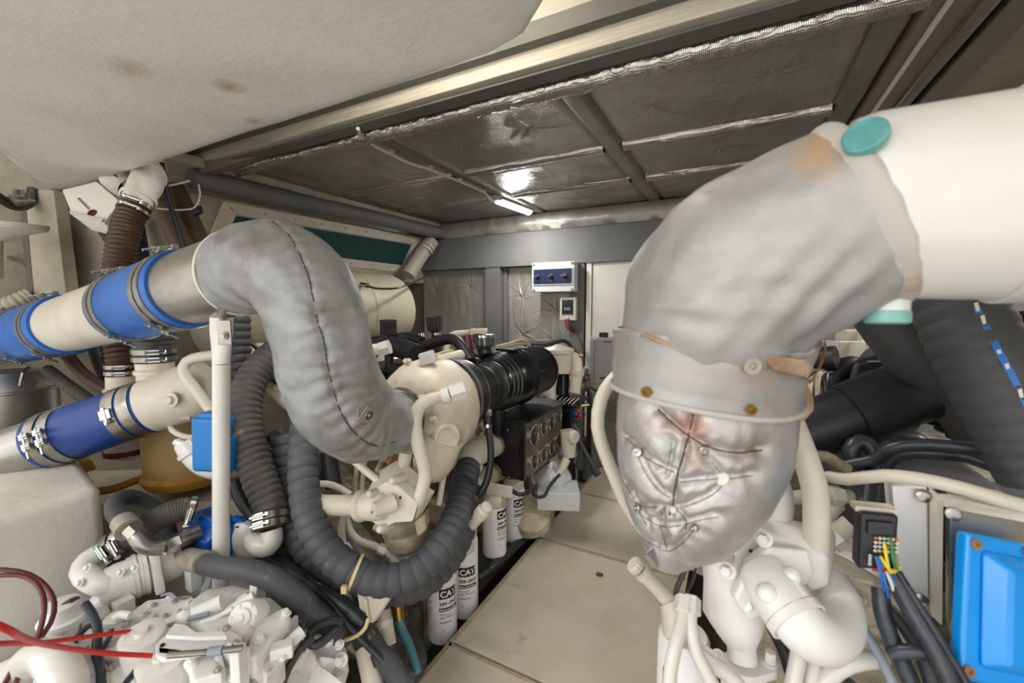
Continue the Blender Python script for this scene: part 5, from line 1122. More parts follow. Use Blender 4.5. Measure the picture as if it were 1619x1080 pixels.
# spin-on fuel filters with their print
def cyl_text(parent, body, size, c, r, th0, z0, m='ink', bold=False, name='lettering', vertical=False):
    vv, f = text_mesh(body, size, bold); mb = MB()
    if vertical: vv = [Vector((-p.y, p.x, 0)) for p in vv]
    mb.add([Vector((c.x + r * math.sin(th0 + p.x / r), c.y - r * math.cos(th0 + p.x / r), z0 + p.y)) for p in vv], f); return mb.build(name, m, parent)
def cyl_patch(parent, c, r, a0, a1, z0, z1, m='ink', name='print_block', n=10):
    mb = MB(); mb.rings([[Vector((c.x + r * math.sin(a0 + (a1 - a0) * k / n), c.y - r * math.cos(a0 + (a1 - a0) * k / n), z)) for k in range(n + 1)] for z in (z0, z1)], False, False, closed=False); return mb.build(name, m, parent)
def spin_filter(label, px, ybot, ztop, th0, note=None, r=0.053, X=-0.905):
    t = T('fuel_filter', label, 'fuel filter', 'white spin-on filters of the left engine')
    q = onX(px, ybot - 8, X); c = Vector((q.x, q.y, 0)); z0 = q.z - 0.012; z1 = ztop
    MB().lathe([(z0 - 0.0, 0.02), (z0, r * 0.85), (z0 + 0.005, r * 0.96), (z0 + 0.014, r), (z1 - 0.012, r), (z1 - 0.004, r * 0.96), (z1, r * 0.88)], (c.x, c.y, 0), _Z, 44).build('can', 'filterwhite', t)
    MB().lathe([(z1, r * 0.9), (z1 + 0.03, r * 0.95), (z1 + 0.05, r * 0.7)], (c.x, c.y, 0), _Z, 24).build('filter_head', 'cream', t)
    zl = z0 + 0.215; rr = r + 0.0006; r2 = r + 0.0011; w_ = 0.066 / r
    cyl_patch(t, c, rr, th0, th0 + w_, zl - 0.038, zl)
    cyl_text(t, 'CAT', 0.031, c, r2, th0 + 0.004 / r, zl - 0.030, 'inkwhite', True)
    cyl_text(t, '389\u20130432', 0.0185, c, rr, th0, zl - 0.062, 'ink', True)
    cyl_patch(t, c, rr, th0, th0 + w_ * 1.1, zl - 0.084, zl - 0.070)
    cyl_text(t, 'Marine Fuel Filter', 0.0088, c, r2, th0 + 0.003 / r, zl - 0.080, 'inkwhite', True)
    cyl_text(t, 'Advanced', 0.0105, c, rr, th0 + 0.002 / r, zl - 0.098); cyl_text(t, 'High Efficiency', 0.0105, c, rr, th0 + 0.002 / r, zl - 0.110)
    cyl_text(t, 'CATERPILLAR', 0.0075, c, rr, th0, zl - 0.128, 'ink', True)
    cyl_patch(t, c, rr, th0 + 0.25, th0 + 0.3, zl - 0.158, zl - 0.152, name='arrow_mark'); cyl_patch(t, c, rr, th0 + 0.02, th0 + 0.07, zl + 0.012, zl + 0.018, name='arrow_mark')
    if note: cyl_text(t, note, 0.026, c, rr, th0 - 0.55, zl - 0.11, 'inkgrey', vertical=True)
    return t
spin_filter('white fuel filter with black print standing nearest the camera', 700, 1008, 0.24, 0.45, 'PRE 8')
spin_filter('second white fuel filter from the camera with full black print', 735, 970, 0.25, 0.18)
spin_filter('third white fuel filter from the camera, partly behind the hose', 782, 878, 0.28, 0.75)
spin_filter('farthest white fuel filter under the gauge box corner', 812, 855, 0.29, 0.5)

# gauge box
GX = -0.79; g0, g1 = onX(831, 668, GX).y, onX(889, 640, GX).y; gz1 = onX(831, 668, GX).z; gz0 = onX(831, 761, GX).z; GL = onY(784, 700, g0).x
gg = T('gauge_box', 'black instrument box with eight round gauges on the left engine', 'instrument panel')
MB().box(((GL + GX - 0.035) / 2, (g0 + g1) / 2, (gz0 + gz1) / 2), (GX - 0.035 - GL, g1 - g0, gz1 - gz0)).build('case', 'black_panel', gg, bev=0.004)
MB().box((GX - 0.02, (g0 + g1) / 2, (gz0 + gz1) / 2), (0.028, g1 - g0 + 0.006, gz1 - gz0 + 0.004)).build('face_frame', 'black_gloss', gg, bev=0.004)
pl_ = MB().box((GX - 0.004, (g0 + g1) / 2 + 0.004, (gz0 + gz1) / 2), (0.006, g1 - g0 - 0.012, gz1 - gz0 - 0.012)).build('gauge_plate', 'gauge_plate', gg)
MB().hull8([(GL - 0.01, g0 - 0.005, gz1 + 0.001), (GX + 0.02, g0 - 0.005, gz1 + 0.001), (GX + 0.02, g1 + 0.01, gz1 + 0.001), (GL - 0.01, g1 + 0.01, gz1 + 0.001), (GL - 0.01, g0 - 0.005, gz1 + 0.007), (GX + 0.02, g0 - 0.005, gz1 + 0.007), (GX + 0.02, g1 + 0.01, gz1 + 0.007), (GL - 0.01, g1 + 0.01, gz1 + 0.007)]).build('hood', 'black_panel', gg)
for (x, y) in ((803, 680), (784, 683), (805, 754), (787, 706)):
    q = onY(x, y, g0 - 0.002); MB().lathe([(0, 0.006), (0.003, 0.005), (0.004, 0.001)], q, (0, -1, 0), 12).build('case_screw', 'chrome', gg)
for i, (x, y) in enumerate(((843, 687), (858, 675), (871, 667), (882, 657), (843, 728), (858, 717), (871, 706), (883, 694))):
    q = onX(x, y, GX); r = 0.049 if i == 0 else 0.040
    ga = MB().lathe([(0, r), (0.008, r), (0.010, r * 0.96), (0.010, r * 0.88), (0.005, r * 0.86)], q, (1, 0, 0), 28, caps=False).build('gauge_bezel', 'chrome', gg)
    MB().lathe([(0.004, r * 0.87), (0.0045, r * 0.01)], q, (1, 0, 0), 28).build('dial', 'gauge_face', ga)
    a = rg.uniform(0.3, 2.6); MB().box(q + Vector((0.0055, 0.35 * r * math.cos(a), 0.35 * r * math.sin(a))), (0.0008, r * 0.75, 0.0022), (1, 0, 0), (0, math.cos(a), math.sin(a))).build('needle', 'gauge_needle', ga)
    tk = MB()
    for k_ in range(9):
        b = -0.6 + k_ * (PI + 1.2) / 8; tk.box(q + Vector((0.0052, 0.72 * r * math.cos(b), 0.72 * r * math.sin(b))), (0.0006, r * 0.16, 0.0022), (1, 0, 0), (0, math.cos(b), math.sin(b)))
    tk.build('tick_marks', 'inkwhite', ga)
lb_ = MB().box(A(790, 775, 1.62), (0.10, 0.012, 0.045), (1, 0.25, -0.08), (0, 1, 0)).build('gauge_bracket', 'cream', bev=0.003); tag(lb_, 'pale strip bracket under the gauge box', 'bracket')
sw = T('switch_box', 'black switch box with coloured knobs beside the gauge box', 'switch box')
sc0 = onX(908, 655, -0.80)
MB().box(sc0 + Vector((-0.05, 0, 0)), (0.12, 0.17, 0.125), (1, 0, 0), (0, 1, 0.12)).build('case', 'black_panel', sw, bev=0.004)
lidp = MB().box(sc0 + Vector((-0.03, 0, 0.075)), (0.17, 0.20, 0.006), (1, 0, 0), (0, 1, 0.12)).build('lid', 'black_gloss', sw)
for i in range(5): MB().box(sc0 + Vector((-0.085 + 0.024 * i, -0.01, 0.0785)), (0.006, 0.13 - 0.02 * (i % 2), 0.001), (1, 0, 0), (0, 1, 0.12)).build('printed_line', 'inkwhite', lidp)
for y, z, m, r in ((-0.05, 0.02, 'plug_blue', 0.014), (-0.01, 0.028, 'plug_orange', 0.012), (0.03, 0.035, 'plug_orange', 0.011), (0.02, -0.012, 'plug_red', 0.018), (-0.03, -0.02, 'plug_blue', 0.010)):
    MB().lathe([(0, r), (0.02, r), (0.025, r * 0.7)], sc0 + Vector((0.012, y, z)), (1, -0.2, 0), 16).build('knob', m, sw)
MB().tube([sc0 + Vector((0.0, 0.09, 0.03)), sc0 + Vector((0.04, 0.14, 0.03))], 0.01, 10).build('cable_gland', 'chrome', sw)
# small parts under the switch box
pu = T('priming_pump', 'cream hand priming pump under the black switch box', 'pump')
MB().tube([A(897, 680, 2.1), A(899, 700, 2.1), A(900, 722, 2.1)], [0.035, 0.038, 0.03], 18).build('body', 'cream', pu); MB().lathe([(0, 0.03), (0.02, 0.034), (0.03, 0.028)], A(903, 690, 2.06), (1, -0.4, 0), 20).build('cap', 'cream', pu)
MB().tube([A(895, 727, 2.08), A(888, 742, 2.05), A(876, 757, 2.02)], [0.022, 0.018, 0.014], 14).build('spout', 'cream', pu)
lv = T('black_lever', 'black rod lever leaning over the walkway edge', 'lever')
MB().tube([A(912, 690, 2.15), A(925, 715, 2.12), A(944, 748, 2.08)], 0.012, 12).build('rod', 'rubber_black', lv); MB().tube([A(936, 736, 2.09), A(946, 752, 2.075)], 0.017, 12).build('grip', 'rubber_black', lv)
hose('gauge_loom', 'black wire loom behind the priming pump', 'wire', [(905, 672, 2.3), (915, 690, 2.28), (910, 715, 2.25), (905, 735, 2.2)], 0.022, 'wire_black')
hose('gauge_loom', 'black cable loop below the gauge box', 'wire', [(836, 752, 1.84), (838, 776, 1.82), (822, 782, 1.8), (800, 770, 1.84)], 0.009, 'wire_black')
hose('gauge_loom', 'thin black cable loop hanging near the bilge', 'wire', [(840, 765, 1.95), (846, 785, 1.95), (860, 785, 1.95), (868, 770, 1.98), (885, 750, 2.0)], 0.007, 'wire_black')
bg_ = T('bilge_bag', 'crumpled pale grey bag lying below the gauge box', 'bag')
MB().ball(A(872, 755, 2.1), 0.09, 20, sc=0.7).build('bag_body', 'boxgrey', bg_, disp=(0.03, 20)); 
bw = tag(MB().box(A(882, 782, 2.05), (0.20, 0.16, 0.09), (0.9, 0.4, 0)).build('bilge_box', 'boxgrey', bev=0.008), 'pale grey box in the bilge beside the walkway', 'box')
ck = tag(MB().lathe([(0, 0.10), (0.05, 0.12), (0.10, 0.10), (0.12, 0.05)], A(838, 815, 2.1), (0.3, -0.6, 0.6), 24).build('engine_mount', 'creamdirty', disp=(0.006, 30)), 'rusty cream engine mount behind the farthest filter', 'engine mount')
wc = T('walkway_cable', 'thick black cable lying along the walkway edge', 'cable')
MB().tube([onX(*p) for p in ((906, 728, -0.90), (910, 750, -0.87), (905, 775, -0.86), (888, 795, -0.86), (850, 832, -0.86), (805, 872, -0.865), (770, 903, -0.88), (745, 920, -0.93), (735, 926, -1.0))], 0.0195, 16).build('sheath', 'wire_black', wc)
# hoses and fittings in the gap ahead of the bell housing
def fit(label, pts, r, m, parts, group=None):
    t = T('bilge_hose', label, 'hose', group); P = [A(*p) for p in pts]; MB().tube(P, r, 18).build('hose_run', m, t)
    for nm, f0, f1, rr, mm in parts: a, _ = along(P, f0); b, _ = along(P, f1); MB().tube([a, b], rr, 16, smooth=False).build(nm, mm, t)
    return t
fit('dark hose with cream crimped end beside the bell housing', [(540, 940, 1.2), (555, 970, 1.19), (568, 1000, 1.17), (585, 1045, 1.12), (592, 1090, 1.08)], 0.022, 'rubber_dust', [('crimp_sleeve', 0.0, 0.3, 0.025, 'creamdirty'), ('crimp_sleeve', 0.62, 1.0, 0.026, 'cream')])
fit('dark hose with steel sleeve running to the bottom right of the bell housing', [(585, 1005, 1.17), (597, 1030, 1.14), (618, 1055, 1.1), (640, 1090, 1.06)], 0.027, 'rubber_grey', [('crimp_sleeve', 0.0, 0.12, 0.028, 'steel')])
fit('black hose under the triangular plate with cream sleeve', [(605, 965, 1.25), (608, 1000, 1.23), (620, 1040, 1.2), (645, 1075, 1.15)], 0.022, 'rubber', [('crimp_sleeve', 0.0, 0.45, 0.023, 'cream'), ('hex_union', 0.12, 0.2, 0.027, 'whitepaint')])
fit('teal blue hose with brass fitting near the front filter', [(628, 945, 1.3), (632, 985, 1.28), (645, 1015, 1.24), (655, 1045, 1.2), (660, 1065, 1.18)], 0.0125, 'wire_teal', [('brass_union', 0.0, 0.28, 0.015, 'brass')])
fit('thick black hose curving in the bilge behind the teal hose', [(600, 1010, 1.4), (630, 1005, 1.4), (655, 1020, 1.38), (662, 1050, 1.33), (640, 1085, 1.28)], 0.026, 'rubber', [])
hose('black_loom', 'bundle of black cables passing behind the grey hose', 'cable', [(395, 880, 1.3), (440, 890, 1.25), (470, 910, 1.2), (505, 935, 1.18), (540, 955, 1.16), (575, 985, 1.15)], 0.02, 'tape')
hose('black_loom', 'thin black cable parallel to the grey hose', 'cable', [(455, 880, 1.28), (480, 915, 1.2), (520, 950, 1.15), (560, 1000, 1.12), (600, 1040, 1.1), (635, 1075, 1.08)], 0.008, 'wire_black')
cl_ = T('coiled_loom', 'black cable coiled in a small loop on the bell housing', 'cable')
MB().tube([A(*p) for p in ((540, 985, 1.1), (515, 985, 1.08), (492, 1000, 1.05), (488, 1015, 1.04), (500, 1020, 1.04), (518, 1008, 1.06), (530, 995, 1.08))], 0.011, 12).build('coil', 'tape', cl_)
MB().tube([A(478, 1012, 1.03), A(475, 1025, 1.02), (A(483, 1028, 1.02))], 0.004, 8).build('red_lead', 'wire_red', cl_)
tag(MB().tube([A(546, 1012, 1.11), A(565, 1005, 1.10), A(578, 992, 1.10), A(582, 978, 1.11)], 0.005, 8).build('cable_tie', 'tie'), 'cream cable tie knotted under the triangular plate', 'cable tie')
for i in range(5): hose('blue_black_wire', ['wire of the dark bundle, topmost, beside the side cover', 'wire of the dark bundle, second from the top', 'wire of the dark bundle, middle one', 'wire of the dark bundle, fourth from the top', 'blue lowest wire of the dark bundle'][i], 'wire', [(455, 962 + 6 * i, 1.06), (480, 955 + 6 * i, 1.08), (505, 948 + 6 * i, 1.1)], 0.004, 'wire_black' if i < 4 else 'wire_teal', 'dark wires beside the side cover')
# clutter between the engine and the hull, seen through the gaps
for (pts, r, m, lab) in (
    ([(435, 690, 1.55), (455, 712, 1.5), (470, 735, 1.48), (478, 760, 1.5)], 0.03, 'rubber', 'black rubber elbow in the gap left of the looped hose'),
    ([(430, 615, 1.5), (455, 640, 1.48), (480, 655, 1.46)], 0.018, 'creamdirty', 'dirty cream pipe under the dusty riser hose'),
    ([(425, 590, 1.7), (450, 600, 1.68), (480, 605, 1.65)], 0.03, 'rubber_dust', 'dusty black pipe behind the riser hose'),
    ([(520, 715, 1.5), (523, 745, 1.48), (528, 770, 1.46)], 0.028, 'rubber_black', 'black upright pipe behind the lagged elbow bottom'),
    ([(500, 720, 1.55), (505, 750, 1.53), (512, 765, 1.52)], 0.02, 'rubber', 'thin black pipe left of the upright pipe'),
    ([(380, 520, 1.6), (400, 545, 1.6), (430, 570, 1.6)], 0.008, 'wire_black', 'black cable slanting down right of the post'),
    ([(480, 905, 1.4), (520, 950, 1.35), (560, 990, 1.3)], 0.03, 'rubber_black', 'black hose in shadow under the loops')):
    hose('gap_pipe', lab, 'pipe', pts, r, m)

# ================================================================== STARBOARD EXHAUST
sx = T('lagged_exhaust_riser', 'large silvery lagged exhaust elbow in the right foreground', 'exhaust pipe')
e1 = A(1362, 338, 0.488); ed = Vector((0.90, 0.0, 0.42)).normalized()
b0 = A(1114, 620, 0.632); b1_ = b0 + (A(1120, 520, 0.622) - b0).normalized() * 0.17; b2_ = e1 - ed * 0.15
def bez(t): return b0 * (1 - t) ** 3 + b1_ * (3 * t * (1 - t) ** 2) + b2_ * (3 * t * t * (1 - t)) + e1 * t ** 3
NB_ = 24
um = MB().tube([bez(i / NB_) for i in range(NB_ + 1)], [0.120 + 0.012 * math.sin(PI * min(1, i / NB_ * 1.15)) - 0.013 * (i / NB_) ** 2 for i in range(NB_ + 1)], 110, step=0.006)
def udisp(p, n):
    q = p * 11; h = 0.007 * noise.noise(q) + 0.003 * noise.noise(q * 2.7)
    d = (p - A(1115, 560, 0.5)).length; h += 0.002 * math.exp(-(d / 0.12) ** 2) * math.sin(p.z * 150 + 25 * p.x + 6 * noise.noise(p * 9))
    e = (p - A(1340, 480, 0.45)).length; h += 0.004 * math.exp(-(e / 0.08) ** 2) * math.sin(p.x * 160 - p.z * 120)
    return h * min(1, max(0.15, (e1 - p).dot(ed) / 0.05))
uj = um.build('upper_jacket', 'jacket_near', sx, disp=udisp, ang=80)
# scorched rim of the upper jacket
rim = MB(); R_ = []
for (t, rr) in ((-0.026, 0.102), (-0.014, 0.1085), (-0.006, 0.1115), (0.0, 0.112), (0.006, 0.109), (0.009, 0.102), (0.004, 0.092)):
    u_, v_, a_ = basis(ed); R_.append([e1 + a_ * t + (u_ * math.cos(k * PI / 36) + v_ * math.sin(k * PI / 36)) * (rr + 0.0015 * noise.noise(Vector((k * 0.5, t * 60, 3)))) for k in range(72)])
rim.rings(R_, False, False).build('frayed_rim', 'rim', sx, ang=80)
# wrap band between upper and lower jackets
bm_ = MB(); bpth = [(1116, 552, 0.62), (1113, 590, 0.625), (1108, 640, 0.635)]
R_ = []; u0 = (A(1260, 600, 0.6) - A(975, 560, 0.62)).normalized(); a0 = (A(1112, 540, 0.62) - A(1104, 640, 0.635)).normalized(); u0 = (u0 - a0 * u0.dot(a0)).normalized(); v0 = a0.cross(u0)
cc = A(1112, 566, 0.628)
for (t, rr) in ((-0.058, 0.124), (-0.055, 0.129), (-0.048, 0.131), (-0.043, 0.1275), (-0.03, 0.130), (-0.01, 0.1315), (0.005, 0.129), (0.02, 0.1315), (0.035, 0.130), (0.042, 0.133), (0.047, 0.132), (0.05, 0.126)):
    R_.append([cc + a0 * (t * 0.86 + 0.006 * math.sin(2 * PI * k / 96 * 2)) + (u0 * math.cos(2 * PI * k / 96) + v0 * math.sin(2 * PI * k / 96)) * (rr + 0.0025 * noise.noise(Vector((k * 0.18, t * 50, 1)))) for k in range(96)])
bnd = bm_.rings(R_, False, False).build('wrap_band', 'jacket_near', sx, ang=80)
tbn = bvh(bnd)
MB().tube([cc + a0 * (-0.055 * 0.86 + 0.006 * math.sin(2 * PI * k / 48 * 2)) + (u0 * math.cos(2 * PI * k / 48) + v0 * math.sin(2 * PI * k / 48)) * 0.1305 for k in range(49)], 0.004, 8).build('band_hem', 'rim', bnd)
MB().tube([stick(tbn, *p, 0.0008)[0] for p in ((985, 515), (1020, 530), (1060, 545), (1105, 553), (1150, 560), (1200, 562))], [0.001, 0.003, 0.0022, 0.003, 0.002, 0.0035], 8, step=0.006).build('torn_edge', 'scorched', bnd, disp=(0.002, 120))
mp = stick(tbn, 1240, 585, -0.002)[0]
fr_ = MB().slab([stick(tbn, *p, 0.004)[0] for p in ((1205, 566), (1232, 560), (1262, 562), (1276, 576), (1266, 594), (1240, 588), (1214, 584))], stick(tbn, 1215, 585)[1] * 0.007).build('frayed_flap', 'scorched', bnd, bev=0.002, disp=(0.004, 60))
for (x, y, r, m) in ((1186, 578, 0.010, 'crimp'), (1025, 618, 0.007, 'brass'), (1185, 645, 0.006, 'brass')):
    o_, n_ = stick(tbn, x, y, 0.003); MB().lathe([(0, r), (0.004, r), (0.004, r * 0.45), (0.001, r * 0.4), (0.001, 0.0005)], o_, n_, 20).build('washer', m, bnd)
MB().tube([stick(tbn, 1262, 590, 0.01)[0], A(1285, 600, 0.6), A(1298, 575, 0.6), A(1305, 548, 0.62), A(1300, 530, 0.64)], 0.0018, 6).build('lacing_wire', 'rust', bnd)
MB().tube([A(1258, 610, 0.60), A(1270, 630, 0.605), A(1262, 655, 0.61), A(1248, 665, 0.61)], [0.01, 0.013, 0.012, 0.008], 12).build('rolled_flap', 'scorched', bnd, disp=(0.003, 80))
# lower quilted jacket
LP_ = [(1112, 600, 0.635), (1108, 650, 0.635), (1103, 700, 0.635), (1090, 760, 0.64), (1075, 810, 0.645), (1058, 852, 0.65), (1044, 882, 0.65), (1038, 892, 0.652)]
lm = MB().tube([A(*p) for p in LP_], [0.115, 0.119, 0.118, 0.106, 0.086, 0.056, 0.026, 0.006], 230, step=0.0032)
CR = [[(1098, 648), (1093, 670), (1087, 693), (1080, 720), (1072, 747), (1066, 775), (1063, 800), (1058, 815)],
      [(1040, 647), (1062, 668), (1090, 690), (1118, 706), (1160, 716), (1205, 712)], [(985, 690), (1003, 705), (1018, 722), (1040, 735), (1068, 748)],
      [(1006, 712), (1012, 730), (1025, 755), (1045, 778), (1064, 790)], [(1000, 800), (1030, 802), (1065, 805), (1100, 795), (1130, 780), (1150, 758)],
      [(1076, 762), (1100, 760), (1125, 758), (1143, 756)], [(1112, 712), (1125, 730), (1138, 748)], [(985, 760), (1000, 785), (1010, 808), (1022, 830)],
      [(1010, 812), (1035, 828), (1050, 833), (1080, 830), (1110, 822), (1135, 818)], [(1046, 808), (1044, 830), (1050, 852), (1054, 868)], [(1010, 850), (1035, 862), (1056, 872), (1080, 858), (1098, 838)],
      [(1062, 700), (1058, 725), (1052, 750)], [(990, 830), (1012, 850), (1025, 868)], [(1150, 758), (1190, 752)], [(1070, 806), (1085, 825), (1082, 845)]]
ckd, cpts = crease_field(CR, mb_tree(lm))
def qdisp(p, n):
    co, i, d = ckd.find(p)
    h = -0.017 * math.exp(-(d / 0.0095) ** 0.9) + 0.002 * noise.noise(p * 20) + 0.0006 * noise.noise(p * 70) + 0.0016 * math.exp(-d / 0.018) * math.sin(i * 0.8) * min(1, d / 0.004) + 0.004
    if n.dot(_FW) > 0.1: h *= 0.6
    return h
lj = lm.build('quilted_jacket', 'jacket_quilt', sx, disp=qdisp, ang=80)
tlj = bvh(lj)
def cord(ln, r):
    q = [a for a, _ in smooth_path([(Vector((x, y, 0)), 0) for x, y in ln], 6)]
    MB().tube([stick(tlj, p.x, p.y, 0.0002)[0] for p in q], r, 6, smooth=False).build('crease_shade_cord', 'stitch_crease_shade', lj)
for i_, ln in enumerate(CR): cord(ln, 0.0012 if i_ < 2 else 0.0005)  # dark cords along the creases put their shade into colour
for (x, y, r, m) in ((1143, 757, 0.009, 'wire_white'), (1008, 715, 0.008, 'steel'), (1010, 803, 0.005, 'steel'), (1112, 712, 0.006, 'steel'), (1100, 835, 0.005, 'steel'), (1067, 806, 0.005, 'wire_white')):
    o_, n_ = stick(tlj, x, y, 0.001); MB().lathe([(0, r), (0.004, r * 0.95), (0.005, r * 0.5), (0.004, 0.0005)], o_, n_, 18).build('lacing_button', m, lj)
MB().slab([stick(tlj, 1005, 855, 0)[0], stick(tlj, 1035, 868, 0)[0], A(1046, 880, 0.62), A(1038, 900, 0.62), A(1018, 880, 0.62)], (0.004, 0.006, 0)).build('loose_corner', 'jacket_quilt', lj, disp=(0.002, 80))

# white transverse pipe
wp = T('white_exhaust_pipe', 'thick glossy white exhaust pipe at the upper right', 'exhaust pipe')
w0 = A(1362, 335, 0.49); w0.y = 0.62
def WX(x): return Vector((x, 0.62, w0.z + (x - w0.x) * -0.01))
MB().lathe([(0, 0.095), (0.02, 0.1), (0.30, 0.103), (0.31, 0.103), (1.1, 0.104)], WX(w0.x - 0.02), (1, 0, -0.01), 64).build('pipe_body', 'whitepaint', wp)
MB().band(WX(0.232 + 0.3), (1, 0, -0.01), 0.1015, 0.6, 0.0035, 64).build('joint_sleeve', 'whitepaint', wp)
cpA = Vector((-0.35, -0.85, 0.38)).normalized(); tw_ = A(1385, 232, 0.43)
bs = MB().lathe([(-0.05, 0.017), (-0.006, 0.0165)], A(1376, 225, 0.418), cpA, 28).build('upper_boss', 'whitepaint', wp)
MB().lathe([(0, 0.0165), (0.002, 0.0185), (0.009, 0.0185), (0.011, 0.0165), (0.009, 0.012), (0.009, 0.0005)], A(1370, 222, 0.408), cpA, 32).build('plug_cap', 'turquoise', bs)
bs2 = MB().lathe([(-0.04, 0.02), (0.015, 0.0195)], A(1403, 478, 0.47), (0, -0.05, -1), 28).build('lower_boss', 'whitepaint', wp)
MB().lathe([(0, 0.0185), (0.001, 0.0205), (0.013, 0.0205), (0.015, 0.017)], A(1403, 491, 0.47), (0, -0.05, -1), 32).build('plug_cap', 'mint', bs2)

# ================================================================== STARBOARD ENGINE
se = T('right_engine_block', 'dirty cream diesel engine block on the right side', 'engine block')
MB().box((0.62, 2.15, 0.05), (0.9, 1.9, 0.8)).build('crankcase', 'block', se, bev=0.03)
MB().box((0.55, 1.05, 0.15), (1.0, 0.5, 0.6)).build('rear_housing', 'creamdirty', se, bev=0.04, disp=(0.006, 12))
MB().box((0.85, 1.2, 0.62), (0.8, 0.7, 0.14)).build('top_plate', 'black_panel', se, bev=0.02)
for i in range(3): MB().box((0.42, 1.55 + 0.5 * i, 0.62), (0.34, 0.42, 0.2)).build('valve_cover', 'black_panel', se, bev=0.04, seg=3)
for i in range(8): MB().bolt(A(1478 + 18 * i, 668 + (i % 3) * 12, 0.95), (0, -0.2, 1), 0.014, 0.02).build('bolt', 'black_panel', se)
cr_ = ('right engine'); GR = 'cream tubes of the right engine'
def rtube(label, pts, r, m='cream', nuts=()): return ctube(label, pts, r, m, nuts, GR)
rtube('cream handle-shaped tube left of the silver jacket', [(1110, 600, 0.86), (1040, 582, 0.84), (985, 590, 0.82), (966, 604, 0.80), (950, 632, 0.79), (945, 675, 0.79), (956, 715, 0.8), (972, 755, 0.81), (992, 800, 0.82), (1040, 860, 0.86), (1110, 900, 0.9)], 0.0125)
rtube('thick cream tube rising beside the quilted jacket', [(1240, 640, 0.72), (1253, 672, 0.715), (1270, 715, 0.71), (1287, 768, 0.705), (1291, 805, 0.70), (1289, 880, 0.695)], 0.0195)
rtube('cream horizontal tube with joint behind the thick tube', [(1215, 800, 0.84), (1250, 788, 0.83), (1300, 783, 0.83), (1345, 785, 0.83)], 0.013, nuts=(0.8,))
rtube('cream slanted tube crossing behind the thick tube', [(1200, 820, 0.86), (1250, 850, 0.85), (1280, 870, 0.84)], 0.015)
rtube('cream tube slanting up to the black connector', [(1290, 880, 0.8), (1315, 850, 0.79), (1345, 828, 0.78)], 0.0165, nuts=(0.55,))
rtube('cream tube pair member slanting up behind the connector', [(1285, 860, 0.86), (1305, 825, 0.86), (1328, 798, 0.86)], 0.011)
rtube('cream tube running down right behind the white housing', [(1305, 885, 0.84), (1345, 905, 0.84), (1385, 930, 0.84)], 0.02)
rtube('cream short tube entering the bolted flange from the left', [(1098, 872, 0.70), (1125, 877, 0.70), (1155, 882, 0.70)], 0.0095)
rtube('long cream tube across the right edge above the blue unit', [(1310, 754, 0.78), (1340, 758, 0.74), (1400, 752, 0.70), (1450, 757, 0.67), (1520, 772, 0.64), (1580, 790, 0.61), (1640, 806, 0.6)], 0.0105)
rtube('white tube curving down left of the flask casting', [(1082, 955, 0.70), (1078, 985, 0.68), (1068, 1020, 0.66), (1060, 1060, 0.65), (1058, 1100, 0.64)], 0.0105, 'whitepaint', (0.02,))
rtube('white tube beside it bending right at the bottom', [(1092, 955, 0.70), (1091, 985, 0.68), (1100, 1030, 0.66), (1118, 1065, 0.65), (1135, 1100, 0.64)], 0.0105, 'whitepaint', (0.02,))
rtube('white tube slanting from below the flask casting', [(1115, 1040, 0.70), (1135, 1055, 0.69), (1160, 1075, 0.68), (1180, 1100, 0.67)], 0.0115, 'whitepaint', (0.02,))
rtube('white upright tube, left one under the big elbow', [(1262, 1000, 0.72), (1263, 1030, 0.7), (1258, 1060, 0.69), (1250, 1100, 0.68)], 0.012, 'whitepaint')
rtube('white upright tube, right one under the big elbow', [(1285, 1020, 0.72), (1287, 1045, 0.7), (1283, 1070, 0.69), (1280, 1100, 0.68)], 0.012, 'whitepaint')
rtube('white curved tube at the bottom edge right of the elbow', [(1290, 1100, 0.68), (1310, 1070, 0.68), (1340, 1050, 0.68), (1372, 1043, 0.68), (1392, 1044, 0.7)], 0.0135, 'whitepaint')
gt = T('grey_plastic_tube', 'grey blue plastic tube slanting down between wires and elbow', 'tube')
MB().tube([A(1312, 912, 0.72), A(1335, 945, 0.71), A(1365, 995, 0.69), (A(1395, 1045, 0.67)), A(1420, 1100, 0.65)], 0.0075, 14).build('tube_run', 'grey_tube', gt)
rtube('thin pale rod reaching to the black connector', [(1312, 905, 0.74), (1345, 915, 0.73), (1378, 922, 0.72)], 0.004)

# upper white casting and bolted housing with elbow
uh = T('upper_coolant_casting', 'white cast neck between quilted jacket and thick tube', 'casting')
MB().tube([A(1190, 740, 0.80), A(1200, 780, 0.79), A(1200, 815, 0.78), A(1185, 840, 0.77)], [0.05, 0.055, 0.052, 0.045], 28).build('neck', 'castwhite', uh)
MB().slab([A(1165, 822, 0.74), A(1195, 800, 0.74), A(1240, 815, 0.74), A(1244, 826, 0.74), A(1215, 838, 0.74), A(1170, 846, 0.74)], (0.01, 0.06, 0)).build('lug_plate', 'castwhite', uh, bev=0.008)
MB().bolt(A(1197, 812, 0.725), (0, -0.5, 0.9), 0.011, 0.014).build('bolt', 'steel', uh)
hs = T('thermostat_housing', 'bright white bolted housing with pump elbow at bottom right', 'housing')
MB().slab([A(1166, 852, 0.69), A(1185, 846, 0.69), A(1262, 862, 0.685), A(1306, 870, 0.68), A(1312, 885, 0.68), A(1310, 925, 0.68), A(1275, 943, 0.68), A(1200, 935, 0.69), A(1168, 925, 0.69)], (0.02, 0.075, 0.01)).build('body', 'castwhite', hs, bev=0.012, seg=3)
MB().slab([A(1258, 876, 0.668), A(1312, 878, 0.668), A(1312, 932, 0.668), A(1285, 942, 0.668), A(1258, 915, 0.668)], (0.005, 0.04, 0)).build('side_block', 'castwhite', hs, bev=0.012, seg=3)
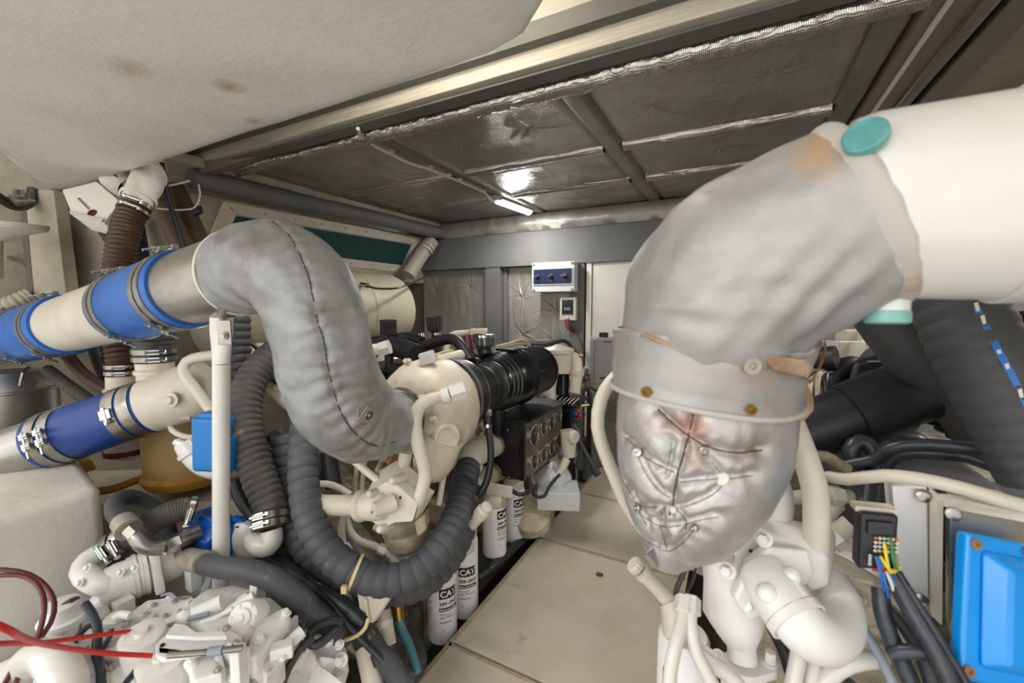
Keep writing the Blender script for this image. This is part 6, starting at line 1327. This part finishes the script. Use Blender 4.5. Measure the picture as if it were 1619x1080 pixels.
MB().slab([A(1158, 860, 0.695), A(1170, 858, 0.69), A(1172, 905, 0.69), A(1160, 905, 0.695)], (0, 0.05, 0)).build('flange', 'castwhite', hs, bev=0.004)
for (x, y) in ((1152, 864), (1150, 902), (1252, 917), (1184, 955), (1208, 942), (1208, 852)): MB().bolt(A(x, y, 0.665), (-0.2, -0.9, 0.3), 0.0085, 0.014).build('bolt', 'castwhite', hs)
MB().prism([(-0.03, 0.035), (0.0, 0.06), (0.06, 0.055), (0.07, 0.02), (0.035, -0.03), (-0.03, -0.055), (-0.055, -0.02)], A(1205, 915, 0.675), _R, _UP, -_FW * 0.022).build('cover_plate', 'castwhite', hs, bev=0.006, seg=3)
e_ = [A(1205, 905, 0.66), A(1225, 935, 0.63), A(1250, 968, 0.605)]
MB().tube(e_, [0.034, 0.038, 0.039], 30).build('pump_barrel', 'castwhite', hs)
MB().band(A(1258, 978, 0.60), e_[2] - e_[1], 0.037, 0.012, 0.004).build('barrel_rim', 'castwhite', hs)
MB().tube([A(1238, 952, 0.612), A(1250, 968, 0.605), A(1272, 994, 0.597), A(1300, 1008, 0.605), A(1324, 990, 0.635), A(1326, 952, 0.675), A(1314, 925, 0.715)], [0.034, 0.0355, 0.036, 0.036, 0.0345, 0.032, 0.03], 28).build('big_elbow', 'castwhite', hs)
for p in ((1212, 938, 0.605), (1250, 912, 0.62)): MB().ball(A(*p), 0.014, 14).build('stud_boss', 'castwhite', hs)
MB().lathe([(0, 0.003), (0.002, 0.003)], A(1187, 871, 0.684), (0, -1, 0), 8).build('tapped_hole', 'black_void', hs)
fk = T('flask_casting', 'white flask-shaped pipe casting with bolted bottom flange', 'casting')
MB().tube([A(1150, 880, 0.78), A(1158, 930, 0.765), A(1163, 970, 0.75), A(1168, 1000, 0.74), A(1172, 1022, 0.735), A(1174, 1045, 0.73)], [0.045, 0.047, 0.047, 0.037, 0.023, 0.023], 32).build('flask_body', 'castwhite', fk)
fx0 = A(1176, 1048, 0.728)
MB().prism([(-0.06, 0), (-0.048, 0.018), (0, 0.03), (0.048, 0.018), (0.06, 0), (0.048, -0.018), (0, -0.03), (-0.048, -0.018)], fx0, _R, _F, (0, 0, -0.016)).build('flange', 'castwhite', fk, bev=0.004)
for s_ in (-1, 1): MB().bolt(fx0 + _R * 0.045 * s_, _Z, 0.009, 0.018).build('bolt', 'castwhite', fk)
MB().tube([fx0 - _Z * 0.014, fx0 - _Z * 0.12], 0.034, 24).build('lower_pipe', 'castwhite', fk)
MB().box(A(1125, 940, 0.78), (0.012, 0.05, 0.10), _R, _F).build('side_web', 'castwhite', fk, bev=0.005)
of = T('oil_filler_tube', 'cream filler tube with knurled cap beside the quilted jacket tip', 'filler tube')
P_ = [A(1062, 955, 0.80), A(1040, 930, 0.80), A(1012, 902, 0.80)]; MB().tube(P_, [0.015, 0.014, 0.0135], 18).build('tube_run', 'cream', of)
n = 14; ca = (P_[2] - P_[1]).normalized(); u_, v_, a_ = basis(ca)
MB().lathe([(-0.012, 0.016), (-0.002, 0.016)], P_[2], ca, 18).build('collar', 'cream', of)
MB().rings([[P_[2] + a_ * t + (u_ * math.cos(PI * k / n) + v_ * math.sin(PI * k / n)) * (rr if k % 2 else rr * 0.9) for k in range(2 * n)] for t, rr in ((0.006, 0.015), (0.016, 0.0165), (0.02, 0.014))]).build('cap', 'cream', of)
MB().tube([A(1060, 952, 0.80), A(1068, 970, 0.79), A(1072, 1005, 0.78)], [0.022, 0.026, 0.027], 16).build('base', 'cream', of)
fl_ = T('fuel_filter', 'white fuel filter cut off by the bottom edge on the right', 'fuel filter')
q = A(1078, 1085, 0.80); c = Vector((q.x, q.y, 0))
MB().lathe([(q.z - 0.2, 0.045), (q.z + 0.10, 0.045), (q.z + 0.108, 0.04)], (c.x, c.y, 0), _Z, 40).build('can', 'filterwhite', fl_)
cyl_patch(fl_, c, 0.0456, -0.75, -0.2, q.z + 0.02, q.z + 0.055); cyl_text(fl_, 'CAT', 0.0125 * 1.3, c, 0.0461, -0.72, q.z + 0.027, 'inkwhite', True); cyl_text(fl_, '389\u20130432', 0.014, c, 0.0456, -0.75, q.z + 0.002, 'ink', True)
cyl_text(fl_, 'Advanced', 0.009, c, 0.0456, -0.75, q.z - 0.012)
tag(MB().tube([A(1090, 882, 0.76), A(1078, 912, 0.75), A(1068, 940, 0.75), A(1076, 950, 0.75), A(1092, 925, 0.75), A(1100, 898, 0.755), A(1096, 884, 0.76)], 0.005, 8, flat=0.5).build('black_strap', 'rubber_black'), 'black strap loop hanging under the quilted jacket', 'strap')
hose('black_hose', 'black hose in the shadow under the white elbow', 'hose', [(1220, 990, 0.85), (1240, 1030, 0.82), (1255, 1080, 0.8)], 0.012, 'rubber_black')
hose('black_hose', 'black hose at the bottom edge beside the curved white tube', 'hose', [(1300, 1040, 0.8), (1330, 1075, 0.77), (1360, 1100, 0.75)], 0.014, 'rubber_black')
# casting behind wires
rr_h = tag(MB().slab([A(1305, 900, 0.95), A(1400, 900, 0.95), A(1470, 960, 0.92), A(1500, 1100, 0.9), A(1260, 1100, 0.9)], (0.05, 0.2, 0)).build('rear_gear_cover', 'cream', bev=0.02, disp=(0.006, 12)), 'cream gear cover behind the wire bundle', 'cover')
for (x, y) in ((1355, 945), (1452, 950), (1330, 1000)): MB().bolt(A(x, y, 0.9), (0, -0.9, 0.3), 0.016, 0.014).build('bolt', 'creamdirty', rr_h)

# engine control unit with bracket and connector
ec = T('engine_control_unit', 'bright blue control unit cover at the right edge', 'control unit')
q00, q10, q11, q01 = A(1530, 842, 0.60), A(1720, 880, 0.585), A(1720, 1120, 0.55), A(1518, 1075, 0.57)
nn = (q10 - q00).cross(q01 - q00).normalized(); nn = nn if nn.dot(_FW) < 0 else -nn
MB().slab([q00, q10, q11, q01], -nn * 0.02).build('base_flange', 'ecu_blue', ec, bev=0.006, seg=3)
def ecp(a, b, h): return q00.lerp(q10, a).lerp(q01.lerp(q11, a), b) + nn * h
MB().hull8([ecp(0.10, 0.09, 0), ecp(0.99, 0.09, 0), ecp(0.99, 0.90, 0), ecp(0.13, 0.90, 0), ecp(0.24, 0.19, 0.022), ecp(0.99, 0.19, 0.022), ecp(0.99, 0.82, 0.022), ecp(0.24, 0.82, 0.022)]).build('raised_cover', 'ecu_blue', ec, bev=0.006, seg=3)
for a, b in ((0.07, 0.07), (0.06, 0.93), (0.5, 0.05)): MB().lathe([(0, 0.007), (0.002, 0.007), (0.002, 0.003), (-0.001, 0.003), (-0.001, 0.0005)], ecp(a, b, 0.001), nn, 16).build('bolt_eye', 'rust', ec)
for b in (0.70, 0.78): MB().lathe([(0, 0.004), (0.004, 0.003)], ecp(0.5, b, 0.022), nn, 10).build('port_plug', 'rubber_black', ec)
eb = T('control_unit_bracket', 'cream metal bracket and grey housing behind the blue unit', 'bracket')
MB().slab([A(1500, 800, 0.66), A(1720, 840, 0.64), A(1720, 1100, 0.62), A(1502, 1010, 0.65)], (0.01, 0.05, 0.01)).build('grey_housing', 'brushed', eb, bev=0.006)
MB().slab([A(1410, 768, 0.69), A(1468, 772, 0.69), A(1470, 958, 0.69), A(1425, 930, 0.69)], (0.0, 0.05, 0)).build('white_plate', 'castwhite', eb, bev=0.004)
MB().slab([A(1468, 772, 0.685), A(1492, 795, 0.665), A(1490, 992, 0.665), A(1470, 972, 0.685)], (0.006, 0.02, 0)).build('fold', 'cream', eb, bev=0.003)
MB().slab([A(1472, 785, 0.68), A(1520, 790, 0.65), A(1625, 812, 0.62), A(1625, 830, 0.62), A(1522, 808, 0.65), A(1480, 800, 0.678)], (0, 0.02, 0)).build('top_rail', 'cream', eb, bev=0.003)
for (x, y, d) in ((1459, 784, 0.68), (1507, 812, 0.64), (1455, 948, 0.68), (1356, 945, 0.86)): MB().lathe([(0, 0.010), (0.004, 0.010), (0.006, 0.006), (0.006, 0.0005)], A(x, y, d), (0, -0.95, 0.2), 18).build('bolt', 'steel', eb)
cn = T('harness_connector', 'black multi-pin connector with coloured wires', 'connector')
k00, k10, k11, k01 = A(1360, 810, 0.66), A(1422, 816, 0.64), A(1416, 902, 0.64), A(1356, 900, 0.66)
kn = (k10 - k00).cross(k01 - k00).normalized(); kn = kn if kn.dot(_FW) < 0 else -kn
MB().slab([k00, k10, k11, k01], -kn * 0.035).build('shell', 'black_panel', cn, bev=0.005, seg=3)
def kp(a, b, h): return k00.lerp(k10, a).lerp(k01.lerp(k11, a), b) + kn * h
MB().slab([kp(-0.06, -0.06, -0.012), kp(1.03, -0.06, -0.012), kp(1.03, 0.03, -0.012), kp(-0.06, 0.03, -0.012)], -kn * 0.03).build('back_lip', 'cream', cn)
fr_k = MB(); fr_k.slab([kp(0.18, 0.12, 0), kp(0.86, 0.12, 0), kp(0.86, 0.36, 0), kp(0.18, 0.36, 0)], kn * 0.006); fr_k.build('raised_window', 'black_panel', cn, bev=0.002)
for i in range(6):
    for j in range(4):
        a, b = 0.42 + 0.11 * i, 0.42 + 0.075 * j
        if a < 0.98: MB().ball(kp(a, b, 0.003), 0.0026, 8).build('pin_seal', 'wire_white' if (i + j) % 5 else 'plug_orange', cn)
for j in range(4): MB().ball(kp(0.3, 0.74 + 0.05 * j, 0.003), 0.0026, 8).build('pin_seal', 'wire_white', cn)
wires = [('wire_yellow', (1398, 860), (1408, 905), (1424, 895)), ('wire_green', (1408, 850), (1414, 890), (1420, 905)), ('wire_yellow', (1392, 880), (1405, 900), (1418, 900)), ('wire_blue', (1385, 880), (1392, 905), (1398, 935)), ('wire_blue', (1390, 882), (1398, 915), (1405, 945)), ('wire_red', (1380, 900), (1395, 903), (1405, 897)), ('wire_white', (1395, 890), (1408, 920), (1420, 945)), ('wire_blue', (1400, 895), (1412, 920), (1424, 950)), ('wire_white', (1402, 905), (1412, 932), (1418, 948))]
for i, (m, a, b, c_) in enumerate(wires):
    MB().tube([A(*a, 0.637), A(*b, 0.625), A(*c_, 0.635)], 0.0022, 8, step=0.008).build('wire', m, cn)
for (lab, pts, r, m) in (
    ('black taped harness, outer branch, running to the bottom right', [(1410, 905, 0.64), (1430, 945, 0.62), (1455, 990, 0.60), (1485, 1040, 0.58), (1510, 1100, 0.56)], 0.0125, 'tape'),
    ('thin black cable on the harness edge next to the blue unit', [(1420, 905, 0.63), (1445, 945, 0.61), (1480, 1000, 0.585), (1525, 1075, 0.56), (1540, 1100, 0.55)], 0.005, 'wire_black'),
    ('black taped harness, inner branch, dropping straight down', [(1392, 930, 0.65), (1395, 965, 0.64), (1405, 1000, 0.63), (1425, 1045, 0.62), (1450, 1100, 0.6)], 0.0115, 'tape'),
    ('black cable cross-link between the harness branches', [(1408, 1035, 0.62), (1430, 1030, 0.61), (1460, 1032, 0.60)], 0.01, 'tape'),
    ('dark cable behind the harness branches', [(1400, 960, 0.75), (1430, 990, 0.73), (1460, 1040, 0.7), (1480, 1100, 0.68)], 0.012, 'wire_black')):
    hose('harness_cable', lab, 'cable', pts, r, m, 'engine harness on the right')
# black looms above
for (lab, pts, r, m) in (
    ('thick black loom arching over the long cream tube', [(1340, 735, 0.85), (1385, 725, 0.82), (1410, 708, 0.80), (1450, 703, 0.78), (1510, 706, 0.75), (1570, 712, 0.72), (1640, 715, 0.7)], 0.011, 'tape'),
    ('second black loom just under the arching one', [(1395, 745, 0.84), (1420, 718, 0.82), (1470, 716, 0.79), (1530, 722, 0.76), (1580, 740, 0.73), (1640, 752, 0.7)], 0.012, 'tape'),
    ('short cream wrapped cable end left of the looms', [(1280, 722, 0.85), (1305, 722, 0.84), (1325, 733, 0.84), (1340, 742, 0.84)], 0.011, 'creamdirty'),
    ('black curled loom end left of the connector', [(1350, 740, 0.86), (1345, 712, 0.86), (1360, 698, 0.86), (1378, 708, 0.85), (1385, 735, 0.84), (1378, 760, 0.83), (1372, 800, 0.8)], 0.016, 'tape')):
    hose('engine_loom', lab, 'cable', pts, r, m, 'looms on top of the right engine')
# black intake ducts and big ribbed hose
dc = T('intake_duct', 'black plastic duct with wide sleeve on the right engine', 'duct')
D_ = [A(1262, 672, 0.95), A(1320, 655, 0.93), A(1400, 640, 0.90), A(1470, 606, 0.90)]; dd_ = (D_[3] - D_[0])
MB().tube([A(1255, 690, 0.95), A(1320, 665, 0.93), A(1400, 635, 0.91), A(1480, 600, 0.90)], [0.062, 0.062, 0.064, 0.075], 36).build('duct_tube', 'black_panel', dc)
c_ = A(1375, 645, 0.915); dd_ = (A(1400, 635, 0.91) - A(1340, 658, 0.925)).normalized()
MB().lathe([(-0.045, 0.064), (-0.044, 0.07), (0.045, 0.07), (0.046, 0.064)], c_, dd_, 36).build('sleeve', 'black_panel', dc)
MB().tube([A(1480, 600, 0.90), A(1540, 580, 0.93), A(1600, 580, 1.0)], [0.075, 0.08, 0.08], 30).build('duct_elbow', 'black_panel', dc)
bx = T('black_engine_cover', 'black moulded engine cover behind the duct', 'cover')
MB().hull8([A(1330, 640, 1.2), A(1500, 640, 1.15), A(1520, 600, 1.5), A(1340, 600, 1.5), A(1350, 570, 1.2), A(1460, 545, 1.15), A(1470, 540, 1.5), A(1370, 548, 1.5)]).build('cover_body', 'black_panel', bx, bev=0.02, seg=3)
MB().tube([A(1372, 572, 1.12), A(1400, 572, 1.12)], 0.003, 6).build('moulded_line', 'inkgrey', bx)
bt = T('ribbed_intake_hose', 'thick black ribbed hose with blue printed stripe at right', 'hose')
H_ = [A(1490, 440, 0.72), A(1515, 490, 0.70), A(1545, 550, 0.68), A(1585, 620, 0.66), A(1625, 690, 0.65), A(1660, 750, 0.64)]
ho = MB().tube(H_, [0.056, 0.058, 0.06, 0.06, 0.06, 0.06], 48, rib=(0.026, 0.0022, 4)).build('rubber_hose', 'rubber', bt, ang=60)
thh = bvh(ho)
sl_ = [(1533, 465), (1545, 490), (1560, 520), (1578, 555), (1600, 595), (1625, 645)]
stp = MB(); L_ = [stick(thh, x - 6, y, 0.0006)[0] for x, y in sl_]; Rr_ = [stick(thh, x + 6, y - 3, 0.0006)[0] for x, y in sl_]
for i in range(len(L_) - 1): stp.add([L_[i], Rr_[i], Rr_[i + 1], L_[i + 1]], [(0, 1, 2, 3)])
stp.build('printed_stripe', 'wire_blue', bt)
for i, (x, y) in enumerate(((1543, 486), (1553, 506), (1577, 553), (1590, 577), (1612, 622))):
    p_ = [stick(thh, x + dx, y + dy, 0.0012)[0] for dx, dy in ((-4, -6), (3, -8), (6, 6), (0, 7))]; MB().add(p_, [(0, 1, 2, 3)]).build('print_mark', 'wire_white', bt)
hose('wide_black_hose', 'wide plain black hose beside the striped ribbed one', 'hose', [(1385, 470, 0.86), (1420, 520, 0.86), (1465, 575, 0.86), (1520, 625, 0.86), (1570, 690, 0.84)], 0.058, 'rubber')
hose('hose_trace', 'blue and tan piping line between the two wide hoses', 'cable', [(1434, 492, 0.77), (1448, 505, 0.77), (1470, 530, 0.77)], 0.004, 'wire_teal')
# far clutter seen under the elbow
for (lab, c_, sz, m) in (('cream connector block stack, upper, behind the silver elbow', (1356, 533, 1.7), (0.14, 0.06, 0.06), 'cream'), ('cream connector block stack, lower, behind the silver elbow', (1340, 556, 1.7), (0.13, 0.08, 0.09), 'cream'), ('cream small block under the connector stack', (1330, 580, 1.7), (0.10, 0.08, 0.06), 'creamdirty')):
    t = T('connector_block', lab, 'connector', 'connector blocks behind the silver elbow'); b = A(*c_); MB().box(b, sz, (0.9, 0.45, 0)).build('body', m, t, bev=0.006); MB().box(b + Vector((0.02, -0.03, 0.01)), (sz[0] * 0.4, 0.03, sz[2] * 0.8), (0.9, 0.45, 0)).build('plug', 'wire_white', t, bev=0.004)
hose('black_far_hose', 'black round hose end behind the lacing wire', 'hose', [(1275, 565, 1.4), (1300, 566, 1.35), (1322, 565, 1.32)], 0.036, 'rubber_black')
hose('black_far_hose', 'black curved hose rising behind the duct', 'hose', [(1310, 612, 1.35), (1325, 590, 1.35), (1345, 580, 1.35), (1365, 585, 1.35)], 0.035, 'rubber_black')
for i in range(4): hose('far_wire', ['wire tangle behind the lacing, leftmost', 'wire tangle behind the lacing, second', 'wire tangle behind the lacing, third', 'wire tangle behind the lacing, rightmost'][i], 'wire', [(1265 + 14 * i, 640, 1.2), (1270 + 12 * i, 610 - 5 * i, 1.25), (1290 + 8 * i, 590, 1.3)], 0.007, ['wire_black', 'tie', 'creamdirty', 'wire_black'][i], 'wires behind the silver jacket')
fb_ = T('finned_cooler', 'black finned box at the far right edge', 'cooler')
for i in range(9): MB().box(A(1585 + 7 * i, 512, 1.25), (0.004, 0.05, 0.075), _R, _F).build('fin', 'black_panel', fb_)
MB().box(A(1612, 512, 1.28), (0.12, 0.05, 0.07), _R, _F).build('core', 'black_panel', fb_)
tag(MB().tube([A(1600, 545, 1.2), A(1640, 555, 1.15)], 0.014, 12).build('steel_union', 'chrome'), 'chrome union under the finned box', 'fitting')

add_stains('jacket_quilt', [(A(1060, 680, 0.52), (0.06, 0.06, 0.016), '#a86848', 0.8), (A(1100, 690, 0.52), (0.02, 0.05, 0.05), '#a06a4c', 0.7), (A(1170, 700, 0.54), (0.05, 0.06, 0.03), '#8f7765', 0.7), (A(1000, 690, 0.54), (0.04, 0.06, 0.04), '#a58a78', 0.5)])
add_stains('jacket_near', [(A(1300, 235, 0.44), (0.028, 0.09, 0.05), '#c39a68', 0.75), (A(1200, 600, 0.5), (0.08, 0.08, 0.02), '#9b8572', 0.5)])

# ================================================================== forward bulkhead fittings, ceiling lamp
cbx = T('fire_control_box', 'pale grey control box with navy panel and three knobs on the bulkhead', 'control box')
YF = YB - 0.10
a_, b_ = onY(841, 416, YF - 0.09), onY(908, 461, YF - 0.09); bx0, bx1, bz1, bz0 = a_.x, b_.x, a_.z, b_.z
MB().box(((bx0 + bx1) / 2, YF - 0.045, (bz0 + bz1) / 2), (bx1 - bx0, 0.09, bz1 - bz0)).build('enclosure', 'boxgrey', cbx, bev=0.006)
MB().box(((bx0 + bx1) / 2, YF - 0.094, (bz0 + bz1) / 2 + 0.005), ((bx1 - bx0) * 0.93, 0.008, (bz1 - bz0) * 0.56)).build('panel_edge', 'inkwhite', cbx)
MB().box(((bx0 + bx1) / 2, YF - 0.0975, (bz0 + bz1) / 2 + 0.005), ((bx1 - bx0) * 0.90, 0.006, (bz1 - bz0) * 0.50)).build('navy_panel', 'navy_panel', cbx)
for i, t in enumerate((0.16, 0.48, 0.80)):
    q = Vector((bx0 + (bx1 - bx0) * t, YF - 0.10, (bz0 + bz1) / 2 + 0.008))
    kb = MB().lathe([(0, 0.022), (0.006, 0.022), (0.008, 0.014), (0.02, 0.013)], q, (0, -1, 0), 20).build('knob', 'black_panel', cbx); MB().box(q + Vector((-0.004, -0.024, 0)), (0.05 if i == 2 else 0.03, 0.012, 0.01)).build('knob_grip', 'greydark', kb)
    MB().box(q + Vector((0, -0.0005, -0.038)), (0.03, 0.001, 0.006)).build('printed_line', 'inkgrey', cbx)
for sx_ in (0.05, 0.95):
    for sz_ in (0.06, 0.94): MB().lathe([(0, 0.012), (0.004, 0.012), (0.005, 0.006)], (bx0 + (bx1 - bx0) * sx_, YF - 0.09, bz0 + (bz1 - bz0) * sz_), (0, -1, 0), 14).build('corner_screw', 'inkgrey', cbx)
iso = T('isolator_box', 'small cream breaker box with dark window below the control box', 'breaker box')
a_, b_ = onY(885, 470, YF - 0.05), onY(910, 507, YF - 0.05)
c = ((a_.x + b_.x) / 2, YF - 0.025, (a_.z + b_.z) / 2); sz = (b_.x - a_.x, 0.05, a_.z - b_.z)
MB().box(c, sz).build('case', 'cream', iso, bev=0.005); MB().box((c[0], YF - 0.053, c[2] + 0.015), (sz[0] * 0.68, 0.008, sz[2] * 0.62)).build('window', 'glass_dark', iso, bev=0.002)
MB().box((c[0], YF - 0.058, c[2] + 0.0), (sz[0] * 0.4, 0.006, sz[2] * 0.12)).build('breaker', 'inkgrey', iso); MB().box((c[0], YF - 0.056, c[2] - sz[2] * 0.38), (0.03, 0.012, 0.02)).build('latch', 'cream', iso)
for i in range(3): hose('red_lead', ['red lead under the breaker box, outermost', 'red lead under the breaker box, middle', 'dark lead under the breaker box, innermost'][i], 'wire', [(893 + 3 * i, 505, 3.5), (896 + 4 * i, 517, 3.5), (904 + 2 * i, 524, 3.54), (912, 525 + i, 3.62)], 0.006, ['wire_red', 'wire_red', 'wire_black'][i], 'leads under the breaker box')
jg = T('plastic_jug', 'grey plastic jug with black cap in front of the door', 'jug')
j0, j1 = A(934, 614, 3.05), A(976, 614, 3.05); jc = (j0 + j1) / 2; jw = (j1 - j0).length
JH = (A(955, 533, 3.05) - A(955, 614, 3.05)).length
MB().box(jc + _Z * (JH / 2), (jw, 0.16, JH), _R, _F).build('jug_body', 'jug', jg, bev=0.02, seg=3)
MB().lathe([(0, 0.032), (0.03, 0.032), (0.034, 0.026)], jc + _Z * JH + _R * -0.01, _Z, 18).build('cap', 'rubber_black', jg)
MB().box(jc + _Z * (JH * 0.93) - _F * 0.0805, (jw * 0.3, 0.002, 0.008), _R, _F).build('red_mark', 'maroon', jg)
MB().box(jc + _Z * (JH * 0.24) - _F * 0.0805, (jw * 0.5, 0.002, 0.012), _R, _F).build('printed_line', 'navy_panel', jg)
MB().box(jc + _Z * (JH * 0.13) - _F * 0.0805, (jw * 0.92, 0.003, 0.004), _R, _F).build('moulded_line', 'greydark', jg)
rd = T('tall_equipment_case', 'dark slatted equipment case under the grey jug', 'case')
MB().box(Vector((jc.x, jc.y, jc.z / 2 + 0.0)), (jw * 1.1, 0.2, jc.z - 0.02), _R, _F).build('case_body', 'greydark', rd, bev=0.008)
for i in range(9): MB().box(Vector((jc.x, jc.y, 0)) + _Z * (jc.z - 0.05) + _R * (-0.08 + 0.02 * i) - _F * 0.104 - _Z * 0.09, (0.006, 0.008, 0.16), _R, _F).build('slat', 'steel', rd)

# ceiling lamp and its cable
la = T('ceiling_lamp', 'lit white strip lamp on the foil ceiling', 'lamp')
l0, l1 = onZ(786, 319, ZC - 0.05), onZ(838, 338, ZC - 0.05); ld_ = (l1 - l0).normalized(); lw = Vector((-ld_.y, ld_.x, 0))
MB().box((l0 + l1) / 2 + _Z * 0.028, ((l1 - l0).length * 1.02, 0.085, 0.03), ld_, lw).build('housing', 'lamp_housing', la, bev=0.008)
MB().tube([l0 + ld_ * 0.02 + _Z * 0.008, l1 - ld_ * 0.02 + _Z * 0.008], 0.03, 20, flat=0.7).build('lens', 'lamp_lens', la)
MB().box(l0 - ld_ * 0.02 + _Z * 0.022, (0.06, 0.09, 0.04), ld_, lw).build('end_cap', 'cream', la, bev=0.01)
ll = bpy.data.lights.new('lamp_light', 'AREA'); ll.shape = 'RECTANGLE'; ll.size = (l1 - l0).length * 0.6; ll.size_y = 0.06; ll.energy = 9; ll.color = (1.0, 0.98, 0.95)
lo_ = bpy.data.objects.new('lamp_light', ll); COL.objects.link(lo_); lo_.location = l0.lerp(l1, 0.35) - _Z * 0.03; lo_.rotation_euler = (0, 0, math.atan2(ld_.y, ld_.x))
lc_ = T('lamp_cable', 'white cable clipped across the foil ceiling to the lamp', 'cable')
cp_ = [onZ(x, y, ZC - z) for x, y, z in ((566, 203, 0.045), (571, 214, 0.045), (585, 226, 0.042), (617, 243, 0.042), (648, 258, 0.042), (680, 268, 0.042), (727, 287, 0.042), (765, 304, 0.042), (775, 314, 0.042), (788, 318, 0.03))]
MB().tube(cp_, 0.0085, 10).build('cable_run', 'wire_white', lc_)
for i in (3, 5, 6, 7): MB().box(cp_[i] + _Z * 0.01, (0.03, 0.022, 0.018), lw, ld_).build('cable_clip', 'cream', lc_, bev=0.004)
finish()
